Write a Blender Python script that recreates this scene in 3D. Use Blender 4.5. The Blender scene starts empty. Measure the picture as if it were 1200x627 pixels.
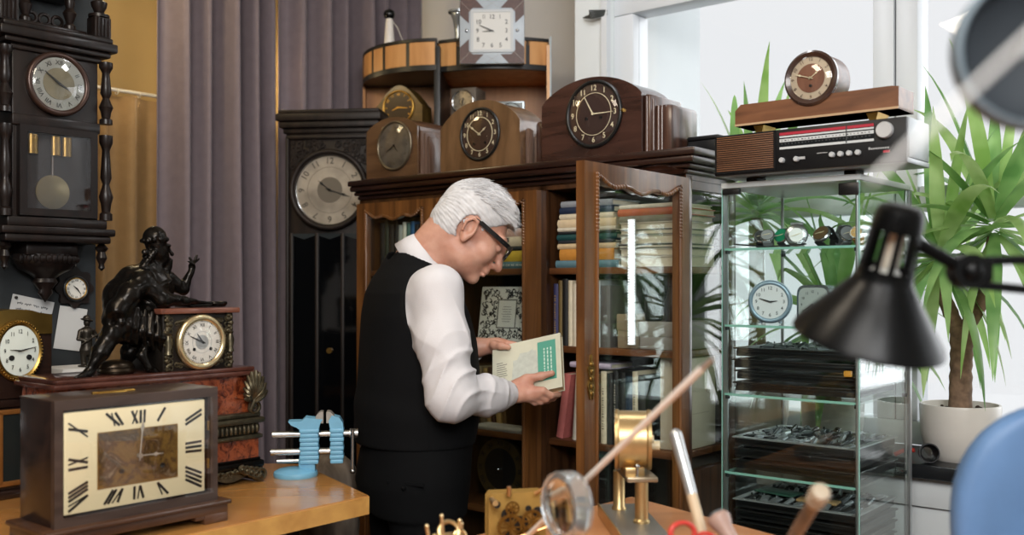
import bpy, bmesh, math, random
import numpy as np
from mathutils import Vector, Matrix

random.seed(7)
scene = bpy.context.scene
COL = scene.collection
PI = math.pi
F_PX, HX, HY, EYE = 1167.0, 600.0, 335.0, 1.42      # focal length in px, principal column, horizon row, eye height

# ------------------------------------------------------------------ camera, sky, lamps, exposure
cam_d = bpy.data.cameras.new('camera'); cam = bpy.data.objects.new('camera', cam_d); COL.objects.link(cam)
cam.location = (0, 0, EYE); cam.rotation_euler = (PI/2, 0, 0)
cam_d.sensor_width = 36; cam_d.lens = F_PX*36/1200; cam_d.shift_y = (HY-313.5)/1200
cam_d.clip_start = .02; cam_d.clip_end = 200
cam_d.dof.use_dof = True; cam_d.dof.focus_distance = 2.62; cam_d.dof.aperture_fstop = 2.5
scene.camera = cam
vs = scene.view_settings
scene.display_settings.display_device = 'sRGB'
vs.view_transform = 'Standard'; vs.look = 'None'; vs.gamma = 1; vs.use_curve_mapping = False
vs.exposure = 0.0
try:
    scene.cycles.transparent_max_bounces = 48
    scene.cycles.max_bounces = 10; scene.cycles.transmission_bounces = 8; scene.cycles.glossy_bounces = 5; scene.cycles.diffuse_bounces = 4
    scene.cycles.caustics_reflective = False; scene.cycles.caustics_refractive = False
except Exception:
    pass
world = bpy.data.worlds.new('overcast_sky'); scene.world = world; world.use_nodes = True
bg = world.node_tree.nodes['Background']
bg.inputs['Color'].default_value = (.955, .975, 1.0, 1); bg.inputs['Strength'].default_value = .93

CA, SA = math.cos(math.radians(40)), math.sin(math.radians(40))
def W(u, v, z=0.0):                      # room axes (u along the window wall, v towards it) -> world
    return Vector((u*CA+v*SA, -u*SA+v*CA, z))
def at(px, py, Y):                       # a sight line's point at depth Y
    return Vector(((px-HX)/F_PX*Y, Y, EYE+(HY-py)/F_PX*Y))
RC, RD = math.radians(-40), math.radians(50)   # facing the room (cabinet), facing the bench (left wall)

def lamp(name, kind, loc, aim, energy, color, size=None, size_y=None, angle=None, spread=None):
    d = bpy.data.lights.new(name, kind); d.energy = energy; d.color = color
    if kind == 'AREA':
        d.shape = 'RECTANGLE'; d.size = size; d.size_y = size_y or size
        if spread: d.spread = math.radians(spread)
    if kind == 'SUN': d.angle = math.radians(angle)
    if kind == 'POINT': d.shadow_soft_size = size or .05
    o = bpy.data.objects.new(name, d); COL.objects.link(o); o.location = loc
    o.rotation_euler = (Vector(aim)-Vector(loc)).to_track_quat('-Z', 'Y').to_euler()
    return o
# daylight through the long window, the bench lamp, added unseen fills and curtain lamp
dl = W(-.2, 3.6, 3.6)
lamp('daylight', 'SUN', dl, dl - (W(.55, 1.0, .62)), 3.4, (.94, .97, 1), angle=70)
lamp('room_fill_light', 'AREA', W(.35, -.35, 2.7), W(-.5, 1.0, .9), 92, (1, .97, .93), 1.8, 1.2)  # unseen area fill, added for the soft light from the camera side
lamp('room_fill_light', 'AREA', W(1.5, -.9, 2.6), W(-1.2, 1.9, 1.0), 62, (.97, .98, 1), 1.4, 1.0)  # second unseen fill, added to brighten the bookcase bays and shirt
lamp('bench_ceiling_light', 'AREA', W(-1.35, .5, 2.72), W(-1.9, 1.2, .9), 15, (1, .86, .68), .5, .5)
lamp('back_wall_fill', 'AREA', W(-1.5, 2.15, 2.84), W(-2.2, 2.9, 1.6), 12, (.96, .97, 1), .5, .5)  # unseen lamp added to brighten the back wall and bookcase top
lamp('curtain_gap_fill', 'POINT', W(-3.46, 2.5, 2.3), W(-3.4, 2.3, 0), 9, (1, .78, .42), .06)  # added lamp, stands in for daylight behind the mauve curtains
lamp('alcove_point_light', 'POINT', W(-3.12, 1.62, 2.55), W(-3.4, 2.3, 0), 7, (1, .82, .5), .1)  # warm point source beside the gold curtain, no fitting built

# ------------------------------------------------------------------ materials
def lin(h):
    h = h.lstrip('#'); c = [int(h[i:i+2], 16)/255 for i in (0, 2, 4)]
    return tuple((x/12.92 if x <= .04045 else ((x+.055)/1.055)**2.4) for x in c)+(1,)
MATS = {}
def newmat(name):
    m = bpy.data.materials.new(name); m.use_nodes = True
    nt = m.node_tree; b = nt.nodes['Principled BSDF']; MATS[name] = m
    return m, nt, b
def setp(b, **k):
    for a, v in k.items():
        a = a.replace('_', ' ')
        if a in b.inputs: b.inputs[a].default_value = v
def mat(name, hexc, rough=.5, metal=0., coat=0., spec=.5, noise=0., nscale=20., bump=0., bscale=60.):
    if name in MATS: return MATS[name]
    m, nt, b = newmat(name)
    setp(b, Base_Color=lin(hexc), Roughness=rough, Metallic=metal, Coat_Weight=coat, Specular_IOR_Level=spec)
    if noise or bump:
        tc = nt.nodes.new('ShaderNodeTexCoord')
    if noise:
        n = nt.nodes.new('ShaderNodeTexNoise'); n.inputs['Scale'].default_value = nscale; n.inputs['Detail'].default_value = 4
        nt.links.new(tc.outputs['Object'], n.inputs['Vector'])
        r = nt.nodes.new('ShaderNodeValToRGB'); c = lin(hexc)
        r.color_ramp.elements[0].position = .3; r.color_ramp.elements[1].position = .7
        r.color_ramp.elements[0].color = tuple(x*(1-noise) for x in c[:3])+(1,)
        r.color_ramp.elements[1].color = tuple(min(1, x*(1+noise)) for x in c[:3])+(1,)
        nt.links.new(n.outputs['Fac'], r.inputs['Fac']); nt.links.new(r.outputs['Color'], b.inputs['Base Color'])
    if bump:
        n2 = nt.nodes.new('ShaderNodeTexNoise'); n2.inputs['Scale'].default_value = bscale; n2.inputs['Detail'].default_value = 3
        nt.links.new(tc.outputs['Object'], n2.inputs['Vector'])
        bp = nt.nodes.new('ShaderNodeBump'); bp.inputs['Strength'].default_value = bump; bp.inputs['Distance'].default_value = .004
        nt.links.new(n2.outputs['Fac'], bp.inputs['Height']); nt.links.new(bp.outputs['Normal'], b.inputs['Normal'])
    return m
def wood(name, dark, light, rough=.35, stretch=(3, 30, 30), coat=.2, detail=6, wave=0., spec=.5):
    if name in MATS: return MATS[name]
    m, nt, b = newmat(name); setp(b, Roughness=rough, Coat_Weight=coat, Coat_Roughness=.15, Specular_IOR_Level=spec)
    tc = nt.nodes.new('ShaderNodeTexCoord'); mp = nt.nodes.new('ShaderNodeMapping'); mp.inputs['Scale'].default_value = stretch
    nt.links.new(tc.outputs['Object'], mp.inputs['Vector'])
    n = nt.nodes.new('ShaderNodeTexNoise'); n.inputs['Scale'].default_value = 1.6; n.inputs['Detail'].default_value = detail
    n.inputs['Distortion'].default_value = .6+wave
    nt.links.new(mp.outputs['Vector'], n.inputs['Vector'])
    r = nt.nodes.new('ShaderNodeValToRGB'); r.color_ramp.elements[0].position = .32; r.color_ramp.elements[1].position = .68
    r.color_ramp.elements[0].color = lin(dark); r.color_ramp.elements[1].color = lin(light)
    nt.links.new(n.outputs['Fac'], r.inputs['Fac']); nt.links.new(r.outputs['Color'], b.inputs['Base Color'])
    bp = nt.nodes.new('ShaderNodeBump'); bp.inputs['Strength'].default_value = .12; bp.inputs['Distance'].default_value = .002
    nt.links.new(n.outputs['Fac'], bp.inputs['Height']); nt.links.new(bp.outputs['Normal'], b.inputs['Normal'])
    return m
def glass(name, tint='#ffffff', gloss=1.0, rough=.0):
    """clear sheet glass: mostly see-through, mirror reflection by Fresnel"""
    if name in MATS: return MATS[name]
    m = bpy.data.materials.new(name); m.use_nodes = True; MATS[name] = m
    nt = m.node_tree; nt.nodes.clear()
    out = nt.nodes.new('ShaderNodeOutputMaterial'); mx = nt.nodes.new('ShaderNodeMixShader')
    tr = nt.nodes.new('ShaderNodeBsdfTransparent'); gl = nt.nodes.new('ShaderNodeBsdfGlossy'); fr = nt.nodes.new('ShaderNodeFresnel')
    ge = nt.nodes.new('ShaderNodeNewGeometry'); mr = nt.nodes.new('ShaderNodeMapRange')      # same reflectance from both faces of the sheet
    mr.inputs['To Min'].default_value = 1.45; mr.inputs['To Max'].default_value = 1/1.45
    nt.links.new(ge.outputs['Backfacing'], mr.inputs['Value']); nt.links.new(mr.outputs['Result'], fr.inputs['IOR'])
    tr.inputs['Color'].default_value = lin(tint); gl.inputs['Roughness'].default_value = rough
    gl.inputs['Color'].default_value = (gloss, gloss, gloss, 1)
    nt.links.new(fr.outputs['Fac'], mx.inputs['Fac']); nt.links.new(tr.outputs[0], mx.inputs[1]); nt.links.new(gl.outputs[0], mx.inputs[2])
    nt.links.new(mx.outputs[0], out.inputs['Surface'])
    return m
def emit(name, hexc, strength):
    if name in MATS: return MATS[name]
    m, nt, b = newmat(name); setp(b, Base_Color=lin(hexc), Emission_Color=lin(hexc), Emission_Strength=strength)
    return m
def marble(name, cols, scale=14, rough=.18):
    if name in MATS: return MATS[name]
    m, nt, b = newmat(name); setp(b, Roughness=rough, Coat_Weight=.4)
    tc = nt.nodes.new('ShaderNodeTexCoord'); n = nt.nodes.new('ShaderNodeTexNoise')
    n.inputs['Scale'].default_value = scale; n.inputs['Detail'].default_value = 9; n.inputs['Roughness'].default_value = .7; n.inputs['Distortion'].default_value = 1.2
    nt.links.new(tc.outputs['Object'], n.inputs['Vector'])
    r = nt.nodes.new('ShaderNodeValToRGB'); cr = r.color_ramp
    for i, c in enumerate(cols):
        e = cr.elements[i] if i < 2 else cr.elements.new(1)
        e.position = .28+.44*i/(len(cols)-1); e.color = lin(c)
    nt.links.new(n.outputs['Fac'], r.inputs['Fac']); nt.links.new(r.outputs['Color'], b.inputs['Base Color'])
    return m
def leafmat(name, c1, c2):
    if name in MATS: return MATS[name]
    m = bpy.data.materials.new(name); m.use_nodes = True; MATS[name] = m; nt = m.node_tree
    b = nt.nodes['Principled BSDF']; setp(b, Roughness=.38)
    tc = nt.nodes.new('ShaderNodeTexCoord'); n = nt.nodes.new('ShaderNodeTexNoise'); n.inputs['Scale'].default_value = 9
    nt.links.new(tc.outputs['Object'], n.inputs['Vector'])
    r = nt.nodes.new('ShaderNodeValToRGB'); r.color_ramp.elements[0].position = .35; r.color_ramp.elements[1].position = .65
    r.color_ramp.elements[0].color = lin(c1); r.color_ramp.elements[1].color = lin(c2)
    nt.links.new(n.outputs['Fac'], r.inputs['Fac']); nt.links.new(r.outputs['Color'], b.inputs['Base Color'])
    tl = nt.nodes.new('ShaderNodeBsdfTranslucent'); nt.links.new(r.outputs['Color'], tl.inputs['Color'])
    mx = nt.nodes.new('ShaderNodeMixShader'); mx.inputs['Fac'].default_value = .5
    nt.links.new(b.outputs[0], mx.inputs[1]); nt.links.new(tl.outputs[0], mx.inputs[2])
    nt.links.new(mx.outputs[0], nt.nodes['Material Output'].inputs['Surface'])
    return m

# ------------------------------------------------------------------ mesh builder
_TXT = {}
def text_geo(s):
    if s not in _TXT:
        cu = bpy.data.curves.new('lettering', 'FONT'); cu.body = s; cu.size = 1; cu.align_x = 'CENTER'; cu.align_y = 'CENTER'; cu.resolution_u = 3; cu.offset = .012
        o = bpy.data.objects.new('lettering', cu); COL.objects.link(o)
        dg = bpy.context.evaluated_depsgraph_get(); dg.update()
        me = bpy.data.meshes.new_from_object(o.evaluated_get(dg))
        _TXT[s] = ([tuple(v.co) for v in me.vertices], [tuple(p.vertices) for p in me.polygons])
        bpy.data.objects.remove(o); bpy.data.curves.remove(cu); bpy.data.meshes.remove(me)
    return _TXT[s]
def RX(a): return Matrix.Rotation(a, 4, 'X')
def RY(a): return Matrix.Rotation(a, 4, 'Y')
def RZ(a): return Matrix.Rotation(a, 4, 'Z')
def T(*p): return Matrix.Translation(Vector(p[0]) if len(p) == 1 else Vector(p))
def SC(x, y, z): return Matrix.Diagonal((x, y, z, 1))
def face(x, y, z): return T(x, y, z) @ RX(PI/2)          # dial frame: x right, y up, z towards the viewer (local -y)
def align(p0, p1):
    d = Vector(p1)-Vector(p0)
    return T(p0) @ d.to_track_quat('Z', 'Y').to_matrix().to_4x4(), d.length

class MB:
    def __init__(s, M=None): s.bm = bmesh.new(); s.M = M or Matrix()
    def add(s, vs_, fs, M=None):
        M = s.M @ M if M is not None else s.M
        vv = [s.bm.verts.new(M @ Vector(v)) for v in vs_]
        for f in fs:
            try: s.bm.faces.new([vv[i] for i in f])
            except ValueError: pass
        return s
    def box(s, c, size, bev=0., M=None):
        x, y, z = size[0]/2, size[1]/2, size[2]/2
        vs_ = [(sx*x, sy*y, sz*z) for sx in (-1, 1) for sy in (-1, 1) for sz in (-1, 1)]
        fs = [(0, 1, 3, 2), (4, 6, 7, 5), (0, 4, 5, 1), (2, 3, 7, 6), (0, 2, 6, 4), (1, 5, 7, 3)]
        MM = T(c) @ M if M is not None else T(c)
        if not bev: return s.add(vs_, fs, MM)
        t = bmesh.new(); vv = [t.verts.new(v) for v in vs_]
        for f in fs: t.faces.new([vv[i] for i in f])
        bmesh.ops.bevel(t, geom=list(t.edges), offset=min(bev, .45*min(size)), segments=2, affect='EDGES', profile=.5)
        t.verts.index_update()
        s.add([tuple(v.co) for v in t.verts], [tuple(v.index for v in f.verts) for f in t.faces], MM); t.free()
        return s
    def bb(s, x0, x1, y0, y1, z0, z1, bev=0.):
        return s.box(((x0+x1)/2, (y0+y1)/2, (z0+z1)/2), (abs(x1-x0), abs(y1-y0), abs(z1-z0)), bev)
    def lathe(s, prof, seg=32, M=None, sx=1., sy=1., a0=0., a1=2*PI):
        full = abs(a1-a0-2*PI) < 1e-6; n = seg if full else seg+1
        vs_, rings, fs = [], [], []
        for r, z in prof:
            if r <= 1e-7: rings.append([len(vs_)]); vs_.append((0, 0, z))
            else:
                rings.append(list(range(len(vs_), len(vs_)+n)))
                for i in range(n):
                    a = a0+(a1-a0)*i/seg; vs_.append((r*math.cos(a)*sx, r*math.sin(a)*sy, z))
        for A, B in zip(rings[:-1], rings[1:]):
            for i in range(seg):
                j = (i+1) % n
                if len(A) == 1 and len(B) == 1: continue
                if len(A) == 1: fs.append((A[0], B[i], B[j]))
                elif len(B) == 1: fs.append((A[i], B[0], A[j]))
                else: fs.append((A[i], B[i], B[j], A[j]))
        return s.add(vs_, fs, M)
    def disc(s, r0, r1, z0, z1, seg=40, M=None, sx=1., sy=1.):     # solid disc or ring
        p = [(r0, z0), (r1, z0), (r1, z1), (r0, z1)]
        if r0 > 0: p.append((r0, z0))
        else: p = [(0, z0), (r1, z0), (r1, z1), (0, z1)]
        return s.lathe(p, seg, M, sx, sy)
    def torus(s, R, r, seg=40, n=10, M=None, sx=1., sy=1.):
        return s.lathe([(R+r*math.cos(2*PI*i/n), r*math.sin(2*PI*i/n)) for i in range(n+1)], seg, M, sx, sy)
    def cyl(s, p0, p1, r0, r1=None, seg=16):
        r1 = r0 if r1 is None else r1
        m, L = align(p0, p1)
        return s.lathe([(0, 0), (r0, 0), (r1, L), (0, L)], seg, m)
    def sph(s, c, r, seg=16, M=None):
        r = (r, r, r) if not hasattr(r, '__len__') else r
        n = max(6, seg//2)
        m = T(c) @ (M or Matrix()) @ SC(*r)
        return s.lathe([(math.sin(PI*i/n) if 0 < i < n else 0, -math.cos(PI*i/n)) for i in range(n+1)], seg, m)
    def tube(s, pts, r, seg=8, closed=False):
        pts = [Vector(p) for p in pts]; n = len(pts)
        rs = r if hasattr(r, '__len__') else [r]*n
        vs_, fs = [], []
        up = None
        for i, p in enumerate(pts):
            a = pts[i-1] if (i > 0 or closed) else p; b = pts[(i+1) % n] if (i < n-1 or closed) else p
            t = (b-a).normalized()
            if up is None:
                up = t.orthogonal().normalized()
            up = (up-t*up.dot(t)); up = up.normalized() if up.length > 1e-6 else t.orthogonal().normalized()
            w = t.cross(up)
            for k in range(seg):
                an = 2*PI*k/seg; vs_.append(p+(up*math.cos(an)+w*math.sin(an))*rs[i])
        m = n if closed else n-1
        for i in range(m):
            for k in range(seg):
                a, b = i*seg+k, i*seg+(k+1) % seg; c, d = ((i+1) % n)*seg+(k+1) % seg, ((i+1) % n)*seg+k
                fs.append((a, b, c, d))
        if not closed: fs += [tuple(range(seg-1, -1, -1)), tuple(range((n-1)*seg, n*seg))]
        return s.add(vs_, fs)
    def prism(s, pts, z0, z1, M=None):
        n = len(pts)
        vs_ = [(x, y, z0) for x, y in pts]+[(x, y, z1) for x, y in pts]
        fs = [tuple(range(n-1, -1, -1)), tuple(range(n, 2*n))]+[(i, (i+1) % n, n+(i+1) % n, n+i) for i in range(n)]
        return s.add(vs_, fs, M)
    def frame2d(s, outer, inner, z0, z1, M=None):                  # two loops of equal length -> a frame
        n = len(outer); vs_, fs = [], []
        for z in (z0, z1):
            vs_ += [(x, y, z) for x, y in outer]+[(x, y, z) for x, y in inner]
        for i in range(n):
            j = (i+1) % n; o = 2*n
            fs += [(i, n+i, n+j, j), (o+i, o+j, o+n+j, o+n+i), (i, j, o+j, o+i), (n+i, o+n+i, o+n+j, n+j)]
        return s.add(vs_, fs, M)
    def text(s, t, size, M, th=.0006):
        v, f = text_geo(t)
        if not v: return s
        n = len(v); vs_ = [(x*size, y*size, 0) for x, y, z in v]
        return s.add(vs_, f, M @ T(0, 0, th))
    def build(s, name, m, parent=None, label=None, smooth=38, recalc=True):
        bm = s.bm
        if recalc: bmesh.ops.recalc_face_normals(bm, faces=bm.faces[:])
        lim = math.radians(smooth)
        for f in bm.faces: f.smooth = True
        for e in bm.edges:
            if len(e.link_faces) == 2 and e.calc_face_angle(0) > lim: e.smooth = False
        me = bpy.data.meshes.new(name); bm.to_mesh(me); bm.free()
        me.materials.append(m)
        return link(name, me, parent, label)
def link(name, me, parent=None, label=None):
    o = bpy.data.objects.new(name, me); COL.objects.link(o)
    if parent is not None: o.parent = parent
    if label: o['label'] = label
    return o
def tag(o, label, cat, group=None, kind=None):
    o['label'] = label; o['category'] = cat
    if group: o['group'] = group
    if kind: o['kind'] = kind
    return o
def thing(name, label, cat, loc=(0, 0, 0), rz=0., group=None, rot=None):
    o = bpy.data.objects.new(name, None); COL.objects.link(o); o.empty_display_size = .05
    o.location = loc; o.rotation_euler = rot if rot is not None else (0, 0, rz)
    return tag(o, label, cat, group)
def dup(root, loc=None, rot=None, label=None, group=None):
    c = root.copy(); COL.objects.link(c)
    if loc is not None: c.location = loc
    if rot is not None: c.rotation_euler = rot
    if label: c['label'] = label
    if group: c['group'] = group
    for ch in list(root.children):
        d = ch.copy(); COL.objects.link(d); d.parent = c
        for g in list(ch.children):
            e = g.copy(); COL.objects.link(e); e.parent = d
    return c
def struct(mb, name, m, loc=(0, 0, 0), rz=0., parent=None):
    o = mb.build(name, m, parent); o.location = loc; o.rotation_euler = (0, 0, rz); o['kind'] = 'structure'
    return o

# ------------------------------------------------------------------ smooth blended solids (distance field -> surface net)
class SDF:
    def __init__(s, lo, hi, h):
        s.h = h; s.lo = np.array(lo, float)-3*h
        n = np.ceil((np.array(hi, float)+3*h-s.lo)/h).astype(int)+1
        s.F = np.full(n, .2, np.float32); s.n = n
    def block(s, lo, hi):
        a = np.maximum(0, np.floor((np.array(lo)-s.lo)/s.h).astype(int)); b = np.minimum(s.n, np.ceil((np.array(hi)-s.lo)/s.h).astype(int)+1)
        if (b <= a).any(): return None
        sl = tuple(slice(i, j) for i, j in zip(a, b))
        ax = [s.lo[k]+s.h*np.arange(a[k], b[k]) for k in range(3)]
        X, Y, Z = np.meshgrid(*ax, indexing='ij')
        return sl, X, Y, Z
    def apply(s, sl, d, k, op):
        a = s.F[sl]; d = d.astype(np.float32)
        if op == 'sub': a2, d2 = -a, d
        elif op == 'int': a2, d2 = -a, -d
        else: a2, d2 = a, d
        if k > 0:
            hh = np.maximum(k-np.abs(a2-d2), 0)/k; r = np.minimum(a2, d2)-hh*hh*k*.25
        else: r = np.minimum(a2, d2)
        s.F[sl] = -r if op in ('sub', 'int') else r
    def cap(s, p0, p1, r0, r1=None, k=.01, op='add'):
        r1 = r0 if r1 is None else r1
        p0 = np.array(p0, float); p1 = np.array(p1, float); R = max(r0, r1)+k+2.5*s.h
        B = s.block(np.minimum(p0, p1)-R, np.maximum(p0, p1)+R)
        if B is None: return s
        sl, X, Y, Z = B; d = p1-p0; L2 = max(d.dot(d), 1e-12)
        t = np.clip(((X-p0[0])*d[0]+(Y-p0[1])*d[1]+(Z-p0[2])*d[2])/L2, 0, 1)
        q = np.sqrt((X-p0[0]-t*d[0])**2+(Y-p0[1]-t*d[1])**2+(Z-p0[2]-t*d[2])**2)-(r0+(r1-r0)*t)
        s.apply(sl, q, k, op); return s
    def chain(s, pts, rs, k=.01, op='add'):
        for i in range(len(pts)-1): s.cap(pts[i], pts[i+1], rs[i], rs[i+1], k, op)
        return s
    def ell(s, c, r, R=None, k=.01, op='add'):
        c = np.array(c, float); r = np.array(r if hasattr(r, '__len__') else (r, r, r), float)
        E = r.max()+k+2.5*s.h; B = s.block(c-E, c+E)
        if B is None: return s
        sl, X, Y, Z = B; P = np.stack([X-c[0], Y-c[1], Z-c[2]], -1)
        if R is not None: P = P @ np.array(R)[:3, :3]
        q0 = np.sqrt(((P/r)**2).sum(-1)); q1 = np.sqrt(((P/(r*r))**2).sum(-1))
        s.apply(sl, np.where(q1 > 1e-9, q0*(q0-1)/np.maximum(q1, 1e-9), -r.min()), k, op); return s
    def bx(s, c, half, R=None, rnd=.0, k=.005, op='add'):
        c = np.array(c, float); half = np.array(half, float)
        E = np.linalg.norm(half)+k+2.5*s.h; B = s.block(c-E, c+E)
        if B is None: return s
        sl, X, Y, Z = B; P = np.stack([X-c[0], Y-c[1], Z-c[2]], -1)
        if R is not None: P = P @ np.array(R)[:3, :3]
        q = np.abs(P)-half+rnd
        d = np.sqrt((np.maximum(q, 0)**2).sum(-1))+np.minimum(q.max(-1), 0)-rnd
        s.apply(sl, d, k, op); return s
    def fn(s, lo, hi, f, k=.01, op='add'):
        B = s.block(lo, hi)
        if B is None: return s
        sl, X, Y, Z = B; s.apply(sl, f(X, Y, Z), k, op); return s
    def warp(s, f, lo=None, hi=None):
        B = s.block(lo if lo is not None else s.lo, hi if hi is not None else s.lo+s.h*s.n)
        sl, X, Y, Z = B; s.F[sl] += f(X, Y, Z).astype(np.float32); return s
    def mesh(s, name, m, parent=None, label=None, off=(0, 0, 0), relax=1):
        F, h = s.F, s.h; ins = F < 0
        ins[0] = ins[-1] = False; ins[:, 0] = ins[:, -1] = False; ins[:, :, 0] = ins[:, :, -1] = False
        cnt = np.zeros(np.array(F.shape)-1, np.uint8)
        cs = [(i, j, k) for i in (0, 1) for j in (0, 1) for k in (0, 1)]
        for i, j, k in cs: cnt += ins[i:F.shape[0]-1+i, j:F.shape[1]-1+j, k:F.shape[2]-1+k]
        act = (cnt > 0) & (cnt < 8); I = np.argwhere(act)
        idx = np.full(cnt.shape, -1, np.int64); idx[act] = np.arange(len(I))
        V = {c: F[I[:, 0]+c[0], I[:, 1]+c[1], I[:, 2]+c[2]].astype(float) for c in cs}
        acc = np.zeros((len(I), 3)); num = np.zeros(len(I))
        for a in cs:
            for ax in range(3):
                if a[ax]: continue
                b = list(a); b[ax] = 1; b = tuple(b); va, vb = V[a], V[b]
                cr = (va < 0) != (vb < 0); t = np.where(cr, va/np.where(np.abs(va-vb) < 1e-12, 1, va-vb), 0); t = np.clip(t, 0, 1)
                p = np.tile(np.array(a, float), (len(I), 1)); p[:, ax] = t
                acc[cr] += p[cr]; num[cr] += 1
        P = s.lo+h*(I+acc/np.maximum(num, 1)[:, None])
        quads = []
        for ax in range(3):
            o1, o2 = [(1, 2), (2, 0), (0, 1)][ax]
            sa = [slice(None)]*3; sb = [slice(None)]*3; sa[ax] = slice(0, -1); sb[ax] = slice(1, None)
            A, Bv = ins[tuple(sa)], ins[tuple(sb)]
            E = np.argwhere(A != Bv); flip = A[A != Bv]
            E = E.astype(int); ok = (E[:, o1] > 0) & (E[:, o2] > 0); E = E[ok]; flip = flip[ok]
            def cell(d1, d2):
                q = E.copy(); q[:, o1] += d1; q[:, o2] += d2; return idx[q[:, 0], q[:, 1], q[:, 2]]
            q = np.stack([cell(-1, -1), cell(0, -1), cell(0, 0), cell(-1, 0)], 1)
            q[~flip] = q[~flip][:, ::-1]; quads.append(q)
        Q = np.concatenate(quads); Q = Q[(Q >= 0).all(1)]
        for _ in range(relax):
            S = np.zeros_like(P); N = np.zeros(len(P))
            for a, b in ((0, 1), (1, 2), (2, 3), (3, 0)):
                np.add.at(S, Q[:, a], P[Q[:, b]]); np.add.at(S, Q[:, b], P[Q[:, a]]); np.add.at(N, Q[:, a], 1); np.add.at(N, Q[:, b], 1)
            P = .5*P+.5*S/np.maximum(N, 1)[:, None]
        me = bpy.data.meshes.new(name); P = P-np.array(off)
        me.vertices.add(len(P)); me.vertices.foreach_set('co', P.astype(np.float32).ravel())
        me.loops.add(Q.size); me.loops.foreach_set('vertex_index', Q.astype(np.int32).ravel())
        me.polygons.add(len(Q)); me.polygons.foreach_set('loop_start', np.arange(0, Q.size, 4, dtype=np.int32))
        try: me.polygons.foreach_set('loop_total', np.full(len(Q), 4, np.int32))
        except Exception: pass
        me.update(calc_edges=True); me.validate()
        me.polygons.foreach_set('use_smooth', np.ones(len(me.polygons), bool)); me.update()
        if m: me.materials.append(m)
        return link(name, me, parent, label)
def waves(seed, n, lo, hi, amp):
    rg = np.random.RandomState(seed); D = rg.normal(size=(n, 3)); D /= np.linalg.norm(D, axis=1)[:, None]
    K = rg.uniform(lo, hi, n); ph = rg.uniform(0, 6.28, n)
    return lambda X, Y, Z: amp*sum(np.sin(K[i]*(D[i, 0]*X+D[i, 1]*Y+D[i, 2]*Z)+ph[i]) for i in range(n))/math.sqrt(n)
# ================================================================== the room
m_floor = wood('parquet', '#4a3524', '#6d5038', .4, (2, 14, 14))
m_white = mat('white_plaster', '#d5dadb', .8, noise=.03, nscale=4)
m_pale = mat('pale_plaster', '#dedbd6', .85, noise=.03, nscale=4)
m_ceil = mat('ceiling_plaster', '#d8d6d0', .9)
m_slate = mat('slate_paint', '#1e2326', .75, noise=.10, nscale=6)
m_ochre = mat('ochre_paint', '#9c8254', .85, noise=.05, nscale=5)
m_pvc = mat('window_plastic', '#c9cdd1', .4)
m_gap = mat('window_gasket', '#55595c', .6)
m_sill = mat('black_stone', '#1c1e20', .3, noise=.2, nscale=40)
m_pane = glass('window_glass')

def slab(name, u0, u1, v0, v1, z0, z1, m, bev=0):
    return struct(MB().bb(u0, u1, v0, v1, z0, z1, bev), name, m, rz=RC)
slab('floor', -3.75, 2.75, -2.75, 3.75, -.1, 0, m_floor)
slab('ceiling', -3.75, 2.75, -2.75, 3.75, 2.9, 3.0, m_ceil)
slab('wall_left', -2.9, -2.75, -2.6, 1.42, 0, 2.9, m_slate)
slab('wall_alcove', -3.75, -3.62, 1.2, 3.7, 0, 2.9, m_ochre)
slab('wall_alcove_end', -3.62, -2.9, 1.25, 1.37, 0, 2.9, m_ochre)
slab('wall_back', -3.62, -2.21, 3.55, 3.7, 0, 2.9, m_pale)
slab('wall_pier', -2.21, -2.05, 3.0, 3.65, 0, 2.9, m_white)
slab('wall_under_window', -2.05, 2.6, 3.0, 3.2, 0, .91, m_white)
slab('wall_over_window', -2.05, 2.6, 3.0, 3.2, 2.47, 2.9, m_white)
slab('wall_right', 2.6, 2.72, -2.6, 3.2, 0, 2.9, m_pale)
slab('wall_rear', -2.9, 2.72, -2.72, -2.6, 0, 2.9, m_pale)
# long window: frame, double mullions, transom, panes
wf = MB()
for z0, z1 in ((.95, 1.02), (2.40, 2.47)): wf.bb(-2.05, 2.6, 3.02, 3.12, z0, z1, .006)
wf.bb(-2.05, -1.965, 3.02, 3.12, 1.02, 2.40, .006); wf.bb(2.53, 2.6, 3.02, 3.12, 1.02, 2.40, .006)
for u in (-1.105, .45, 1.6):
    wf.bb(u, u+.064, 3.02, 3.12, 1.02, 2.40, .005); wf.bb(u+.069, u+.133, 3.02, 3.12, 1.02, 2.40, .005)
win = struct(wf, 'window_1', m_pvc, rz=RC)
g = MB()
for u in (-1.105, .45, 1.6): g.bb(u+.062, u+.071, 3.03, 3.1, 1.02, 2.40)
struct(g, 'window_gasket', m_gap, parent=win)
for a, b in ((-1.965, -1.105), (-.972, .45), (.583, 1.6), (1.733, 2.53)):
    struct(MB().bb(a, b, 3.03, 3.09, 1.64, 1.715, .006), 'window_transom', m_pvc, parent=win)
    struct(MB().bb(a, b, 3.055, 3.061, 1.02, 2.40), 'window_pane', m_pane, parent=win)
slab('window_sill', -2.03, 2.6, 2.70, 3.02, .912, .95, m_sill, .004)
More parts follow.
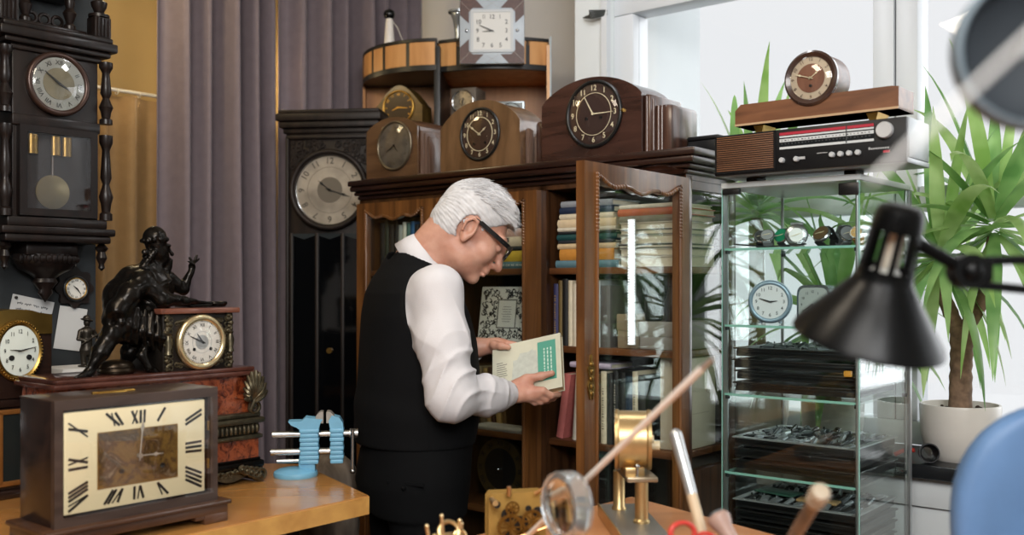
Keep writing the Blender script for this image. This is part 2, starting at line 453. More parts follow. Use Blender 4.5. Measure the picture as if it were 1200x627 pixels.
# white boxing under the sill with a shadow groove, and the cable ducts in the corner by the window
slab('wall_sill_boxing', -1.35, 2.6, 2.74, 2.99, .83, .91, m_white, .003)
slab('wall_radiator_panel', -1.35, 2.6, 2.755, 2.99, .1, .826, m_white, .003)
slab('trim_1', -2.075, -2.05, 2.975, 3.0, .95, 2.9, m_pvc)
cb = MB()
for k in range(5):
    cb.tube([W(-2.16+.012*k, 2.985-.004*k, 2.41+.006*math.sin(3*k)), W(-2.11, 2.965-.004*k, 2.395+.006*k), W(-2.05, 2.98, 2.40+.004*k)], .003, 6)
tag(cb.build('cable_bundle', mat('cable_grey', '#3a3d3c', .6)), 'dark thin cable bundle pinned in the white corner beside the window', 'cable')

# ------------------------------------------------------------------ curtains
def curtain(name, p0, p1, z0, z1, folds, amp, m, label, cat='curtain', seed=1, group=None):
    rg = random.Random(seed); p0 = Vector(p0); p1 = Vector(p1); d = (p1-p0); L = d.length; d.normalize(); n = Vector((-d.y, d.x, 0))
    N = folds*14; R = 14; ph = [rg.uniform(-.7, .7) for _ in range(folds+2)]; am = [rg.uniform(.4, 1.35) for _ in range(folds+2)]
    vs_, fs = [], []
    for r in range(R+1):
        q = r/R; z = z1+(z0-z1)*q
        for i in range(N+1):
            t = i/N*folds; k = int(t); f = t-k
            a = am[k]*(1-f)+am[k+1]*f; p = ph[k]*(1-f)+ph[k+1]*f
            w = math.sin(2*PI*t+p*(.3+.9*q)+.5*math.sin(2.2*q+k))
            off = amp*a*(w+.28*math.sin(4*PI*t+1.3+p))*(.75+.3*q)*min(1, .15+6*i/N, .15+6*(N-i)/N)
            s = i/N*L+.012*math.sin(3*q+t)*min(1, 4*i/N, 4*(N-i)/N)
            c = p0+d*s+n*off; vs_.append((c.x, c.y, z))
    for r in range(R):
        for i in range(N): a = r*(N+1)+i; fs.append((a, a+1, a+N+2, a+N+1))
    o = MB().add(vs_, fs).build(name, m, smooth=180, recalc=False)
    mod = o.modifiers.new('thickness', 'SOLIDIFY'); mod.thickness = .004; mod.offset = 0
    return tag(o, label, cat, group)
def velvet(name, c, sheen):
    m = mat(name, c, .75, noise=.06, nscale=30, bump=.25, bscale=300)
    setp(m.node_tree.nodes['Principled BSDF'], Sheen_Weight=sheen, Sheen_Roughness=.4); return m
m_mauve = velvet('mauve_cloth', '#73676c', .3); m_gold = velvet('gold_cloth', '#a08055', .15)
curtain('curtain', W(-3.38, 1.985), W(-3.38, 2.502), .03, 2.86, 5, .098, m_mauve, 'mauve curtain panel hanging behind the bronze figure clock, next to the gold curtain', seed=3)
curtain('curtain', W(-3.38, 2.53), W(-3.36, 3.34), .03, 2.86, 7, .098, m_mauve, 'mauve curtain panel hanging behind the tall dark longcase clock', seed=8)
curtain('cafe_curtain', W(-3.54, 1.50), W(-3.54, 2.13), .4, 2.135, 5, .045, m_gold, 'gold curtain on a thin white rod in front of the ochre wall', seed=5)
r = MB(); r.cyl(W(-3.54, 1.4, 2.155), W(-3.54, 2.75, 2.155), .007, seg=10)
rod = tag(r.build('curtain_rod', mat('white_enamel', '#e6e0d2', .35)), 'thin white curtain rod carrying the gold curtain', 'curtain rod')
for k in range(12):
    v = 1.55+.09*k
    MB().torus(.011, .002, 14, 6, T(W(-3.54, v, 2.150)) @ RZ(RC) @ RX(PI/2)).build('ring', mat('white_enamel', '#e6e0d2'), rod)
q = MB()
for v in (1.4, 2.75): q.cyl(W(-3.54, v, 2.155), W(-3.62, v, 2.155), .006, seg=8); q.sph(W(-3.54, v, 2.155), .011, 10)
q.build('bracket', mat('white_enamel', '#e6e0d2'), rod)
q = MB(); q.cyl(W(-3.38, 1.92, 2.875), W(-3.36, 3.38, 2.875), .014, seg=12)
for v in (1.92, 2.62, 3.38): q.cyl(W(-3.37, v, 2.875), W(-3.37, v, 2.9), .008, seg=8)
tag(q.build('curtain_track', mat('dark_rail', '#332c2a', .5)), 'dark rail under the ceiling carrying the two mauve curtains', 'curtain rail')

# ================================================================== bookcase with glazed doors
m_cab = wood('bookcase_mahogany', '#2b190e', '#523520', .28, (24, 24, 2.0), .35)
m_cabd = wood('bookcase_mahogany_dark', '#190c07', '#331a10', .3, (2.5, 26, 26), .35)
m_door = wood('door_walnut', '#4a2d17', '#7a502a', .3, (24, 24, 1.6), .35)
m_shelf = wood('shelf_edge_walnut', '#4e2c16', '#7a4c2a', .4, (2, 24, 24), .1)
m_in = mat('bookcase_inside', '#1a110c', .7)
m_cglass = glass('cabinet_glass', '#fafdfb')
m_brass = mat('old_brass', '#8d6d38', .38, 1.0, noise=.25, nscale=40)
U0, V0 = -2.075, 2.417
def CP(x, y, z): return W(U0+x, V0+y, z+.0005)
bc = thing('bookcase', 'tall dark wooden bookcase with glazed doors, one standing open, behind the person', 'bookcase', W(U0, V0, 0), RC)
c = MB(); D = .29
c.bb(-.675, -.65, 0, D, .1, 1.73); c.bb(-.287, -.262, .024, D, .1, 1.73); c.bb(.16, .185, .0, D, .1, 1.73)
c.bb(.645, .675, 0, .035, .1, 1.73, .004); c.bb(.645, .675, D-.035, D, .1, 1.73, .004); c.bb(.648, .672, .03, D-.03, .1, .90); c.bb(.648, .672, .03, D-.03, 1.69, 1.73)
c.bb(-.675, .675, 0, D, .1, .13); c.bb(-.675, .675, 0, D, 1.715, 1.73)
c.build('carcass', m_cab, bc)
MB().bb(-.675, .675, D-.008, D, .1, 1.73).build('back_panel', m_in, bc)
c = MB(); c.bb(-.675, .70, -.025, D, 0, .10, .01); c.build('plinth', m_cabd, bc)
c = MB()
for (o, z0, z1) in ((.012, 1.73, 1.744), (.03, 1.744, 1.757), (.05, 1.757, 1.775), (.06, 1.775, 1.795)):
    c.bb(-.675, .675+o, -o, D, z0, z1, .005)
for k in range(3): c.lathe([(0, 1.728), (.075-.012*k, 1.728), (.085-.01*k, 1.740+.012*k), (.06, 1.757+.012*k), (0, 1.757+.012*k)], 24, T(.60, .01+.005*k, .004*k), 1.0, .75)
c.build('cornice', m_cabd, bc)
SH = (1.475, 1.236, .95, .70)
for a, b in ((-.65, -.287), (-.262, .16), (.185, .645)):
    for z in SH: MB().bb(a, b, .012, D-.01, z-.02, z, .003).build('shelf', m_shelf, bc)
MB().bb(.657, .662, .034, D-.034, .90, 1.69).build('side_pane', m_cglass, bc)
def door_loops(w, z0, z1, st, bt, tp, dip, n=17):
    out = [(0, z0), (w, z0)]; inn = [(st, z0+bt), (w-st, z0+bt)]
    for i in range(n):
        t = 1-i/(n-1); x = st+(w-2*st)*t; s = 2*t-1
        inn.append((x, z1-tp-dip*(1-abs(s)**2.2)-.006*math.cos(3*PI*s)))
        out.append((w*t, z1))
    return out, inn
def door_part(w, hinge_right, lock=True):
    z0, z1, st = .13, 1.715, .05
    o, i = door_loops(w, z0, z1, st, .25, .035, .022)
    if hinge_right: o = [(-w+x, y) for x, y in o]; i = [(-w+x, y) for x, y in i]
    b = MB(); b.frame2d(o, i, 0, .024, face(0, .0, 0))
    i2 = [(x+(.006 if k in (0,) else (-.006 if k == 1 else 0)), y) for k, (x, y) in enumerate(i)]
    d = b.build('door', m_door, bc)
    # bead moulding that follows the opening, with rope carving at the upper corners
    b = MB(); pts = [(x, -.025, y) for x, y in i]
    b.tube(pts, .0055, 8, True); b.build('bead_moulding', m_door, d)
    n = len(i); top = i[2:]
    for seq in (top[:6], top[-6:], [(i[1][0], i[2][1]-.018*k) for k in range(9)], [(i[0][0], i[-1][1]-.018*k) for k in range(9)]):
        b = MB()
        for k in range(len(seq)-1):
            for f in (0, .5):
                x = seq[k][0]*(1-f)+seq[k+1][0]*f; z = seq[k][1]*(1-f)+seq[k+1][1]*f
                b.sph((x, -.027, z), (.0075, .005, .005), 8, RY(.7))
        b.build('rope_carving', m_door, d)
    xs = [p[0] for p in i]
    MB().bb(min(xs)-.004, max(xs)+.004, -.012, -.008, z0+.246, 1.683).build('pane', m_cglass, d)
    if lock:
        lx = (-w+st/2) if hinge_right else w-st/2
        b = MB(); pts = []
        for k in range(40):
            a = 2*PI*k/40; rr = .0125+.0035*math.cos(6*a); pts.append((lx+rr*math.sin(a), 1.20+(.050+.008*math.cos(5*a))*math.cos(a)))
        b.prism(pts, .0245, .0275, face(0, 0, 0))
        for k in range(5): b.sph((lx, -.028, 1.165+.0175*k), (.006, .003, .007), 10)
        b.torus(.006, .002, 14, 6, face(lx, -.028, 1.2)); b.build('escutcheon', m_brass, d)
    for hz in (.35, .95, 1.5):
        pass
    return d
d1 = door_part(.385, False, False); d1.location = (-.665, 0, 0)
d2 = door_part(.435, True, False); d2.location = (.165, 0, 0)
d3 = door_part(.50, True, True); d3.location = (.672, -.02, 0); d3.rotation_euler = (0, 0, math.radians(91))
for hz in (.4, 1.0, 1.55):
    b = MB(); b.cyl((.678, -.012, hz), (.678, -.012, hz+.06), .006, seg=10); b.sph((.678, -.012, hz+.066), .007, 8); b.sph((.678, -.012, hz-.006), .007, 8); b.build('hinge', m_brass, bc)
# scrolled brass ornament at the foot of the right post
b = MB()
for k in range(6): b.torus(.012, .004, 12, 6, T(.66, -.012, .86+.018*k) @ RX(PI/2))
b.build('post_ornament', m_brass, bc)

# ------------------------------------------------------------------ books
m_pages = mat('page_edges', '#cfc6b2', .9, noise=.08, nscale=200)
def cloth(h): return mat('book_'+h.strip('#'), h, .55, noise=.08, nscale=60)
def book(th, hh, dp, hexc, loc, rz, label, group=None, lying=False, lean=0., title=None, tcol='#1a1a1a', pages_front=False, tsize=None):
    """upright: spine faces local -y; lying: the spine runs along local x"""
    b = MB(); r = .0025
    b.bb(-th/2, -th/2+r, 0, dp, 0, hh); b.bb(th/2-r, th/2, 0, dp, 0, hh)
    n = 6; arc = [(-th/2+th*i/n, -.004*math.sin(PI*i/n)) for i in range(n+1)]
    b.prism(arc+[(th/2, r), (-th/2, r)], 0, hh)
    o = b.build('book', cloth(hexc)); tag(o, label, 'book', group)
    MB().bb(-th/2+r, th/2-r, r, dp-.004, .003, hh-.003).build('pages', m_pages, o)
    if title:
        s = tsize or min(th*.62, .03)
        M = T(0, -.0046, hh*.5) @ RX(PI/2) @ RZ(-PI/2 if lying else PI/2)
        t = MB()
        if title == '~':                 # lettering too small to read: worn strokes
            rg = random.Random(int(hh*1e5+th*1e6)); L = hh*.30; q = -L
            while q < L:
                w_ = rg.uniform(.003, .007); h_ = s*.5
                t.add([(q, -h_*.5, 0), (q+w_*.4, -h_*.5, 0), (q+w_*.4, h_*.5, 0), (q, h_*.5, 0)], [(0, 1, 2, 3)], M @ T(0, 0, .0004))
                if rg.random() < .6: t.add([(q, -h_*.1, 0), (q+w_, -h_*.1, 0), (q+w_, h_*.08, 0), (q, h_*.08, 0)], [(0, 1, 2, 3)], M @ T(0, 0, .0004))
                q += w_+rg.choice((.002, .002, .002, .006))
        else: t.text(title, s, M, .0004)
        t.build('spine_title', mat('ink_'+tcol.strip('#'), tcol, .6), o)
    Mx = T(loc) @ RZ(rz)
    if pages_front: Mx = Mx @ T(0, dp, 0) @ RZ(PI)
    if lying: Mx = Mx @ T(-hh/2, 0, th/2) @ RY(PI/2)
    elif lean: Mx = Mx @ RY(lean)
    o.matrix_world = Mx
    return o
ORD = ['first', 'second', 'third', 'fourth', 'fifth', 'sixth', 'seventh', 'eighth', 'ninth', 'tenth', 'eleventh', 'twelfth', 'thirteenth', 'fourteenth', 'fifteenth']
def cname(h):
    c = [int(h[i:i+2], 16) for i in (1, 3, 5)]; mx, mn = max(c), min(c); r, g_, b_ = c
    if mx-mn < 22: return 'black' if mx < 55 else 'grey' if mx < 160 else 'white'
    if r >= g_ >= b_: return 'dark brown' if mx < 95 else ('cream' if mn > 130 else ('ochre' if g_ > r*.7 else ('brown' if mx < 150 else 'salmon')))
    if r > b_ > g_: return 'red' if b_ < r*.6 else 'pink'
    if b_ > r: return 'teal' if g_ > b_*.85 else 'blue' if r < b_*.8 else 'lilac'
    return 'green'
def row(x, z, specs, where, group, y=.03, gap=.0015):
    for i, sp in enumerate(specs):
        th, hh, dp, hx = sp[:4]; kw = sp[4] if len(sp) > 4 else {}
        ln = kw.get('lean', 0)
        x += th/2
        lab = f"{cname(hx)} book standing {ORD[i]} from the {where}"
        book(th, hh, dp, hx, CP(x, y, z+(th/2*abs(math.sin(ln)) if ln else 0)), RC, lab, group, **kw)
        nx = specs[i+1][4].get('lean', 0) if i+1 < len(specs) and len(specs[i+1]) > 4 else 0
        x += th/2+gap+max(0, hh*math.sin(ln-nx))+(.003 if ln else 0)
    return x
def pile(x, z, specs, where, group, y=.03):
    for i, sp in enumerate(specs):
        th, hh, dp, hx = sp[:4]; kw = dict(sp[4]) if len(sp) > 4 else {}
        dx = kw.pop('dx', 0); rr = kw.pop('rr', 0)
        lab = f"{cname(hx)} book lying {ORD[i]} from bottom {where}"
        book(th, hh, dp, hx, CP(x+dx, y, z), RC+rr, lab, group, lying=True, **kw); z += th+.0006
    return z
# right bay
pile(.315, 1.475, [(.022, .23, .16, '#5c7f8c', dict(title='MALA', tcol='#e8e4d8')), (.034, .20, .15, '#c88a3c'), (.016, .215, .15, '#d6bf9a'), (.010, .21, .15, '#2a2f36'),
     (.017, .22, .15, '#1e4a4c'), (.008, .21, .15, '#22262c'), (.012, .215, .15, '#d9d2c0'), (.024, .215, .16, '#dcc8a6', dict(title='SKI', tcol='#b03a30')), (.016, .2, .15, '#d8cdb4'), (.020, .2, .15, '#1c2a44'), (.018, .19, .15, '#8d9299')],
     'of the middle pile, open bay\'s top shelf', 'books piled on the top shelf of the open bay')
pile(.535, 1.475, [(.030, .2, .2, '#cfc8ba', dict(pages_front=True)), (.022, .2, .2, '#b9b2a4', dict(pages_front=True)), (.012, .21, .2, '#3a3c3e', dict(pages_front=True)), (.026, .2, .2, '#a7a49c', dict(pages_front=True)), (.016, .2, .19, '#77746e', dict(pages_front=True)),
     (.020, .2, .2, '#dcd6ca', dict(pages_front=True)), (.018, .2, .2, '#8f8a80'), (.020, .21, .2, '#c4694f'), (.012, .2, .19, '#e0dccf')],
     'of the window side pile, open bay\'s top shelf', 'books piled on the top shelf of the open bay')
row(.19, 1.236, [(.018, .19, .16, '#3b3a63', dict(title='~', tcol='#c8a24a')), (.014, .2, .16, '#6f5a2c'), (.020, .205, .16, '#171718'), (.016, .2, .16, '#d7ccb4'), (.022, .19, .17, '#d8cfbd'), (.020, .2, .17, '#c9b894'), (.014, .205, .17, '#e3ded2'), (.022, .19, .17, '#d2cec4'), (.018, .2, .16, '#9da3a4'), (.034, .185, .17, '#5d5a57')],
    'middle bay side, open bay\'s middle shelf', 'books standing on the middle shelf of the open bay')
book(.026, .2, .16, '#c9736f', CP(.213, .03, .952), RC, 'pink book leaning below the person\'s hand on the low shelf of the open bay', 'books standing on the low shelf of the open bay', lean=.16)
row(.262, .95, [(.018, .215, .17, '#cfc8bb', dict(lean=.07)), (.020, .22, .17, '#b9a9c9', dict(lean=.07)), (.014, .2, .17, '#d9d3c6', dict(lean=.07)), (.022, .205, .17, '#6b5536', dict(lean=.07)), (.020, .215, .18, '#d8ccb2', dict(title='~', tcol='#3c3428')), (.020, .21, .18, '#1a1a1b'),
    (.018, .22, .18, '#222326', dict(title='~', tcol='#c9c4b8')), (.024, .215, .18, '#191a1c'), (.022, .205, .18, '#26384d'), (.018, .22, .18, '#d4cab2', dict(title='~', tcol='#222222')), (.024, .21, .18, '#1b1a1a')],
    'leaning pink book, open bay\'s low shelf', 'books standing on the low shelf of the open bay')
# the lilac book on top shows big letters: a book laid across the row
book(.016, .15, .12, '#c9bcd6', CP(.33, .03, 1.172), RC, 'lilac book lying across the tops of books, open bay\'s low shelf', lying=True, title='DZ', tcol='#26242a')
# middle bay
pile(-.02, 1.475, [(.022, .25, .16, '#54757f', dict(title='~', tcol='#e8e4d8', dx=.03)), (.034, .2, .15, '#c9a93a', dict(dx=.05)), (.014, .2, .15, '#262a30'), (.030, .2, .15, '#d8c7b0', dict(dx=.04)), (.026, .2, .15, '#cfa79a', dict(dx=.05)), (.014, .19, .15, '#1c1c20')],
     'of the pile behind the person\'s face, middle bay', 'books piled on the top shelf of the middle bay')
row(-.222, .95, [(.022, .2, .16, '#6a4a2c', dict(lean=-.10)), (.02, .19, .16, '#8a6b3a', dict(lean=-.10)), (.018, .2, .16, '#3a2b22', dict(lean=-.10)), (.024, .2, .16, '#8d7a5a', dict(lean=-.1)), (.018, .195, .16, '#b8975a', dict(lean=-.1)), (.016, .2, .16, '#54331f', dict(lean=-.1)), (.022, .19, .16, '#caa86a', dict(lean=-.10)), (.018, .2, .16, '#7a5a30', dict(lean=-.10))],
    'longcase side, middle bay\'s low shelf', 'old books standing on the low shelf of the middle bay', y=.07)
book(.018, .2, .05, '#d9d4c8', CP(-.01, .016, .95), RC, 'white book lying flat before the old books on the low middle shelf', lying=True)
# left bay
row(-.60, 1.475, [(.024, .17, .15, '#14161a'), (.02, .18, .15, '#1e2a22'), (.024, .165, .15, '#201c1a'), (.022, .18, .15, '#15171a'), (.02, .16, .15, '#9fa3a0'), (.018, .17, .15, '#d5d2c6'), (.018, .165, .15, '#4b6c68'), (.02, .17, .15, '#2a5a86'), (.02, .16, .15, '#20242c')],
    'longcase side, end bay\'s top shelf', 'books standing on the top shelf of the end bay')
row(-.62, 1.236, [(.026, .18, .15, '#16181b'), (.03, .19, .15, '#211a16'), (.024, .17, .15, '#2a211c'), (.03, .18, .15, '#15171a'), (.03, .175, .15, '#1e2024')], 'longcase side, end bay\'s middle shelf', 'books standing on the middle shelf of the end bay')
# patterned book shown face on
pb = thing('book', 'white book with black scroll pattern standing face out behind the person\'s hand', 'book', CP(-.028, .05, 1.239), RC, rot=(math.radians(-8), 0, RC))
MB().bb(-.118, .118, 0, .02, 0, .180, .002).build('cover', mat('pattern_paper', '#e8e6df', .7), pb)
MB().bb(-.116, .1185, .003, .017, .002, .178).build('pages', m_pages, pb)
b = MB(); rg = random.Random(4)
for k in range(210):
    for _ in range(30):
        x, z = rg.uniform(-.106, .106), rg.uniform(.01, .168)
        if abs(x) > .044 or abs(z-.09) > .05: break
    a = rg.uniform(0, 6.28); R_ = rg.uniform(.005, .0095); s = rg.choice((-1, 1)); pts = []
    for i in range(9):
        q = i/8; an = a+s*q*3.9; rr = R_*(1-.55*q); px_, pz_ = x+rr*math.cos(an), z+rr*math.sin(an)
        pts.append((min(.115, max(-.115, px_)), -.0004, min(.175, max(.004, pz_))))
    b.tube(pts, [.0014*(.5+math.sin(PI*i/8)) for i in range(9)], 5)
b.build('scroll_pattern', mat('black_ink', '#18181a', .7), pb)
b = MB()
for r0, r1 in ((.037, .041),):
    b.frame2d([(-r1, -.048), (r1, -.048), (r1, .048), (-r1, .048)], [(-r0, -.044), (r0, -.044), (r0, .044), (-r0, .044)], 0, .001, face(0, 0, .09))
for k in range(7): b.bb(-.016-.004*(k % 2), .016+.004*(k % 2), -.001, 0, .064+.008*k, .0655+.008*k)
b.build('title_panel', mat('grey_ink', '#77746e', .7), pb)
# other things in the bays
bx_ = thing('box_file', 'cream box file at the glazed end of the bookcase behind the vitrine edge', 'box file', CP(.598, .05, .95), RC)
MB().bb(-.038, .038, 0, .19, 0, .262, .003).build('case', mat('cream_card', '#d6cdb9', .7), bx_)
b = MB(); b.torus(.011, .0025, 16, 6, T(.039, .14, .17) @ RY(PI/2)); b.bb(.0375, .0387, .03, .15, .1, .102); b.build('finger_hole', mat('cream_ring', '#b9ad96', .5), bx_)
def binoc():
    t = thing('binoculars', 'black binoculars standing on the middle shelf behind the door glass', 'binoculars', CP(.56, .05, 1.318), RC)
    for s in (-1, 1):
        M = T(s*.033, .02, 0)
        MB(M).lathe([(0, 0), (.022, 0), (.026, .01), (.026, .06), (.018, .075), (.014, .1), (.017, .102), (.017, .118), (0, .118)], 24).build('barrel', mat('black_leather', '#17181a', .5, bump=.3), t)
    MB().cyl((0, .02, .03), (0, .02, .085), .008).bb(-.03, .03, .014, .026, .03, .04).bb(-.03, .03, .014, .026, .07, .08).build('bridge', mat('black_metal', '#1a1b1d', .35, .6), t)
binoc()
for nm, lab, x, w, h, hx in (('cardboard_box', 'grey cardboard box under the black binoculars on the middle shelf of the open bay', .57, .13, .08, '#8b8680'), ('cardboard_box', 'low dull brown box beside the binoculars on the middle shelf of the open bay', .462, .07, .1, '#8f8069')):
    t = thing(nm, lab, 'box', CP(x, .03, 1.2365), RC)
    MB().bb(-w/2, w/2, 0, .2, 0, h*.72, .002).build('box_body', mat('card_'+hx[1:], hx, .8), t)
    MB().bb(-w/2-.002, w/2+.002, -.002, .202, h*.72-.02, h, .002).build('lid', mat('cardlid_'+hx[1:], hx, .8, noise=.1), t)
# white ribbed glowing strip, built in place of a reflection in the door's glass
t = thing('glass_reflection_strip', 'white ribbed glowing strip put in as a reflection in the open door glass', 'light', CP(.497, .0035, 1.250), RC)
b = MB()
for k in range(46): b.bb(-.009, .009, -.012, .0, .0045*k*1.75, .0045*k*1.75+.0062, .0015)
b.build('reflection_face', emit('reflection_glow', '#eef1f6', 1.0), t)
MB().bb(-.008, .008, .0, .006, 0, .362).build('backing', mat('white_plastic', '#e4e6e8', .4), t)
# brass clock movement on the lowest shelf of the middle bay
t = thing('clock_movement', 'dark round clock dial on a brass movement on the lowest middle shelf', 'clock movement', CP(-.05, .06, .70), RC)
M = face(0, 0, .12)
MB(M).disc(0, .1, -.012, .0, 48).build('back_plate', mat('dull_brass', '#5a4526', .4, .9, noise=.3), t)
MB(M).disc(.068, .1, 0, .006, 48).build('chapter_ring', mat('tarnished_brass', '#6b5a3a', .4, .8, noise=.3), t)
MB(M).disc(0, .068, 0, .004, 48).build('center_plate', mat('blackened', '#141211', .45), t)
MB(M).cyl((0, 0, .004), (0, 0, .014), .005).sph((0, 0, .014), .006, 10).build('arbor', mat('steel', '#b9bcc0', .25, 1), t)
b = MB(M)
for k in range(12): b.text(['XII', 'I', 'II', 'III', 'IV', 'V', 'VI', 'VII', 'VIII', 'IX', 'X', 'XI'][k], .022, RZ(-k*PI/6) @ T(0, .084, .006))
b.build('numerals', mat('black_ink', '#18181a'), t)
MB().bb(-.06, .06, .012, .05, 0, .03, .003).bb(-.012, .012, .012, .03, .02, .1).build('stand', mat('dull_brass', '#5a4526'), t)
# ================================================================== clocks on top of the bookcase
m_oakd = wood('clock_walnut_dark', '#3b2417', '#62422c', .32, (3, 20, 20), .4)
m_oakm = wood('clock_walnut', '#452f20', '#664c36', .33, (3, 18, 18), .4)
m_oakb = wood('clock_walnut_black', '#2b1a14', '#4a3027', .22, (3, 20, 20), .5)
m_rib = wood('clock_column', '#4a3428', '#7d675a', .3, (20, 20, 2), .4)
m_silver = mat('silvered_dial', '#a59a86', .35, .7, noise=.15, nscale=30)
m_chrome = mat('chrome', '#c6c9cc', .15, 1.0)
m_ivory = mat('ivory_numeral', '#d9cfae', .5)
m_blackm = mat('black_enamel', '#101112', .35)
m_dialb = mat('brown_dial', '#3a2922', .35)
m_gilt = mat('gilt_brass', '#b08a45', .3, 1.0, noise=.12, nscale=40)
m_whited = mat('white_dial', '#d8d5cc', .45)
m_cover = glass('dial_glass', '#ffffff', .9)
CLK = lambda n: ['12', '1', '2', '3', '4', '5', '6', '7', '8', '9', '10', '11'][n]
ROM = ['XII', 'I', 'II', 'III', 'IV', 'V', 'VI', 'VII', 'VIII', 'IX', 'X', 'XI']
def hand(b, ang, L, w, z, tail=.18, style=0):
    """hand pointing at clock angle ang (radians, clockwise from 12)"""
    M = RZ(-ang)
    if style == 0: p = [(-w*.5, -L*tail), (w*.5, -L*tail), (w, L*.12), (w*.35, L), (-w*.35, L), (-w, L*.12)]
    else: p = [(-w*.3, -L*tail), (w*.3, -L*tail), (w*.3, L*.55), (w, L*.68), (w*.3, L*.8), (w*.12, L), (-w*.12, L), (-w*.3, L*.8), (-w, L*.68), (-w*.3, L*.55)]
    b.prism(p, z, z+.0012, M)
def hands(t, M, hour, minute, R, w, z, m, style=0, label=None):
    for nm, a, L in (('hour_hand', (hour+minute/60)*PI/6, R*.58), ('minute_hand', minute*PI/30, R*.86)):
        b = MB(M); hand(b, a, L, w, z+(.0015 if nm[0] == 'm' else 0), style=style); b.cyl((0, 0, z-.001), (0, 0, z+.004), w*1.1, seg=12)
        b.build(nm, m, t)
def numerals(t, M, R, size, m, roman=False, which=range(12), radial=None, sx=1., sy=1., z=.0006, ticks=0, tick_r=None):
    b = MB(M); rad = roman if radial is None else radial
    for k in which:
        a = k*PI/6; s = ROM[k] if roman else CLK(k)
        x, y = R*sx*math.sin(a), R*sy*math.cos(a)
        b.text(s, size, T(x, y, z) @ (RZ(-a) if rad else Matrix()) @ SC(sx if not rad else 1, 1, 1))
    if ticks:
        for k in range(ticks):
            a = 2*PI*k/ticks; r0, r1 = tick_r; w = .0009 if k % 5 else .0018
            b.add([(-w, r0, z), (w, r0, z), (w, r1, z), (-w, r1, z)], [(0, 1, 2, 3)], RZ(-a))
    b.build('dial_lettering', m, t)
def bezel(t, M, R, r, m, depth=.0, name='bezel', label=None): MB(M).torus(R, r, 56, 12, T(0, 0, depth)).build(name, m, t, label)
def dome(t, M, R, h, z=.0):
    MB(M).lathe([(R, z), (R*.85, z+h*.45), (R*.5, z+h*.85), (0, z+h), (0, z+h-.0015), (R*.5, z+h*.85-.0015), (R*.85, z+h*.45-.0015), (R-.0015, z), (R, z)], 48).build('dial_glass', m_cover, t)
def arch_outline(w, hs, hc, n=18, shoulder=0):
    """front outline: flat bottom, sides hs high, arched top up to hc"""
    p = [(-w/2, 0), (w/2, 0), (w/2, hs)]
    for i in range(1, n):
        t = i/n; x = w/2-w*t; y = hs+(hc-hs)*(1-(2*t-1)**2)**(.8 if not shoulder else 1.3); p.append((x, y))
    return p+[(-w/2, hs)]
TOPZ = 1.795
def top(u, v): return W(u, v, TOPZ)

# 1: small walnut clock, tall oval-looking silvered dial, ribbed columns at its side
t = thing('mantel_clock', 'brown mantel clock with blank silvered dial, next to the longcase on top of the bookcase', 'clock', top(-2.60, 2.44), RC)
b = MB(); b.prism(arch_outline(.262, .166, .208), -.15, -.005, face(0, 0, .012)); b.build('case', m_oakd, t)
b = MB(); b.prism(arch_outline(.262, .168, .211), 0, .008, face(0, .0, .012)); b.build('front_panel', m_oakm, t)
for s in (-1, 1):
    b = MB()
    for k in range(3): b.bb(s*(.131+.007*k), s*(.139+.007*k), .004+.012*k, .145-.01*k, .012, .166-.010*k, .003)
    b.build('side_column', m_rib, t)
MB().bb(-.15, .15, -.008, .155, 0, .013, .004).build('base', m_oakd, t)
M = face(.020, -.009, .120)
MB(M).disc(0, .084, 0, .004, 56).build('dial', mat('tarnished_silver', '#6e6a62', .45, .55, noise=.35, nscale=25), t)
bezel(t, M, .084, .0045, mat('dull_bezel', '#6f6656', .35, .8), .004); dome(t, M, .078, .014, .004)
numerals(t, M, .064, .013, mat('faded_numeral', '#4d4436', .5), radial=True, z=.0045)
hands(t, M, 4, 40, .05, .002, .006, m_blackm)

# 2: arched walnut clock with ivory numerals
t = thing('mantel_clock', 'arched walnut mantel clock with ivory numerals on a dark dial, above the person', 'clock', top(-2.185, 2.44), RC)
b = MB(); b.prism(arch_outline(.345, .140, .220, 24), -.125, 0, face(0, 0, .010)); b.build('case', m_oakm, t)
b = MB(); b.prism(arch_outline(.349, .142, .224, 24), 0, .006, face(0, 0, .010)); b.build('front_panel', wood('figured_walnut', '#503823', '#71553b', .3, (14, 14, 3), .4), t)
for s in (-1, 1):
    b = MB()
    for k in range(2): b.bb(s*.174, s*(.19-.0*k), .02+.04*k, .05+.05*k, .01, .128-.02*k, .006)
    b.build('side_column', m_rib, t)
for s in (-1, 1): MB().bb(s*.10, s*.16, -.004, .12, 0, .011, .002).build('foot', m_oakd, t)
M = face(.008, -.006, .122)
MB(M).disc(0, .082, 0, .004, 56).build('dial', m_dialb, t)
MB(M).disc(.054, .056, .004, .0055, 56).disc(.0785, .080, .004, .0055, 56).build('chapter_ring', m_ivory, t)
bezel(t, M, .083, .005, m_blackm, .004); dome(t, M, .08, .014, .005)
numerals(t, M, .067, .021, m_ivory, z=.0046)
b = MB(M)
for x in (-.024, .024): b.cyl((x, -.03, .004), (x, -.03, .007), .004, seg=12)
b.build('winding_hole', m_blackm, t)
hands(t, M, 1, 51, .062, .0035, .007, m_ivory, 1)

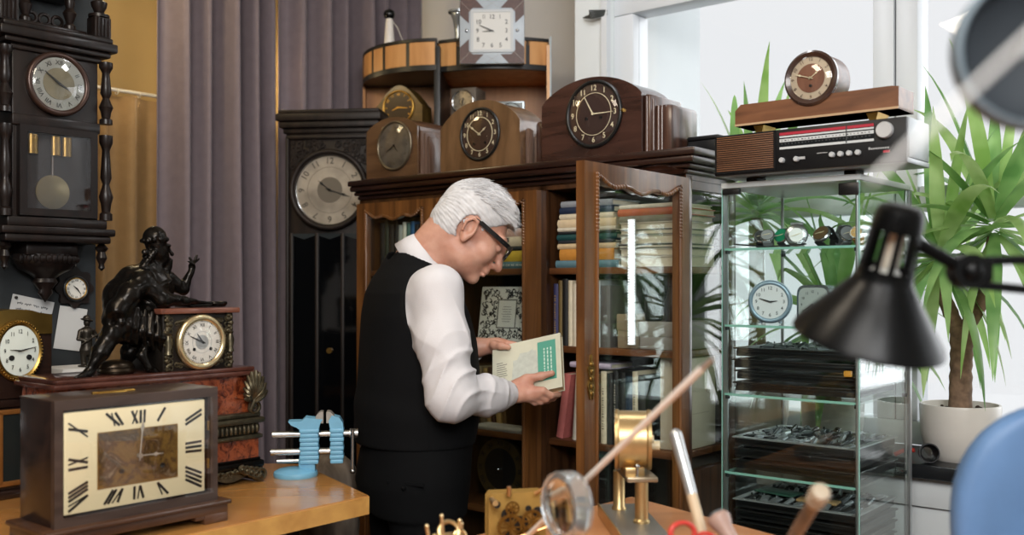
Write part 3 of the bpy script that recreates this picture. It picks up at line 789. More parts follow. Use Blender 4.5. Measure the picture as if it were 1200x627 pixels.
# 3: large dark clock with stepped shoulders
t = thing('mantel_clock', 'large dark glossy mantel clock with stepped ribbed shoulder, over the open glass door', 'clock', top(-1.735, 2.435), RC)
b = MB(); b.prism(arch_outline(.36, .172, .236, 24), -.15, 0, face(-.0, 0, .008)); b.build('case', m_oakb, t)
b = MB(); b.prism(arch_outline(.364, .174, .240, 24), 0, .006, face(-.0, 0, .008)); b.build('front_panel', m_oakb, t)
for s in (-1, 1):
    b = MB(); b.bb(s*.18, s*.20, .012, .19, .008, .178, .006); b.bb(s*.19, s*.252, .045, .20, .008, .150, .014)
    for k in range(3): b.cyl((s*(.188+.006*k), .014+.008*k, .008), (s*(.188+.006*k), .014+.008*k, .172-.004*k), .006, seg=14)
    for k in range(4): b.cyl((s*(.206+.011*k), .047+.004*k*k*.4, .008), (s*(.206+.011*k), .047+.004*k*k*.4, .146), .007, seg=14)
    b.build('stepped_shoulder', wood('glossy_column', '#2c1710', '#573b2e', .32, (26, 26, 2), .3), t)
b = MB(); b.bb(-.262, .262, -.01, .21, 0, .009, .003); b.build('base', m_oakb, t)
M = face(.017, -.006, .136)
MB(M).disc(0, .094, 0, .004, 64).build('dial', mat('dark_wood_dial', '#3b2b27', .3), t)
MB(M).disc(.062, .0635, .004, .0055, 56).build('chapter_ring', m_ivory, t)
bezel(t, M, .096, .006, m_blackm, .004); dome(t, M, .092, .016, .005)
numerals(t, M, .077, .023, m_ivory, z=.0046)
b = MB(M)
for x in (-.026, .026): b.cyl((x, -.012, .004), (x, -.012, .007), .005, seg=12)
b.build('winding_hole', m_blackm, t)
b = MB(M); hand(b, 55*PI/30, .062, .0022, .0085, .05); b.cyl((0, 0, .005), (0, 0, .011), .004, seg=12); b.build('minute_hand', m_ivory, t)
b = MB(M); hand(b, 3*PI/6, .072, .0018, .007, .05); b.build('hour_hand', m_ivory, t)
b = MB(M); b.cyl((.098, 0, .004), (.106, 0, .004), .005, seg=12); b.build('catch_knob', m_gilt, t)

# black lantern with an arched handle behind clocks 1 and 2
t = thing('lamp', 'black arched desk lamp hoop standing between two brown mantel clocks', 'lamp', top(-2.42, 2.672), RC)
b = MB(); pts = [(.072*math.cos(PI-PI*i/18)*1, 0, .135+.085*math.sin(PI*i/18)) for i in range(19)]
pts = [(-.072, 0, .015)]+pts+[(.072, 0, .06)]; b.tube(pts, .011, 12); b.build('hoop', mat('black_gloss', '#121315', .18, .2), t)
MB().lathe([(0, 0), (.05, 0), (.05, .01), (.03, .018), (0, .018)], 28, T(-.04, 0, 0)).build('base', mat('black_gloss', '#121315'), t)
MB().cyl((.072, 0, .035), (.072, 0, .065), .014).build('end_cap', m_chrome, t)

# ================================================================== corner display unit behind, curved band of beech panels
m_beech = wood('beech_panel', '#b07a45', '#cf9a60', .45, (14, 14, 1.5), .1)
m_blk = mat('black_laminate', '#141414', .4)
cu_loc = at(512, 335, 3.92); cu_loc.z = 0
un = thing('display_unit', 'round fronted display shelf unit with black edged beech band, behind the bookcase', 'shelf unit', cu_loc, math.radians(-3))
def lobe_left(r): return [(-.37+ .37*(1-math.cos(a))*0 + (-r*math.sin(a))+.37, .36-r*math.cos(a)) for a in [PI/2*(1-i/14) for i in range(15)]]
def LL(r): return [(-r*math.sin(PI/2*(1-i/14)), .36-r*math.cos(PI/2*(1-i/14))) for i in range(15)]
def RR(r, e=0.): return [(.0+.44*i/16, .06-(.075+e)*math.sin(PI*(.08+.84*i/16))) for i in range(17)]
def band(b, pts, z0, z1, th=.012):
    inn = [(x, y+th) for x, y in pts]
    n = len(pts); vs_ = []; fs = []
    for z in (z0, z1): vs_ += [(x, y, z) for x, y in pts]+[(x, y, z) for x, y in inn]
    for i in range(n-1):
        o = 2*n; fs += [(i, i+1, o+i+1, o+i), (n+i, o+n+i, o+n+i+1, n+i+1), (i, n+i, n+i+1, i+1), (o+i, o+i+1, o+n+i+1, o+n+i)]
    fs += [(0, 2*n, 3*n, n), (n-1, 2*n-1, 4*n-1, 3*n-1)]
    b.add(vs_, fs)
ZT, ZB = 2.395, 2.275
sets = [(LL(.36), 5), (RR(0), 5)]
for pts, k in sets:
    n = len(pts)-1
    for q in range(k):
        i0, i1 = int(round(n*q/k)), int(round(n*(q+1)/k)); b = MB(); sub = pts[i0:i1+1]
        # shrink a hair at the ends so black shows between the panels
        sub = [Vector(p+(0,)) for p in sub]; d0 = (sub[1]-sub[0]).normalized()*.008; d1_ = (sub[-2]-sub[-1]).normalized()*.008
        sub[0] = sub[0]+d0; sub[-1] = sub[-1]+d1_
        band(b, [(p.x, p.y-.002) for p in sub], ZB+.016, ZT-.014, .006); b.build('front_panel', m_beech, un)
b = MB()
for pts, k in sets:
    band(b, pts, ZB, ZT, .012); band(b, [(x, y-.006) for x, y in pts], ZT-.012, ZT, .02); band(b, [(x, y-.006) for x, y in pts], ZB-.006, ZB+.014, .02)
b.build('band', m_blk, un)
b = MB()
for z0, z1 in ((ZT-.03, ZT-.012), (ZB+.0, ZB+.012)):
    b.prism([(-.36, .36), (0, .36)]+LL(.355)[::-1], z0, z1) if False else b.prism(LL(.352)+[(0, .36)], z0, z1)
b.build('top_board', m_blk, un)
b = MB()
for z0, z1 in ((ZT-.03, ZT-.012), (ZB+.0, ZB+.012)): b.prism(RR(-.004)+[(.44, .36), (0, .36)], z0, z1)
b.build('top_board', m_beech, un)
for z in (2.055, 1.70, 1.35, .95, .5):
    MB().prism(LL(.34)+[(0, .36)], z-.02, z).build('shelf', m_blk, un); MB().prism([(x, y+.01) for x, y in RR(0)]+[(.44, .36), (0, .36)], z-.02, z).build('shelf', m_beech, un)
MB().bb(-.012, .012, .0, .36, 0, ZT-.03, .002).build('divider', m_blk, un)
MB().bb(-.36, .44, .36, .372, 0, ZT-.01).build('back_panel', wood('beech_back', '#8f5c30', '#b07a45', .5, (14, 14, 1.5), .1), un)
MB().bb(.432, .445, .01, .36, 0, ZT-.03).build('side_panel', m_beech, un)
MB().bb(.4445, .4495, -.002, .012, 0, ZT, .001).build('edge_strip', mat('pale_edging', '#aebfc8', .4), un)
MB().bb(-.362, -.35, .33, .36, 0, ZT-.03).build('side_panel', wood('beech_back', '#8f5c30', '#b07a45'), un)
def UN(x, y, z): return un.matrix_basis @ Vector((x, y, z))
def UNV(x, y, z):
    a = math.radians(-3); return Vector((cu_loc.x+x*math.cos(a)-y*math.sin(a), cu_loc.y+x*math.sin(a)+y*math.cos(a), z+.0006))
# square wall clock with argyle border standing against the band
t = thing('square_clock', 'square grey blue clock with brown argyle corners and black numerals', 'clock', UNV(.222, -.064, 2.278), 0, rot=(0, 0, math.radians(-2)))
S = .250
MB().bb(-S/2, S/2, 0, .025, 0, S, .002).build('frame', mat('grey_blue_tile', '#a5aeb6', .4, noise=.06), t)
M = face(0, 0, S/2)
h = S/2-.001
for sx in (-1, 1):
    for sy in (-1, 1):
        b = MB(); b.add([(sx*h, sy*h, .0006), (sx*h*.52, sy*h, .0006), (sx*h*.26, sy*h*.72, .0006), (sx*h*.60, sy*h*.72, .0006), (sx*h*.72, sy*h*.60, .0006), (sx*h*.72, sy*h*.24, .0006), (sx*h, sy*h*.5, .0006)], [tuple(range(7))], M)
        b.build('argyle_patch', mat('argyle_brown', '#45271f', .5, noise=.25, nscale=90), t)
b = MB()
for sx in (-1, 1):
    for (x0, y0, x1, y1) in ((.2, .74, -.2, 1), (-.2, .74, .2, 1), (1, .96, .55, .50)):
        for sy in (-1, 1):
            p0 = Vector((sx*h*x0, sy*h*y0, .001)); p1 = Vector((sx*h*x1, sy*h*y1, .001)); n_ = (p1-p0).cross(Vector((0, 0, 1))).normalized()*.00045
            b.add([p0-n_, p0+n_, p1+n_, p1-n_], [(0, 1, 2, 3)], M)
b.build('argyle_line', mat('pale_line', '#a59d95', .5), t)
MB(M).frame2d([(-.082, -.082), (.082, -.082), (.082, .082), (-.082, .082)], [(-.072, -.072), (.072, -.072), (.072, .072), (-.072, .072)], 0, .006).build('inner_rim', mat('grey_rim_paint', '#b3b6b8', .45), t)
MB(M).box((0, 0, .002), (.146, .146, .003)).build('dial', mat('dial_paper', '#cdccc8', .6), t)
b = MB(M)
sq = {0: (0, .054), 1: (.031, .054), 2: (.056, .034), 3: (.056, 0), 4: (.056, -.034), 5: (.033, -.056), 6: (0, -.056), 7: (-.033, -.056), 8: (-.054, -.034), 9: (-.056, 0), 10: (-.052, .034), 11: (-.031, .054)}
for k, (x, y) in sq.items(): b.text(CLK(k), .024, T(x, y, .004) @ SC(.92 if k not in (1, 11) else .55, 1, 1))
b.build('dial_lettering', m_blackm, t)
hands(t, M, 8, 49, .062, .0026, .006, m_blackm)
b = MB(M)
for x in (-.098, .098): b.sph((x, .002, .002), (.007, .007, .005), 12)
b.build('stud', m_chrome, t)
# things on the unit
t = thing('vase', 'small white bottle vase with black ball top on the display unit band', 'ornament', UNV(-.21, .12, ZT), 0)
MB().lathe([(0, 0), (.032, 0), (.032, .004), (.022, .006), (.019, .05), (.016, .09), (.013, .112), (0, .112)], 24).build('body', mat('white_ceramic', '#d8d2cb', .35), t)
MB().sph((0, 0, .128), (.024, .024, .022), 18).sph((-.006, -.02, .13), .006, 8).build('ball_top', mat('black_gloss', '#121315'), t)
MB().tube([(.014, 0, .1), (.035, -.01, .07), (.055, -.02, .02), (.075, -.02, .004)], .0012, 6).build('cord', mat('white_enamel', '#e6e0d2'), t)
t = thing('glass_stand', 'small clear glass stand beside the argyle square clock', 'ornament', UNV(.075, .08, ZT-.012), 0)
MB().lathe([(0, 0), (.03, 0), (.03, .006), (.012, .012), (.014, .06), (.02, .1), (.028, .12), (.028, .13), (0, .13)], 20).build('stem', mat('grey_crystal', '#8f9496', .12, .4), t)
MB().lathe([(0, .13), (.04, .13), (.04, .138), (0, .138)], 20).build('plate', mat('grey_crystal', '#8f9496'), t)
# arched dark clock with gilt ring, on the left shelf
t = thing('mantel_clock', 'dim arched mantel clock with gilt ring dial inside the display unit', 'clock', UNV(-.168, .10, 2.055), math.radians(-20))
MB().prism(arch_outline(.21, .09, .175, 20, 1), -.09, 0, face(0, 0, 0)).build('case', wood('olive_walnut', '#3a2a14', '#6b5228', .3, (4, 16, 16), .3), t)
M = face(.0, -.001, .085)
MB(M).disc(0, .064, 0, .003, 48).build('dial', mat('dark_amber_dial', '#2e2113', .3, .3), t); bezel(t, M, .066, .004, m_gilt, .003)
numerals(t, M, .054, .015, m_gilt, z=.0035, radial=True); hands(t, M, 8, 16, .05, .0025, .005, m_gilt)
MB().bb(-.118, .118, -.006, .095, -.0, .010, .003).build('base', m_oakd, t)
# box clock and small square clock on the right shelf
t = thing('box_clock', 'grey brown cube clock with round silver dial inside the display unit', 'clock', UNV(.098, .06, 2.055), math.radians(-22))
MB().bb(-.055, .055, 0, .10, .0, .155, .004).build('case', mat('grey_brown_bakelite', '#5d544b', .4, noise=.1), t)
M = face(.0, -.0005, .098)
MB(M).disc(0, .045, 0, .006, 40).build('dial', m_silver, t); bezel(t, M, .045, .004, m_chrome, .005)
numerals(t, M, .035, .011, m_blackm, z=.0065, radial=True); hands(t, M, 12, 31, .03, .002, .008, m_blackm)
b = MB(M); b.disc(.013, .0145, .006, .007, 24); b.cyl((0, -.03, .006), (0, -.03, .009), .003, seg=10); b.build('subdial_ring', m_blackm, t)
MB().cyl((0, .0, .032), (0, -.008, .032), .006, seg=12).build('knob', m_gilt, t)
t = thing('square_clock', 'small silver edged square clock with grey dial, standing beside the grey brown cube clock', 'clock', UNV(.285, .05, 2.055), math.radians(-4))
MB().bb(-.058, .058, 0, .04, 0, .098, .003).build('case', mat('brushed_silver', '#9aa3a6', .3, .85), t)
MB().bb(-.051, .051, -.002, .0, .006, .092).build('face_plate', mat('dark_slate_dial', '#2c3838', .25), t)
M = face(.005, -.0025, .05); bezel(t, M, .040, .0022, m_blackm, .001); MB(M).disc(0, .038, 0, .0012, 36).build('dial', mat('grey_green_dial', '#5a6a6a', .3), t)
hands(t, M, 9, 20, .03, .0018, .003, m_chrome)

# ================================================================== longcase clock
m_lc = wood('ebony_oak', '#120d0b', '#251c18', .5, (20, 20, 1.6), .0, spec=.3)
lcl = Vector((-.688, 3.97, 0)); lc = thing('longcase_clock', 'tall black longcase clock with round silvered dial beside the mauve curtain', 'clock', lcl, math.radians(-7))
H = 2.055
b = MB(); b.bb(-.178, .178, -.12, .0, .34, H-.04, .006); b.build('case', m_lc, lc)
b = MB(); b.bb(-.205, .205, -.145, .01, 0, .09, .01); b.bb(-.195, .195, -.135, .005, .09, .32, .006); b.bb(-.205, .205, -.145, .01, .32, .36, .008); b.build('plinth', m_lc, lc)
b = MB()
for k, (o, z0, z1) in enumerate(((.012, H-.045, H-.025), (.028, H-.025, H), (.04, H, H+.03), (.03, H+.03, H+.045))): b.bb(-.178-o*.75, .178+o*.75, -.12-o, .0, z0, z1, .006)
b.build('cornice', m_lc, lc)
M = face(0, -.12, 1.79)
b = MB(M); n = 48
out = []; R_ = .156
for i in range(n):
    a = 2*PI*i/n; out.append((R_*math.cos(a), R_*math.sin(a)))
b.frame2d(out, [(x*.86, y*.86) for x, y in out], 0, .022); b.torus(.147, .010, 56, 10, T(0, 0, .022)); b.build('dial_surround', m_lc, lc)
MB(M).disc(0, .136, 0, .006, 64).build('dial', mat('aged_silver_dial', '#a39a8c', .38, .45, noise=.3, nscale=12), lc)
MB(M).disc(.088, .0895, .006, .0068, 56).disc(.0, .05, .006, .0068, 40).build('chapter_ring', mat('dial_grey', '#6f685d', .4, .5), lc)
numerals(lc, M, .112, .034, mat('worn_numeral', '#4c463d', .5), z=.007, radial=True)
hands(lc, M, 10, 18, .10, .005, .010, m_blackm, 1)
bezel(lc, M, .136, .005, m_chrome, .008)
rg = random.Random(2)
for sx in (-1, 1):
    b = MB(M)
    for k in range(60):
        x = rg.uniform(.02, .155); y = rg.uniform(.09, .19)
        if math.hypot(x, y) < .164: continue
        b.torus(rg.uniform(.005, .011), .003, 12, 6, T(sx*x, y, .004))
    b.build('carved_spandrel', m_lc, lc)
b = MB(M)
for sx in (-1, 1): b.bb(sx*.163, sx*.176, -1.27, .205, 0, .014, .004)
b.bb(-.176, .176, .198, .212, 0, .014, .004); b.bb(-.176, .176, -1.285, -1.24, 0, .016, .004); b.build('door_frame', m_lc, lc)
m_dk = mat('dark_pane_back', '#060606', .5)
for k in range(3):
    x = -.102+.102*k
    MB(M).bb(x-.044, x+.044, -1.22, -.175, .002, .006).build('door_pane', mat('black_glass', '#07080a', .06, spec=.6), lc)
b = MB(M)
for k in range(4): b.bb(-.153+.102*k-.007, -.153+.102*k+.007, -1.235, -.165, 0, .013, .004)
b.bb(-.16, .16, -1.24, -1.215, 0, .013, .004)
b.build('door_bar', m_lc, lc)
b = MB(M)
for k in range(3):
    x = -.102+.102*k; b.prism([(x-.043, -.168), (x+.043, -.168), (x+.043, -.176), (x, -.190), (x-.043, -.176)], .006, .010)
b.build('bevel_glint', mat('painted_bevel_glint', '#4a5052', .1, .6), lc)  # glints painted as pale slivers at the pane tops
MB(M).cyl((-.0, -.62, -.0), (-.0, -.62, .016), .011, seg=14).build('lock_plate', m_brass, lc)

# ================================================================== the dark wall: regulator wall clock, small hanging clocks, papers
m_ebony = wood('ebonised_wood', '#0d0908', '#1f1613', .38, (18, 18, 2), .12, spec=.25)
wc = thing('wall_clock', 'ornate black wooden pendulum wall clock with turned columns on the slate wall', 'clock', W(-2.75, 1.25, 0), RD)
# local: x along the wall, -y towards the room (depth up to .16), z up
b = MB(); b.bb(-.115, .115, -.12, -.005, 1.575, 2.05, .004); b.build('case', m_ebony, wc)
b = MB()
for o, z0, z1 in ((.0, 2.03, 2.045), (.02, 2.045, 2.06), (.035, 2.06, 2.085), (.025, 2.085, 2.10)): b.bb(-.122-o, .122+o, -.128-o*.7, -.0, z0, z1, .005)
b.build('cornice', m_ebony, wc)
b = MB()
for o, z0, z1 in ((.012, 1.575, 1.60), (.03, 1.555, 1.575), (.02, 1.535, 1.555)): b.bb(-.122-o, .122+o, -.128-o*.7, -.0, z0, z1, .005)
b.build('base_moulding', m_ebony, wc); MB().bb(-.118, .118, -.128, -.02, 1.835, 1.865, .004).build('middle_moulding', m_ebony, wc)
colp = [(0, 0), (.017, 0), (.017, .015), (.011, .02), (.014, .04), (.019, .055), (.012, .075), (.009, .085), (.015, .1), (.0125, .13), (.010, .165), (.014, .175), (.018, .183), (.018, .2), (0, .2)]
for s in (-1, 1):
    for z, sc in ((1.865, .85), (1.60, 1.17)):
        MB().lathe(colp, 16, T(s*.135, -.125, z) @ SC(1, 1, sc)).build('column', m_ebony, wc)
fin = [(0, 0), (.008, 0), (.018, -.012), (.010, -.022), (.015, -.038), (.007, -.055), (.009, -.066), (0, -.075)]
for s in (-1, 1): MB().lathe(fin, 16, T(s*.13, -.11, 1.535)).build('finial', m_ebony, wc)
b = MB(); b.bb(-.07, .07, -.10, 0, 1.50, 1.535, .006)
b.lathe([(0, 1.505), (.085, 1.505), (.088, 1.49), (.07, 1.465), (.04, 1.45), (.028, 1.44), (.034, 1.43), (.018, 1.41), (.02, 1.40), (.008, 1.385), (0, 1.375)], 28, T(0, -.055, 0), 1, .62)
for k in range(11): b.sph((-.075+.015*k, -.055-.052*math.sin(math.acos(max(-1, min(1, (-.075+.015*k)/.088)))), 1.493), (.008, .006, .012), 8)
b.build('drop_pendant', m_ebony, wc)
# gallery on top
b = MB(); b.bb(-.10, .10, -.09, -.0, 2.10, 2.12, .004); b.bb(-.075, .075, -.075, 0, 2.20, 2.225, .005); b.bb(-.09, .09, -.09, 0, 2.225, 2.24, .004)
b.prism([(-.08, 0), (.08, 0), (.05, .05), (.02, .09), (0, .1), (-.02, .09), (-.05, .05)], 0, .05, face(0, -.02, 2.24))
for k in range(3): b.torus(.014, .005, 16, 6, face(-.035+.035*k, -.05, 2.14))
b.build('gallery', m_ebony, wc)
for x in (-.06, .06): MB().lathe([(0, 0), (.016, 0), (.016, .01), (.009, .018), (.015, .035), (.018, .045), (.01, .058), (.013, .07), (.013, .08), (0, .08)], 14, T(x, -.07, 2.12)).build('baluster', m_ebony, wc)
for x in (-.125, .125):
    b = MB(); b.bb(x-.024, x+.024, -.13, -.082, 2.10, 2.16, .004)
    for k in range(4): b.cyl((x-.015+.01*k, -.131, 2.105), (x-.015+.01*k, -.131, 2.155), .003, seg=6)
    b.lathe([(0, 0), (.028, 0), (.028, .008), (.012, .014), (.02, .03), (.022, .042), (.008, .052), (.011, .062), (.004, .075), (0, .09)], 16, T(x, -.106, 2.16)); b.build('corner_finial', m_ebony, wc)
M = face(0, -.12, 1.955)
MB(M).disc(.0, .084, 0, .012, 56).build('dial_ring', mat('dark_copper', '#2b1d17', .35, .2), wc); bezel(wc, M, .077, .008, mat('dark_copper_rim', '#41302a', .3, .5), .012)
MB(M).disc(0, .07, .012, .014, 56).build('dial', mat('silver_grey_dial', '#8f918b', .35, .5, noise=.1), wc)
MB(M).disc(0, .042, .014, .0155, 40).build('dial_center', mat('gold_grey_center', '#77705b', .35, .6, noise=.2), wc)
numerals(wc, M, .056, .017, m_blackm, True, z=.0145); hands(wc, M, 3, 51, .056, .0028, .017, m_blackm); dome(wc, M, .072, .012, .016)
# glass door below with pendulum and weights behind
MB().bb(-.10, .10, -.1195, -.1185, 1.615, 1.832).build('back_board', mat('case_inside', '#0d0a09', .6), wc)
b = MB(); b.frame2d([(-.104, 1.603), (.104, 1.603), (.104, 1.837), (-.104, 1.837)], [(-.085, 1.622), (.085, 1.622), (.085, 1.82), (-.085, 1.82)], 0, .02, face(0, -.12, 0)); b.build('door_frame', m_ebony, wc)
MB().bb(-.086, .086, -.1385, -.1365, 1.621, 1.821).build('door_pane', m_cover, wc)
b = MB(face(-.012, -.121, 1.668)); b.disc(0, .045, .0, .004, 40); b.lathe([(0, .009), (.03, .007), (.045, .004)], 40); b.build('pendulum_bob', mat('dull_gold', '#6d6248', .3, .9), wc)
MB().cyl((-.012, -.123, 1.70), (-.012, -.123, 1.82), .003, seg=8).build('pendulum_rod', mat('dark_rod', '#3a2c20', .4), wc)
for x in (-.06, .0, .03): MB().lathe([(0, 0), (.013, 0), (.013, .05), (0, .05)], 16, T(x-.005, -.127, 1.765) @ SC(1, .55, 1)).build('weight', mat('aged_brass_weight', '#7a6236', .35, .9), wc)
def hang_clock(name, label, u, v, z, R, dial_m, rim_m, chain, lab_extra=None):
    t = thing(name, label, 'clock', W(-2.75, v, z), RD); M = face(0, -.002, 0)
    MB(M).disc(0, R, 0, .018, 40).build('case', rim_m, t); bezel(t, M, R*.93, R*.09, rim_m, .018)
    MB(M).disc(0, R*.80, .018, .0195, 40).build('dial', dial_m, t); numerals(t, M, R*.64, R*.24, m_blackm, True, z=.0198)
    hands(t, M, 10, 24, R*.62, R*.045, .0215, m_blackm); bezel(t, M, R*.81, R*.045, m_gilt, .0195, 'dial_rim')
    b = MB(); b.torus(R*.22, R*.06, 18, 6, T(0, -.01, R*1.18) @ RX(PI/2)); b.build('bow', rim_m, t)
    b = MB()
    for s in (-1, 1): b.tube([(s*R*.18, -.008, R*1.25), (s*R*.10, -.006, R*1.25+chain*.5), (0, -.004, R*1.25+chain)], .0012, 6)
    b.build('chain', mat('steel', '#b9bcc0'), t); return t
m_brim = mat('brown_bezel', '#5d4630', .35, .3)
hang_clock('hanging_clock', 'small round clock with pale dial and brown rim hanging above the oval dial clock', 0, 1.063, 1.407, .062, m_whited, m_brim, .10)
t = hang_clock('hanging_clock', 'small dark shield shaped clock hanging below the pendulum wall clock', 0, 1.353, 1.412, .036, m_whited, m_blackm, .07)
b = MB(face(0, -.001, 0)); pts = []
for k in range(48):
    a = 2*PI*k/48; rr = .05+.006*math.cos(8*a)+.008*max(0, math.cos(a)); pts.append((rr*math.sin(a), rr*math.cos(a)))
b.prism(pts, 0, .012); b.build('shield', m_ebony, t)
# ================================================================== left bench and what stands on it
TZ = .92
m_bench = wood('honey_bench', '#b07a42', '#bb8648', .2, (2, 9, 9), .5)
m_bedge = wood('honey_bench_edge', '#b5803f', '#cc984f', .35, (3, 14, 14), .2)
m_carc = mat('dark_carcass', '#15110f', .6)
def XY(u, v): p = W(u, v); return (p.x, p.y)
bt = thing('workbench', 'honey coloured wooden bench along the slate wall, carrying the figure clock and blue vice', 'workbench', (0, 0, 0))
poly = [XY(-1.79, -.2), XY(-1.79, 1.60), XY(-2.13, 1.72), XY(-2.25, 1.76), XY(-2.74, 1.415), XY(-2.74, -.2)]
MB().prism(poly, TZ-.045, TZ).build('top', m_bench, bt)
b = MB()
for k in (0, 1, 2):
    p, q = Vector(poly[k]+(0,)), Vector(poly[k+1]+(0,)); n = (q-p).normalized(); o = Vector((n.y, -n.x, 0))*.002
    b.add([p-o*0, q-o*0, q+o, p+o, *(x+Vector((0, 0, 1)) for x in (p, q, q+o, p+o))], [], None)
b.bm.clear()
for k in (0, 1, 2):
    p, q = Vector(poly[k]), Vector(poly[k+1]); n = (q-p).normalized(); o = Vector((n.y, -n.x))*.0025
    b.prism([tuple(p), tuple(q), tuple(q+o), tuple(p+o)], TZ-.0445, TZ-.003)
b.build('edge_banding', m_bedge, bt)
b = MB(RZ(RC))
b.bb(-2.70, -1.86, 1.46, 1.49, 0, TZ-.045) if False else b.bb(-2.70, -1.9, 1.37, 1.40, 0, TZ-.045)
b.bb(-2.70, -1.9, -.1, -.07, 0, TZ-.045); b.bb(-2.70, -2.68, -.1, 1.40, .2, TZ-.045); b.bb(-1.93, -1.9, -.1, 1.40, TZ-.16, TZ-.045)
b.build('underframe', m_carc, bt)

# --- rectangular clock with cream dial
m_fc = wood('front_clock_wood', '#30231d', '#483830', .34, (3, 22, 22), .25)
m_fcs = wood('front_clock_side', '#1d1310', '#30211b', .25, (3, 18, 18), .4)
m_fcb = wood('front_clock_base', '#382216', '#553826', .36, (3, 22, 22), .4)
m_cream = mat('cream_dial', '#dccfa8', .35, coat=.3)
fc = thing('table_clock', 'rectangular dark wood clock with cream roman dial at the front of the bench', 'clock', W(-1.84, 1.045, TZ), RD)
b = MB(); b.bb(-.192, .192, -.012, .15, .018, .042, .003)
for s in (-1, 1): b.bb(s*.192, s*.135, -.012, .15, 0, .020, .002); b.bb(s*.15, s*.115, -.010, .148, .010, .020, .002)
b.bb(-.198, .198, -.018, .155, .036, .046, .003); b.build('base', m_fcb, fc)
z0, z1 = .046, .284
b = MB(); b.bb(-.174, .174, .012, .145, z0, z1, .003); b.build('case', m_fcs, fc)
Mf = face(0, 0, (z0+z1)/2); hx, hz = .1745, (z1-z0)/2
b = MB(Mf); b.frame2d([(-hx, -hz), (hx, -hz), (hx, hz), (-hx, hz)], [(-hx+.017, -hz+.018), (hx-.017, -hz+.018), (hx-.017, hz-.018), (-hx+.017, hz-.018)], -.014, 0); b.bb(-.1745, .1745, hz-.001, hz+.0015, -.145, 0, .001); b.build('front_frame', m_fc, fc)
MB(Mf).bb(-.158, .158, -.102, .102, -.0135, -.0125).build('back_board', m_blackm, fc)
MB(Mf).box((-.006, -.0, -.006), (.300, .192, .010), .002).build('dial', m_cream, fc)
mi = marble('painted_reflection_centre', ['#2a1d12', '#6b5228', '#3b2a1a', '#8a7a62'], 22, .08)  # mottled colour painted in place of the mirror-like plate's reflection
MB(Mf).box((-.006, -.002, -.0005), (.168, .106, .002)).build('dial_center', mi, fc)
MB(Mf).frame2d([(-.0915, -.0565), (.0795, -.0565), (.0795, .0525), (-.0915, .0525)], [(-.090, -.055), (.078, -.055), (.078, .051), (-.090, .051)], 0, .0012).build('center_rim', m_gilt, fc)
STR = {1: [(0, 0)], 2: [(-.5, -.5), (.5, .5)], 3: [(-1, -1), (0, 0), (1, 1)], 4: [(-1.5, -1.5), (-.5, -.5), (.5, .5), (1.5, 1.5)], 5: [(-.7, 0), (.7, .1)], 6: [(-1.1, -.4), (.2, -.3), (1, 1)],
       7: [(-1.5, -.9), (-.3, -.8), (.6, .6), (1.4, 1.4)], 8: [(-2, -1.4), (-.9, -1.3), (0, 0), (.8, .8), (1.6, 1.6)], 9: [(-1.2, -1.2), (-.2, .9), (.9, -.2)], 10: [(-.6, .6), (.6, -.6)], 11: [(-1, .2), (.2, -1), (1, 1)], 12: [(-1.5, -.3), (-.3, -1.5), (.5, .5), (1.4, 1.4)]}
b = MB(Mf)
for h_, ss in STR.items():
    a = h_*PI/6; d = Vector((math.sin(a)*1.15, math.cos(a), 0)).normalized()
    def hit(rx, ry): return d*min(rx/abs(d.x) if abs(d.x) > 1e-6 else 9, ry/abs(d.y) if abs(d.y) > 1e-6 else 9)
    po, pi_ = hit(.142, .088), hit(.104, .062); tg = Vector((1, 0, 0)) if abs(po.y) > .0875 else Vector((0, -1, 0))
    if po.y < -.0875: tg = -tg
    if po.x < -.141: tg = -tg
    for i, (so, si) in enumerate(ss):
        w = .0016 if (h_ in (5, 6, 7, 8) and i == 1) or (h_ in (9, 11, 12, 10) and i == 1) else .0027
        A, B = po+tg*so*.0095, pi_+tg*si*.0085; n = (B-A).normalized().cross(Vector((0, 0, 1)))*w; c0 = Vector((-.006, 0, .0))
        b.add([p+c0+Vector((0, 0, -.0004)) for p in (A-n, A+n, B+n, B-n)], [(0, 1, 2, 3)])
b.build('dial_lettering', m_blackm, fc)
m_hand = mat('silver_hand', '#cfc8b8', .25, .7)
for nm, ang, L, z in (('hour_hand', 3.05*PI/6, .052, .003), ('minute_hand', .9*PI/30, .082, .005)):
    b = MB(Mf @ T(-.006, -.002, 0)); hand(b, ang, L, .004, z, .12, 1); b.cyl((0, 0, .001), (0, 0, .008), .005, seg=14); b.build(nm, m_hand, fc)
b = MB(Mf)
for x in (-.042, .045): b.cyl((x, -.028, .0), (x, -.028, .002), .005, seg=14)
b.build('winding_hole', m_blackm, fc)
MB(Mf).bb(-.157, .157, -.101, .101, .0085, .0105).build('front_glass', m_cover, fc)
b = MB(); b.bb(-.06, .0, .055, .07, z1, z1+.005, .002); b.cyl((-.07, .0625, z1+.003), (.02, .0625, z1+.003), .003, seg=10); b.build('top_handle', m_gilt, fc)
b = MB(Mf)
for z in (-.05, .03): b.cyl((.154, z, -.004), (.154, z+.02, -.004), .003, seg=10)
b.build('hinge', m_brass, fc)

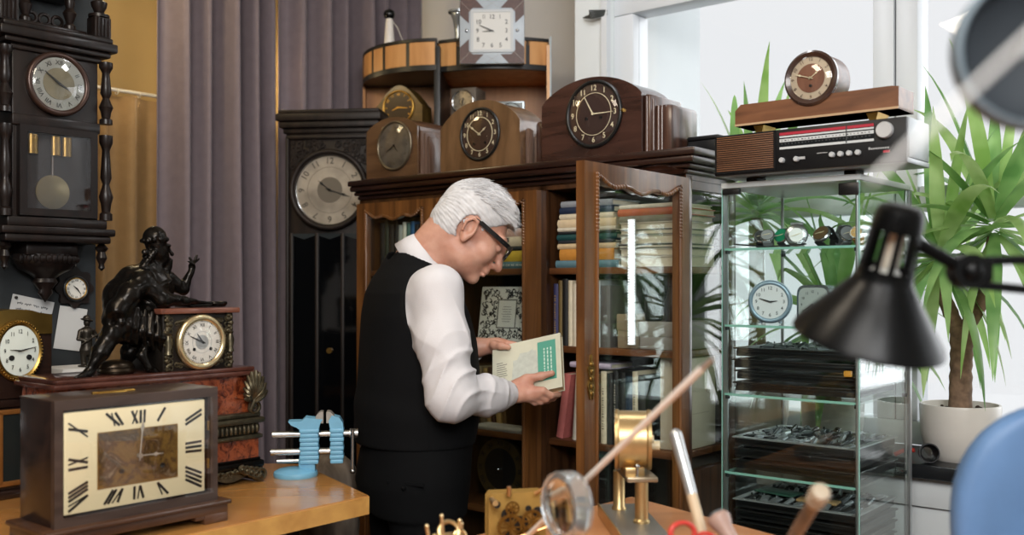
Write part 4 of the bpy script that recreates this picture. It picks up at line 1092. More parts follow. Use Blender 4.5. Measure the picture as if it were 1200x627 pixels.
# --- figure clock: red marble and bronze, a seated bronze figure leaning on the dial block
m_bronze = mat('dark_bronze', '#1b1815', .27, .75, noise=.3, nscale=40)
m_bronze2 = mat('worn_bronze', '#57503f', .36, .8, noise=.4, nscale=60)
m_red = marble('red_marble', ['#1a0c08', '#4f2113', '#8a4526', '#2f130a'], 34)
m_slab = marble('dark_red_slab', ['#2b1713', '#4a2a22', '#5d3a30'], 10)
SU, SV = -2.13, 1.29
fg = thing('figure_clock', 'red marble and bronze mantel clock with a crowned bronze figure leaning on it', 'clock', W(SU, SV, TZ), RD)
b = MB(); b.bb(-.22, .262, .0, .215, .035, .055, .006); b.bb(-.215, .255, .008, .21, .055, .062, .003); b.build('plinth', m_bronze, fg)
MB().bb(-.21, .25, .012, .205, .060, .112).build('marble_band', m_red, fg)
b = MB()
for k, (o, za, zb) in enumerate(((.008, .110, .122), (.0, .122, .15), (.012, .15, .165), (.004, .165, .178))): b.bb(-.212-o, .252+o, .012-o, .205, za, zb, .005)
for k in range(36):
    x = -.205+.0128*k; b.sph((x, .010, .136), (.0055, .006, .013), 8)
for k in range(12): b.sph((.252, .02+.016*k, .136), (.006, .006, .013), 8)
b.build('bronze_moulding', m_bronze2, fg)
MB().bb(-.262, .232, .025, .20, .178, .272).build('marble_block', m_red, fg)
# scrolled front skirt with feet
rg = random.Random(5)
b = MB(); pts = [(-.21, .034)]+[(-.20+.43*i/40, .020+.008*math.cos(2*PI*i/40*3)-.010*math.cos(2*PI*i/40)) for i in range(41)]+[(.245, .034)]
b.prism(pts, -.012, .0, face(0, .012, 0))
for k in range(30):
    x = -.19+.0145*k; b.torus(rg.uniform(.004, .0075), .0022, 12, 6, T(x, -.001, .032+.004*math.sin(k*1.3)) @ RX(PI/2)); b.sph((x+.006, -.002, .034), (.006, .004, .0045), 8)
b.build('scrolled_skirt', m_bronze2, fg)
for s in (-1, 1):
    b = MB(); x0 = .245 if s > 0 else -.205
    for k in range(5): x = x0-s*.014*k; b.torus(.014-.0018*k, .0045, 20, 8, T(x, -.004, .0195+.005*k) @ RX(PI/2)); b.sph((x, -.006, .018+.005*k), (.006, .005, .006), 8)
    b.sph((x0, .004, .014), (.020, .014, .014), 14); b.cyl((x0, .006, .014), (x0, .19, .014), .012, seg=12)
    for k in range(9): b.torus(.011, .0045, 14, 6, T(x0+s*.010, .02+.02*k, .028) @ RY(PI/2))
    b.build('scroll_foot', m_bronze2, fg)
b = MB(); b.bb(-.278, .25, .01, .21, .272, .284, .004); b.bb(-.27, .242, .016, .205, .284, .294, .003); b.build('top_slab', m_slab, fg)
# acanthus leaf fanning over the corner
b = MB()
for k in range(11):
    a = math.radians(-62+15.5*k); L = .060+.018*math.cos((k-4)*.35); o = Vector((.226, .020, .200))
    pts = [o+Vector((-L*i/7*math.sin(a)*.62+.014*(i/7)**2, -.006-.016*math.sin(PI*i/7.5), L*i/7*math.cos(a)*.98+.010*k*.15)) for i in range(8)]
    b.tube(pts, [.0028+.0050*math.sin(PI*(i+.8)/8.4) for i in range(8)], 8)
for z, r in ((.190, .014), (.266, .011)): b.torus(r, .0055, 20, 8, T(.238, .012, z) @ RX(PI/2)); b.sph((.238, .012, z), .006, 10)
b.sph((.248, .010, .270), .0075, 10); b.tube([(.226, .010, .186), (.236, .006, .215), (.240, .006, .25), (.246, .008, .268)], [.007, .009, .007, .005], 10)
b.build('acanthus_scroll', m_bronze2, fg)
# dial block
bx0, bx1 = -.006, .190
b = MB(); b.bb(bx0, bx1, .035, .19, .292, .432, .003); b.build('dial_block', mat('block_dark_bronze', '#231e1a', .4, .5, noise=.3, nscale=50), fg)
MB().bb(bx0-.012, bx1+.012, .022, .20, .432, .446, .003).build('block_top', marble('rose_slab', ['#4a2a20', '#6b4032', '#7d5443'], 12), fg)
for s in (-1, 1):
    b = MB(); x = .092+s*.086
    for k in range(14): b.sph((x+.004*math.sin(k*1.9), .033, .299+.0098*k), (.008, .006, .0062), 8)
    for k in range(9): b.torus(.0055, .002, 12, 6, T(x-s*.008, .0335, .302+.0145*k) @ RX(PI/2) @ RZ(k)); b.sph((x+s*.003, .030, .305+.0145*k), (.0045, .004, .006), 8)
    b.lathe([(0, 0), (.010, 0), (.007, .01), (.010, .03), (.006, .045), (.009, .05), (0, .055)], 12, T(x, .030, .335)); b.build('side_relief', m_bronze2, fg)
rg = random.Random(15)
for zc in (.303, .421):
    b = MB()
    for k in range(26):
        x = .03+.124*k/25; dz = .010*abs(2*k/25-1)**1.5; zz = zc+(dz if zc < .36 else -dz)
        b.sph((x, .0335, zz), (.0045, .004, .004), 8); b.torus(rg.uniform(.003, .0055), .0016, 10, 5, T(x, .0335, zz+rg.uniform(-.004, .004)) @ RX(PI/2))
    b.build('scroll_relief', m_bronze2, fg)
M = face(.092, .034, .362)
MB(M).disc(0, .066, 0, .010, 56).build('dial_case', m_gilt, fg)
bezel(fg, M, .060, .0085, mat('pale_gilt', '#d8c49a', .25, .9), .010)
MB(M).disc(0, .054, .010, .0125, 56).build('dial', m_whited, fg)
numerals(fg, M, .042, .0115, m_blackm, True, z=.0128, ticks=60, tick_r=(.0495, .0525))
MB(M).disc(.026, .027, .0125, .0130, 40).disc(.0, .018, .0125, .0130, 36).build('dial_center', mat('engine_turned', '#b9bab8', .3, .6), fg)
b = MB(M)
for x in (-.022, .024): b.cyl((x, -.017, .0128), (x, -.017, .0142), .004, seg=14)
b.build('winding_hole', m_blackm, fg)
hands(fg, M, 10, 49, .044, .0022, .015, m_blackm); dome(fg, M, .055, .008, .013)
# the bronze figure, in the clock's own axes (x along, y back, z up)
def dp(px, py, u):
    d = (px-HX)/F_PX; Y = u/(d*CA-SA); v = (d*SA+CA)*Y
    return np.array((v-SV, -(u-SU), EYE+(HY-py)/F_PX*Y-TZ))
S_ = SDF((-.31, -.02, .285), (.19, .21, .64), .0028)
c = lambda px, py, dy=0: dp(px, py, SU-.10+dy)
# head: face in profile, curled hair, pointed beard, ringed cap
S_.ell(c(184, 294), (.027, .025, .033), None, .004); S_.ell(c(188, 302), (.021, .019, .025), None, .006)
S_.cap(c(197, 291), c(201.5, 298), .0042, .0055, .004); S_.ell(c(195, 288), (.009, .018, .005), None, .004)
S_.ell(c(196, 310), (.013, .014, .019), RY(.2), .005); S_.ell(c(199, 305), (.006, .012, .004), None, .003)
for k in range(14): S_.ell(c(170+3.4*(k % 4), 296+4.6*(k//4), .020-.008*(k % 3)), .0082, None, .002)
S_.cap(c(182, 284), c(181, 278.5), .0265, .0285, .002); S_.cap(c(181, 278), c(181, 276), .022, .020, .002)
for k in range(12):
    a = 2*PI*k/12; p = c(181, 281.5); S_.ell(p+np.array((.029*math.cos(a), .027*math.sin(a), .003*math.cos(a))), .0062, None, .002)
S_.cap(c(181, 310), c(178, 322), .0165, .022, .006)
# trunk bending forward, near shoulder and arm, far arm raised
S_.cap(c(181, 338), c(172, 372), .046, .046, .02)
S_.cap(c(167, 331, .040), c(190, 351, .062), .025, .019, .010); S_.cap(c(190, 351, .062), c(217, 352.5, .056), .0185, .0105, .006)
S_.cap(c(217, 352.5, .056), c(229, 353.5, .05), .0095, .007, .004)
for k in range(4): S_.cap(c(224, 351+1.0*k, .058-.01*k), c(235, 354+.8*k, .056-.011*k), .0042, .0032, .002)
S_.cap(c(196, 327, -.045), c(214, 339, -.04), .023, .0155, .01); S_.cap(c(214, 339, -.04), c(224, 318, -.03), .0145, .0085, .006)
S_.ell(c(225, 312, -.03), (.0095, .008, .012), None, .004)
for k, (qx, qy) in enumerate(((231, 299), (234, 303), (222, 302), (220, 306))): S_.cap(c(225+.6*k, 310, -.034+.004*k), c(qx, qy, -.036+.005*k), .0038, .0026, .002)
# cloak from the neck down the back, its edge swinging out behind
S_.chain([c(172, 321), c(157, 331), c(143, 349), c(125, 372)], [.027, .039, .043, .011], .015)
S_.chain([c(170, 326, .035), c(152, 345, .05), c(137, 364, .05), c(122, 377, .035)], [.020, .026, .024, .007], .012)
S_.cap(c(168, 380), c(148, 380, .02), .052, .046, .02); S_.cap(c(182, 388), c(190, 420), .038, .030, .02)
for k in range(6): S_.chain([c(172+3*k, 323+2*k, .050), c(184+2.5*k, 336+3*k, .060), c(200-.5*k, 330+3.4*k, .040)], [.0055, .0075, .005], .003)
for k in range(7): S_.chain([c(146+8*k, 358+2*k, .052), c(142+8.5*k, 378+3*k, .064), c(140+10*k, 396+3.4*k, .056)], [.005, .0095, .005], .004)
for k in range(5): S_.chain([c(165-3*k, 326+5*k, .045), c(150-3.5*k, 345+6*k, .058), c(133-1.5*k, 366+3*k, .05)], [.0045, .0070, .0045], .003)
# bare near leg stepping back, far leg under the robe, curved chair leg
S_.cap(c(160, 384, .02), c(131, 391, .045), .033, .024, .012); S_.cap(c(131, 391, .045), c(118, 413, .048), .0215, .0205, .008); S_.cap(c(118, 413, .048), c(105, 434, .048), .0195, .0105, .006)
S_.chain([c(105, 436, .048), c(97, 441, .052), c(89, 443.5, .054)], [.0115, .0095, .0055], .004)
S_.cap(c(165, 394, -.02), c(152, 412, -.025), .030, .021, .01); S_.cap(c(152, 412, -.025), c(146, 427, -.03), .018, .012, .008); S_.cap(c(146, 427, -.03), c(133, 428, -.02), .010, .008, .004)
S_.chain([c(172, 402, .05), c(166, 417, .055), c(174, 431, .06), c(186, 437, .055)], [.009, .011, .009, .006], .005)
S_.bx(c(195, 412, -.0), (.018, .05, .068), None, .006, .008)
S_.warp(waves(3, 14, 150, 420, .0009))
S_.mesh('figure', m_bronze, fg)
b = MB(); p0 = dp(141, 431, SU-.06)
b.sph((p0[0], p0[1]+.02, .311), (.042, .035, .017), 20); b.torus(.034, .008, 28, 8, T(p0[0], p0[1]+.02, .302)); b.build('foot_cushion', mat('patina_bronze', '#332a20', .3, .8), fg)
b = MB(); p1 = dp(232, 349, SU-.09); b.bb(p1[0]-.045, p1[0]+.02, p1[1]-.035, p1[1]+.035, .447, .455, .002); b.box((p1[0]+.0, p1[1], .459), (.05, .065, .006), .002, RY(.12)); b.lathe([(0, 0), (.026, 0), (.032, .008), (.030, .013), (.024, .009), (0, .007)], 24, T(p1[0]+.048, p1[1], .447)); b.build('open_book', m_bronze, fg)

# --- clock with oval dial and black case at the wall, low gilt case beside
bx = thing('cabinet_box', 'low black wooden box with gilt framed glass front under the brass arched clock', 'box', W(-2.40, 1.005, TZ), RD)
b = MB(); b.bb(-.21, .17, .0, .22, 0, .02, .003); b.bb(-.20, .155, .01, .21, .02, .215, .003); b.bb(-.21, .165, .0, .22, .215, .235, .004); b.build('case', m_fcs, bx)
b = MB()
for x in (-.035, .0, .095): b.bb(x, x+.012, .002, .012, .035, .205, .002)
b.bb(-.035, .107, .002, .012, .03, .042, .002); b.bb(-.035, .107, .002, .012, .198, .21, .002); b.build('gilt_frame', mat('gilt_wood', '#8a5a2c', .35, .4, noise=.2), bx)
MB().bb(-.023, .095, .006, .009, .042, .198).build('front_glass', mat('bevelled_dark_glass', '#272b2a', .08, .3), bx)
oc = thing('mantel_clock', 'black mantel clock with brass arch and oval white arabic dial at the wall', 'clock', W(-2.38, 1.0, TZ+.2355), RD)
b = MB(); b.bb(-.075, .128, .015, .15, 0, .19, .004); b.build('case', m_fcs, oc)
b = MB(); ar = [(.126, .150), (.126, .196), (.098, .200)]+[(.040+.058*math.cos(PI*i/16), .196+.013*math.sin(PI*i/16)) for i in range(1, 16)]+[(-.018, .200), (-.074, .196), (-.074, .150)]
b.prism(ar, -.138, .004, face(0, .015, 0)); b.build('brass_top', mat('dim_brass_sheet', '#7a6230', .35, .9, noise=.2), oc)
M = face(.044, .010, .113) @ SC(.74, .74, 1)
MB(M).lathe([(0, 0), (.094, 0), (.094, .006), (.084, .014), (.075, .010), (0, .010)], 56, None, .80, 1.04).build('dial_bezel', mat('rope_brass', '#8c7038', .3, .95, noise=.25, nscale=90), oc)
b = MB(M)
for k in range(54):
    a = 2*PI*k/54; b.sph((.089*.80*math.cos(a), .089*1.04*math.sin(a), .010), .0042, 6)
b.build('bead_rim', mat('rope_brass', '#8c7038'), oc)
MB(M).lathe([(0, .013), (.04, .0125), (.076, .0105), (.076, .009), (0, .009)], 56, None, .80, 1.04).build('dial', mat('oval_white_dial', '#c9d0c8', .15, coat=.6), oc)
numerals(oc, M, .058, .018, m_blackm, sx=.80, sy=1.04, z=.0135)
b = MB(M)
for x in (-.026, .028): b.cyl((x, -.022, .012), (x, -.022, .0145), .0085, seg=18)
b.build('winding_hole', m_blackm, oc); hands(oc, M, 9, 13, .056, .0022, .016, m_blackm)

# --- papers and figurine against the wall
st = thing('wooden_stand', 'small dark wooden stand against the slate wall under the bronze soldier', 'stand', W(-2.52, 1.30, TZ), RD)
b = MB(); b.bb(-.12, .13, .0, .20, .255, .272, .003); b.bb(-.10, .11, .02, .18, 0, .255, .003); b.build('body', m_fcs, st)
pp = tag(MB().prism([(-.085, 0), (.105, .0), (.10, .012), (-.08, .012)], 0, .14).build('paper_block', mat('white_paper', '#cfcdc8', .8)), 'white block of paper lying under the bronze soldier figurine', 'paper')
pp.matrix_world = T(W(-2.52, 1.30, TZ+.2722)) @ RZ(RD) @ T(0, .15, 0) @ RX(PI/2)
sf = thing('soldier_figurine', 'small dark bronze soldier figurine with hat standing on white paper', 'figurine', W(-2.575, 1.305, TZ+.2842), RD)
q = SDF((-.05, -.04, 0), (.05, .04, .15), .0016)
q.cap((-.008, 0, .008), (-.010, 0, .045), .007, .0085, .003); q.cap((.010, 0, .008), (.009, 0, .045), .007, .0085, .003); q.cap((-.008, -.002, .005), (-.011, -.014, .004), .0055, .004, .002); q.cap((.010, -.002, .005), (.014, -.013, .004), .0055, .004, .002)
q.cap((0, 0, .045), (0, 0, .062), .017, .0135, .004); q.cap((0, 0, .062), (0, 0, .092), .0125, .016, .005); q.ell((0, 0, .097), (.019, .011, .008), None, .004)
q.cap((0, 0, .10), (0, 0, .11), .005, .005, .002); q.ell((0, -.001, .118), (.0085, .009, .011), None, .002); q.ell((0, -.001, .125), (.017, .016, .0035), RY(.2), .002); q.ell((0, 0, .13), (.0095, .0095, .008), None, .002)
q.cap((-.018, 0, .095), (-.026, -.006, .075), .006, .005, .003); q.cap((-.026, -.006, .075), (-.006, -.016, .070), .005, .004, .002); q.cap((.018, 0, .095), (.029, -.002, .078), .006, .005, .003); q.cap((.029, -.002, .078), (.010, -.014, .082), .005, .004, .002)
q.cap((-.022, -.017, .062), (.030, -.016, .09), .0025, .002, .001); q.ell((0, 0, .003), (.024, .019, .0045), None, .002)
q.mesh('figure', mat('figurine_bronze', '#3a352e', .4, .7), sf)
def card(name, label, u, v, z, w, h, roll, wr):
    t = thing(name, label, 'note', W(u, v, z), 0, rot=(0, 0, RD)); Mx = face(0, -.002, 0) @ RZ(roll)
    MB(Mx).box((0, 0, 0), (w, h, .0008)).build('sheet', mat('grey_paper', '#b9bab9', .8), t)
    if wr:
        b = MB(Mx); rg = random.Random(3)
        for r, y in enumerate((.022, .006)):
            x = -w*.36
            while x < w*.30:
                L = rg.uniform(.012, .022); pts = [(x+L*i/8, y+.004*math.sin(i*2.2+x*90)*(1 if i % 2 else .5), .0008) for i in range(9)]; b.tube(pts, .0009, 4); x += L+.006
        b.build('handwriting', mat('ink_blue', '#23262d', .7), t)
        MB(Mx).cyl((-w*.42, h*.40, 0), (-w*.42, h*.40, .006), .004, seg=10).build('pin', mat('pin_dark', '#26221f', .4), t)
card('note_card', 'grey note card with handwriting pinned to the slate wall below the pendulum clock', -2.75, 1.235, 1.345, .115, .085, -.22, True)
card('note_sheet', 'pale paper sheet pinned on the slate wall behind the bronze soldier', -2.748, 1.345, 1.30, .08, .12, -.16, False)

# --- blue bench vice and the rough post behind it
m_blue = mat('vice_blue', '#6da7c6', .45, noise=.08, nscale=30)
m_steel = mat('vice_steel', '#aeb0b0', .25, 1.0)
vp = at(352, 552, 2.62); vp.z = TZ
vc = thing('bench_vice', 'small light blue bench vice with steel bars at the end of the bench', 'vice', vp, math.radians(8))
b = MB(); b.lathe([(0, 0), (.056, 0), (.058, .006), (.056, .013), (.044, .019), (.02, .023), (0, .023)], 36, T(-.012, 0, 0)); b.bb(-.004, .04, -.02, .02, .012, .05, .006); b.build('base', m_blue, vc)
def jaw(x0, x1, horn):
    b = MB(); n = 8
    for k in range(n): b.bb(x0-.0015*(k % 2), x1+.0015*(k % 2), -.026, .026, .034+.0115*k, .034+.0115*(k+1), .0035)
    if horn > 0: pts = [(x0, .124), (x1, .124), (x1+.004, .138), (x1+.010, .150), (x0+.014, .156), (x0+.004, .146), (x0-.030, .146), (x0-.022, .136), (x0-.008, .130)]
    else: pts = [(x0, .124), (x1, .124), (x1-.001, .140), (x1-.010, .154), (x0+.004, .160), (x0-.004, .146)]
    b.prism(pts, -.024, .024, RX(PI/2)); return b
jaw(.0, .048, 1).build('fixed_jaw', m_blue, vc)
jaw(.078, .112, -1).build('sliding_jaw', m_blue, vc)
for x0, x1 in ((.040, .060), (.068, .090)):
    b = MB(); n = 8; pts = [(x0+(x1-x0)*i/n, .148+.022*math.sin(PI*(.12+.5*(i/n if x0 < .05 else 1-i/n)))) for i in range(n+1)]; b.prism([(x0, .140), (x1, .140)]+pts[::-1], -.020, .020, RX(PI/2)); b.build('jaw_plate', mat('cast_grey_jaw', '#97938c', .5, .5), vc)
for z, xa, xb, r in ((.110, -.072, .150, .0085), (.064, -.076, .080, .009), (.040, -.06, .0, .006)): MB().cyl((xa, 0, z), (xb, 0, z), r, seg=16).build('slide_bar', m_steel, vc)
b = MB(); b.cyl((.136, -.016, .012), (.136, -.016, .122), .005, seg=12); b.sph((.136, -.016, .012), .0075, 12); b.cyl((.128, -.0, .110), (.150, -.0, .110), .0125, seg=18); b.build('tommy_bar', m_steel, vc)
po = at(386, 335, 2.90); po.z = 0
tp = thing('stump_post', 'rough pale wooden post standing at the end of the honey bench', 'post', po, .3)
q = SDF((-.14, -.14, 0), (.14, .14, .95), .008)
q.chain([(0, 0, .02), (.004, 0, .4), (0, .004, .75), (.002, 0, .86)], [.098, .088, .085, .078], .02)
for k in range(7): a = k*.9; q.chain([(.075*math.cos(a), .075*math.sin(a), 0), (.066*math.cos(a+.2), .066*math.sin(a+.2), .5), (.058*math.cos(a), .058*math.sin(a), .86)], [.02, .014, .012], .012)
q.bx((0, 0, -.05), (.3, .3, .05), op='sub', k=0)
q.warp(waves(9, 12, 30, 110, .0035))
q.mesh('trunk', wood('weathered_wood', '#5b5046', '#8d8072', .85, (14, 14, 2), 0), tp)
# ================================================================== glass vitrine
VU, VV = -1.219, 2.279; VW, VD, VH = .356, .351, 1.68
m_vg = glass('vitrine_glass', '#f9fdfc')
m_edge = mat('glass_edge_green', '#8cc0b2', .15, spec=.8)
m_alu = mat('aluminium', '#b4b9bb', .3, .9)
def VP(x, y, z): return W(VU+x, VV+y, z)
vt = thing('vitrine', 'tall frameless glass vitrine of watches and part trays in front of the window', 'display case', VP(0, 0, 0), RC)
b = MB(); b.bb(0, VW, 0, VD, 0, .05, .004); b.build('base', m_alu, vt)
b = MB(); b.bb(0, VW, 0, VD, VH-.014, VH-.0, .002); b.build('top_board', mat('frosted_top', '#c6cdcd', .35), vt)
for nm, a in (('front_door', (.003, VW-.003, 0, .004)), ('back_pane', (.003, VW-.003, VD-.004, VD)), ('side_pane', (0, .004, .004, VD-.004)), ('side_pane', (VW-.004, VW, .004, VD-.004))):
    o = MB().bb(a[0], a[1], a[2], a[3], .052, VH-.016).build(nm, m_vg, vt)
    if nm == 'front_door':
        e = MB(); e.bb(.0015, .003, 0, .004, .052, VH-.016); e.bb(VW-.003, VW-.0015, 0, .004, .052, VH-.016); e.build('glass_edge', m_edge, o)
VS = (1.515, 1.322, 1.148, .95, .765)
for z in VS:
    o = MB().bb(.007, VW-.007, .010, VD-.008, z-.006, z).build('shelf', m_vg, vt)
    e = MB(); e.bb(.007, VW-.007, .008, .010, z-.006, z); e.bb(.0055, .007, .008, VD-.008, z-.006, z); e.build('glass_edge', m_edge, o)
b = MB()
for x, y in ((VW-.010, .010), (.008, VD-.010), (VW-.010, VD-.010)): b.cyl((x, y, .05), (x, y, VH-.014), .0042, seg=10)
b.bb(VW-.006, VW+.002, VD-.012, VD+.002, .05, VH-.014); b.bb(.0, .012, .012, .018, .05, VH-.014)
b.build('corner_post', m_alu, vt)
b = MB()
for z in VS:
    for x, y in ((.012, .012), (VW-.012, .012), (.012, VD-.012), (VW-.012, VD-.012)): b.cyl((x, y, z-.014), (x, y, z-.005), .006, seg=12)
b.build('shelf_clip', mat('clip_dark', '#3d4446', .3, .7), vt)
MB().bb(VW-.05, VW-.002, -.004, .012, VH-.048, VH-.020, .002).build('hinge', m_blackm, vt); MB().bb(.004, .05, -.003, .012, VH-.030, VH-.016, .002).build('hinge', m_blackm, vt)
b = MB(); b.tube([(.02, .03, 1.500), (.1, .05, 1.492), (.2, .06, 1.497)], .002, 6); tag(b.build('spare_strap', mat('strap_dark', '#23282a', .5)), 'thin dark strap lying under the watches on the vitrine shelf', 'strap').matrix_world = T(VP(0, 0, .026)) @ RZ(RC)

# --- watches on the top shelf
def watch(label, x, y, rz, face_c, strap_c, tilt, R=.022, metal='#b9bdc0', dial_r=.8, span=.06):
    t = thing('wristwatch', label, 'watch', VP(x, y, VS[0]), RC+rz, group='watches on the vitrine shelf')
    C_ = Vector((0, 0, .030)); Mx = T(C_) @ RX(PI/2-tilt)
    MB(Mx).lathe([(0, -.005), (R*.9, -.005), (R, -.002), (R, .003), (R*.9, .005), (0, .005)], 32).build('case', mat('watch_'+metal.strip('#'), metal, .2, .95), t)
    MB(Mx).disc(0, R*dial_r, .005, .0058, 32).build('dial', mat('watchdial_'+face_c.strip('#'), face_c, .3), t)
    b = MB(Mx); hand(b, 1.2, R*.45, .0009, .0062); hand(b, 4.4, R*.62, .0007, .007); b.build('hands', m_ivory, t)
    MB(Mx).cyl((R, 0, 0), (R+.004, 0, 0), .0025, seg=10).build('crown', mat('watch_'+metal.strip('#'), metal), t)
    t.scale = (1.04, 1.04, 1.04)
    # strap closes behind as a loop standing on the shelf
    pts = []; sx, n = R*.72, 20; up = Mx @ Vector((0, R, 0)); dn = Mx @ Vector((0, -R, 0))
    nrm = (Mx.to_3x3() @ Vector((0, 0, 1)))
    mid = [up, up-nrm*span*.35+Vector((0, 0, .006)), up-nrm*span*.8+Vector((0, 0, -.002)), C_-nrm*span+Vector((0, 0, 0)), dn-nrm*span*.75, dn-nrm*span*.3-Vector((0, 0, .002)), dn]
    mid = [Vector((p.x, p.y, max(.0035, p.z))) for p in mid]
    P2 = []
    for i in range(len(mid)-1):
        for f in (0, .33, .66): P2.append(mid[i].lerp(mid[i+1], f))
    P2.append(mid[-1]); vs_, fs = [], []
    for k, p in enumerate(P2):
        a = P2[max(0, k-1)]; c_ = P2[min(len(P2)-1, k+1)]; tn = (c_-a).normalized(); nn = tn.cross(Vector((1, 0, 0))).normalized()*.0014
        for sgn in (-1, 1): vs_ += [p+Vector((sgn*sx*.72, 0, 0))-nn, p+Vector((sgn*sx*.72, 0, 0))+nn]
    m4 = len(P2)
    for k in range(m4-1):
        o = 4*k; fs += [(o, o+4, o+6, o+2), (o+1, o+3, o+7, o+5), (o, o+1, o+5, o+4), (o+2, o+6, o+7, o+3)]
    fs += [(0, 2, 3, 1), (4*m4-4, 4*m4-3, 4*m4-1, 4*m4-2)]
    MB().add(vs_, fs).build('strap', mat('strap_'+strap_c.strip('#'), strap_c, .5), t)
    return t
watch('small watch with black strap, first on the vitrine shelf from the bookcase', .060, .10, .5, '#3b3f40', '#191a1b', .5, .017)
watch('silver watch with grey face beside the green watch', .095, .065, .3, '#8d9294', '#8f9597', .6, .018)
watch('watch with bright green square face and dark strap', .122, .09, -.1, '#17805a', '#1f2323', .35, .018, dial_r=.92)
watch('large silver ring watch with white face, in the middle of the watch shelf', .168, .075, .35, '#dfe3e3', '#9aa0a2', .1, .027, dial_r=.62)
watch('black strapped watch with bronze face standing beside the large silver watch', .235, .07, -.2, '#5c4a33', '#1a1b1c', .6, .022, dial_r=.85)
watch('grey steel watch turned away near the corner post', .292, .085, .7, '#777b7f', '#7d8186', .3, .020, '#8a8f94')
watch('watch with orange strap beside the corner post', .325, .06, .2, '#caa25c', '#b9853a', .25, .015)
# --- small clocks on the second shelf
t = thing('alarm_clock', 'round pale blue alarm clock with arabic dial on the vitrine\'s second shelf', 'clock', VP(.098, .075, VS[1]+.002), RC+.35)
M = face(0, 0, .056)
MB(M).lathe([(0, -.03), (.045, -.03), (.053, -.018), (.055, 0), (.05, .004), (0, .004)], 44).build('case', mat('pale_blue_plastic', '#a9bccb', .3), t)
MB(M).disc(0, .044, .004, .006, 44).build('dial', mat('alarm_dial', '#cfd4d8', .5), t); bezel(t, M, .048, .0055, mat('blue_grey_rim', '#8299aa', .25, .3), .004)
numerals(t, M, .034, .012, mat('grey_print', '#4d5357', .6), z=.0064); hands(t, M, 2, 48, .032, .0018, .008, m_blackm)
b = MB()
for s in (-1, 1): b.cyl((s*.025, .012, 0), (s*.022, .012, .012), .004, .006, 10)
b.build('foot', mat('pale_blue_plastic', '#a9bccb'), t)
t = thing('travel_clock', 'small square silver travel clock with rounded corners beside the round alarm clock', 'clock', VP(.205, .09, VS[1]+.0005), RC-.25)
pts = []
for i in range(48):
    a = 2*PI*i/48; ca, sa = math.cos(a), math.sin(a); r_ = .05/((abs(ca)**5+abs(sa)**5)**.2); pts.append((r_*ca, r_*sa))
M = face(0, 0, .05)
MB(M).prism(pts, -.03, 0).build('case', mat('grey_chrome', '#8e979a', .25, .8), t)
MB(M).prism([(x*.86, y*.86) for x, y in pts], 0, .002).build('dial', mat('pale_grey_dial', '#aab4b4', .35), t)
hands(t, M, 4, 40, .034, .0018, .004, m_blackm); numerals(t, M, .033, .009, m_blackm, z=.0024)

# --- stacks of black part trays
m_tray = mat('tray_black', '#141617', .35, noise=.1); m_trim = mat('tray_grey_rim', '#9ea3a5', .3, .6)
m_parts = [mat('part_'+h[1:], h, .3, mt) for h, mt in (('#3a3e41', .3), ('#6a7073', .6), ('#222526', .2), ('#a3a9ac', .7), ('#7d8386', .4))]
def tray(label, x, y, z, rz, w=.325, d=.285, h=.018, rim=m_tray, grp=None):
    t = thing('part_tray', label, 'tray', VP(x, y, z), RC+rz, grp)
    b = MB(); b.bb(-w/2, w/2, -d/2, d/2, 0, .013); 
    for s in (-1, 1): b.bb(s*w/2, s*(w/2-.007), -d/2, d/2, .004, h, .002); b.bb(-w/2, w/2, s*d/2, s*(d/2-.007), .004, h, .002)
    b.build('tray_body', m_tray, t)
    b = MB()
    for s in (-1, 1): b.bb(s*(w/2+.006), s*(w/2-.012), -d/2-.006, d/2+.006, h, h+.004, .0015); b.bb(-w/2+.012, w/2-.012, s*(d/2+.006), s*(d/2-.012), h, h+.004, .0015)
    b.build('rim', rim, t)
    b = MB()
    for sx in (-1, 1):
        for sy in (-1, 1): b.cyl((sx*(w/2-.012), sy*(d/2-.012), 0), (sx*(w/2-.012), sy*(d/2-.012), -.006), .004, seg=8)
    return t
def fill(x, y, z, rz, w, d, grp, where, n=(7, 4), seed=1):
    rg = random.Random(seed); protos = []
    for k in range(3):
        b = MB(); L, Wd = ((.050, .016), (.034, .022), (.042, .012))[k]
        b.bb(-Wd/2, Wd/2, -L/2, L/2, 0, .006, .002)
        if k == 0: b.bb(-Wd*.35, Wd*.35, -L*.42, L*.1, .006, .009, .001); b.cyl((0, L*.3, .006), (0, L*.3, .010), Wd*.3, seg=10)
        if k == 1: b.bb(-Wd*.4, Wd*.4, -L*.3, L*.3, .006, .0075, .001); b.cyl((-Wd*.25, L*.38, .006), (-Wd*.25, L*.38, .012), .002, seg=6)
        if k == 2: b.cyl((0, -L*.45, .005), (0, L*.45, .005), .005, seg=8)
        protos.append(b)
    made = {}
    for i in range(n[0]):
        for j in range(n[1]):
            k = rg.randrange(3); mi_ = rg.randrange(5)
            px_ = -w/2+w*(i+.5)/n[0]+rg.uniform(-.004, .004); py_ = -d/2+d*(j+.5)/n[1]+rg.uniform(-.005, .005)
            Mx = T(VP(x, y, z)) @ RZ(RC+rz) @ T(px_, py_, .0132) @ RZ(rg.uniform(-.5, .35)) @ RX(rg.choice((0, 0, .25, .35)))
            if (k, mi_) in made:
                o = made[(k, mi_)].copy(); COL.objects.link(o)
            else:
                bb_ = MB(); bb_.bm.free(); bb_.bm = protos[k].bm.copy(); o = bb_.build('watch_part', m_parts[mi_]); made[(k, mi_)] = o
                tag(o, f'small dark metal part lying in the {where}', 'part', grp)
            o.matrix_world = Mx @ T(0, 0, .004)
for b_ in ():
    pass
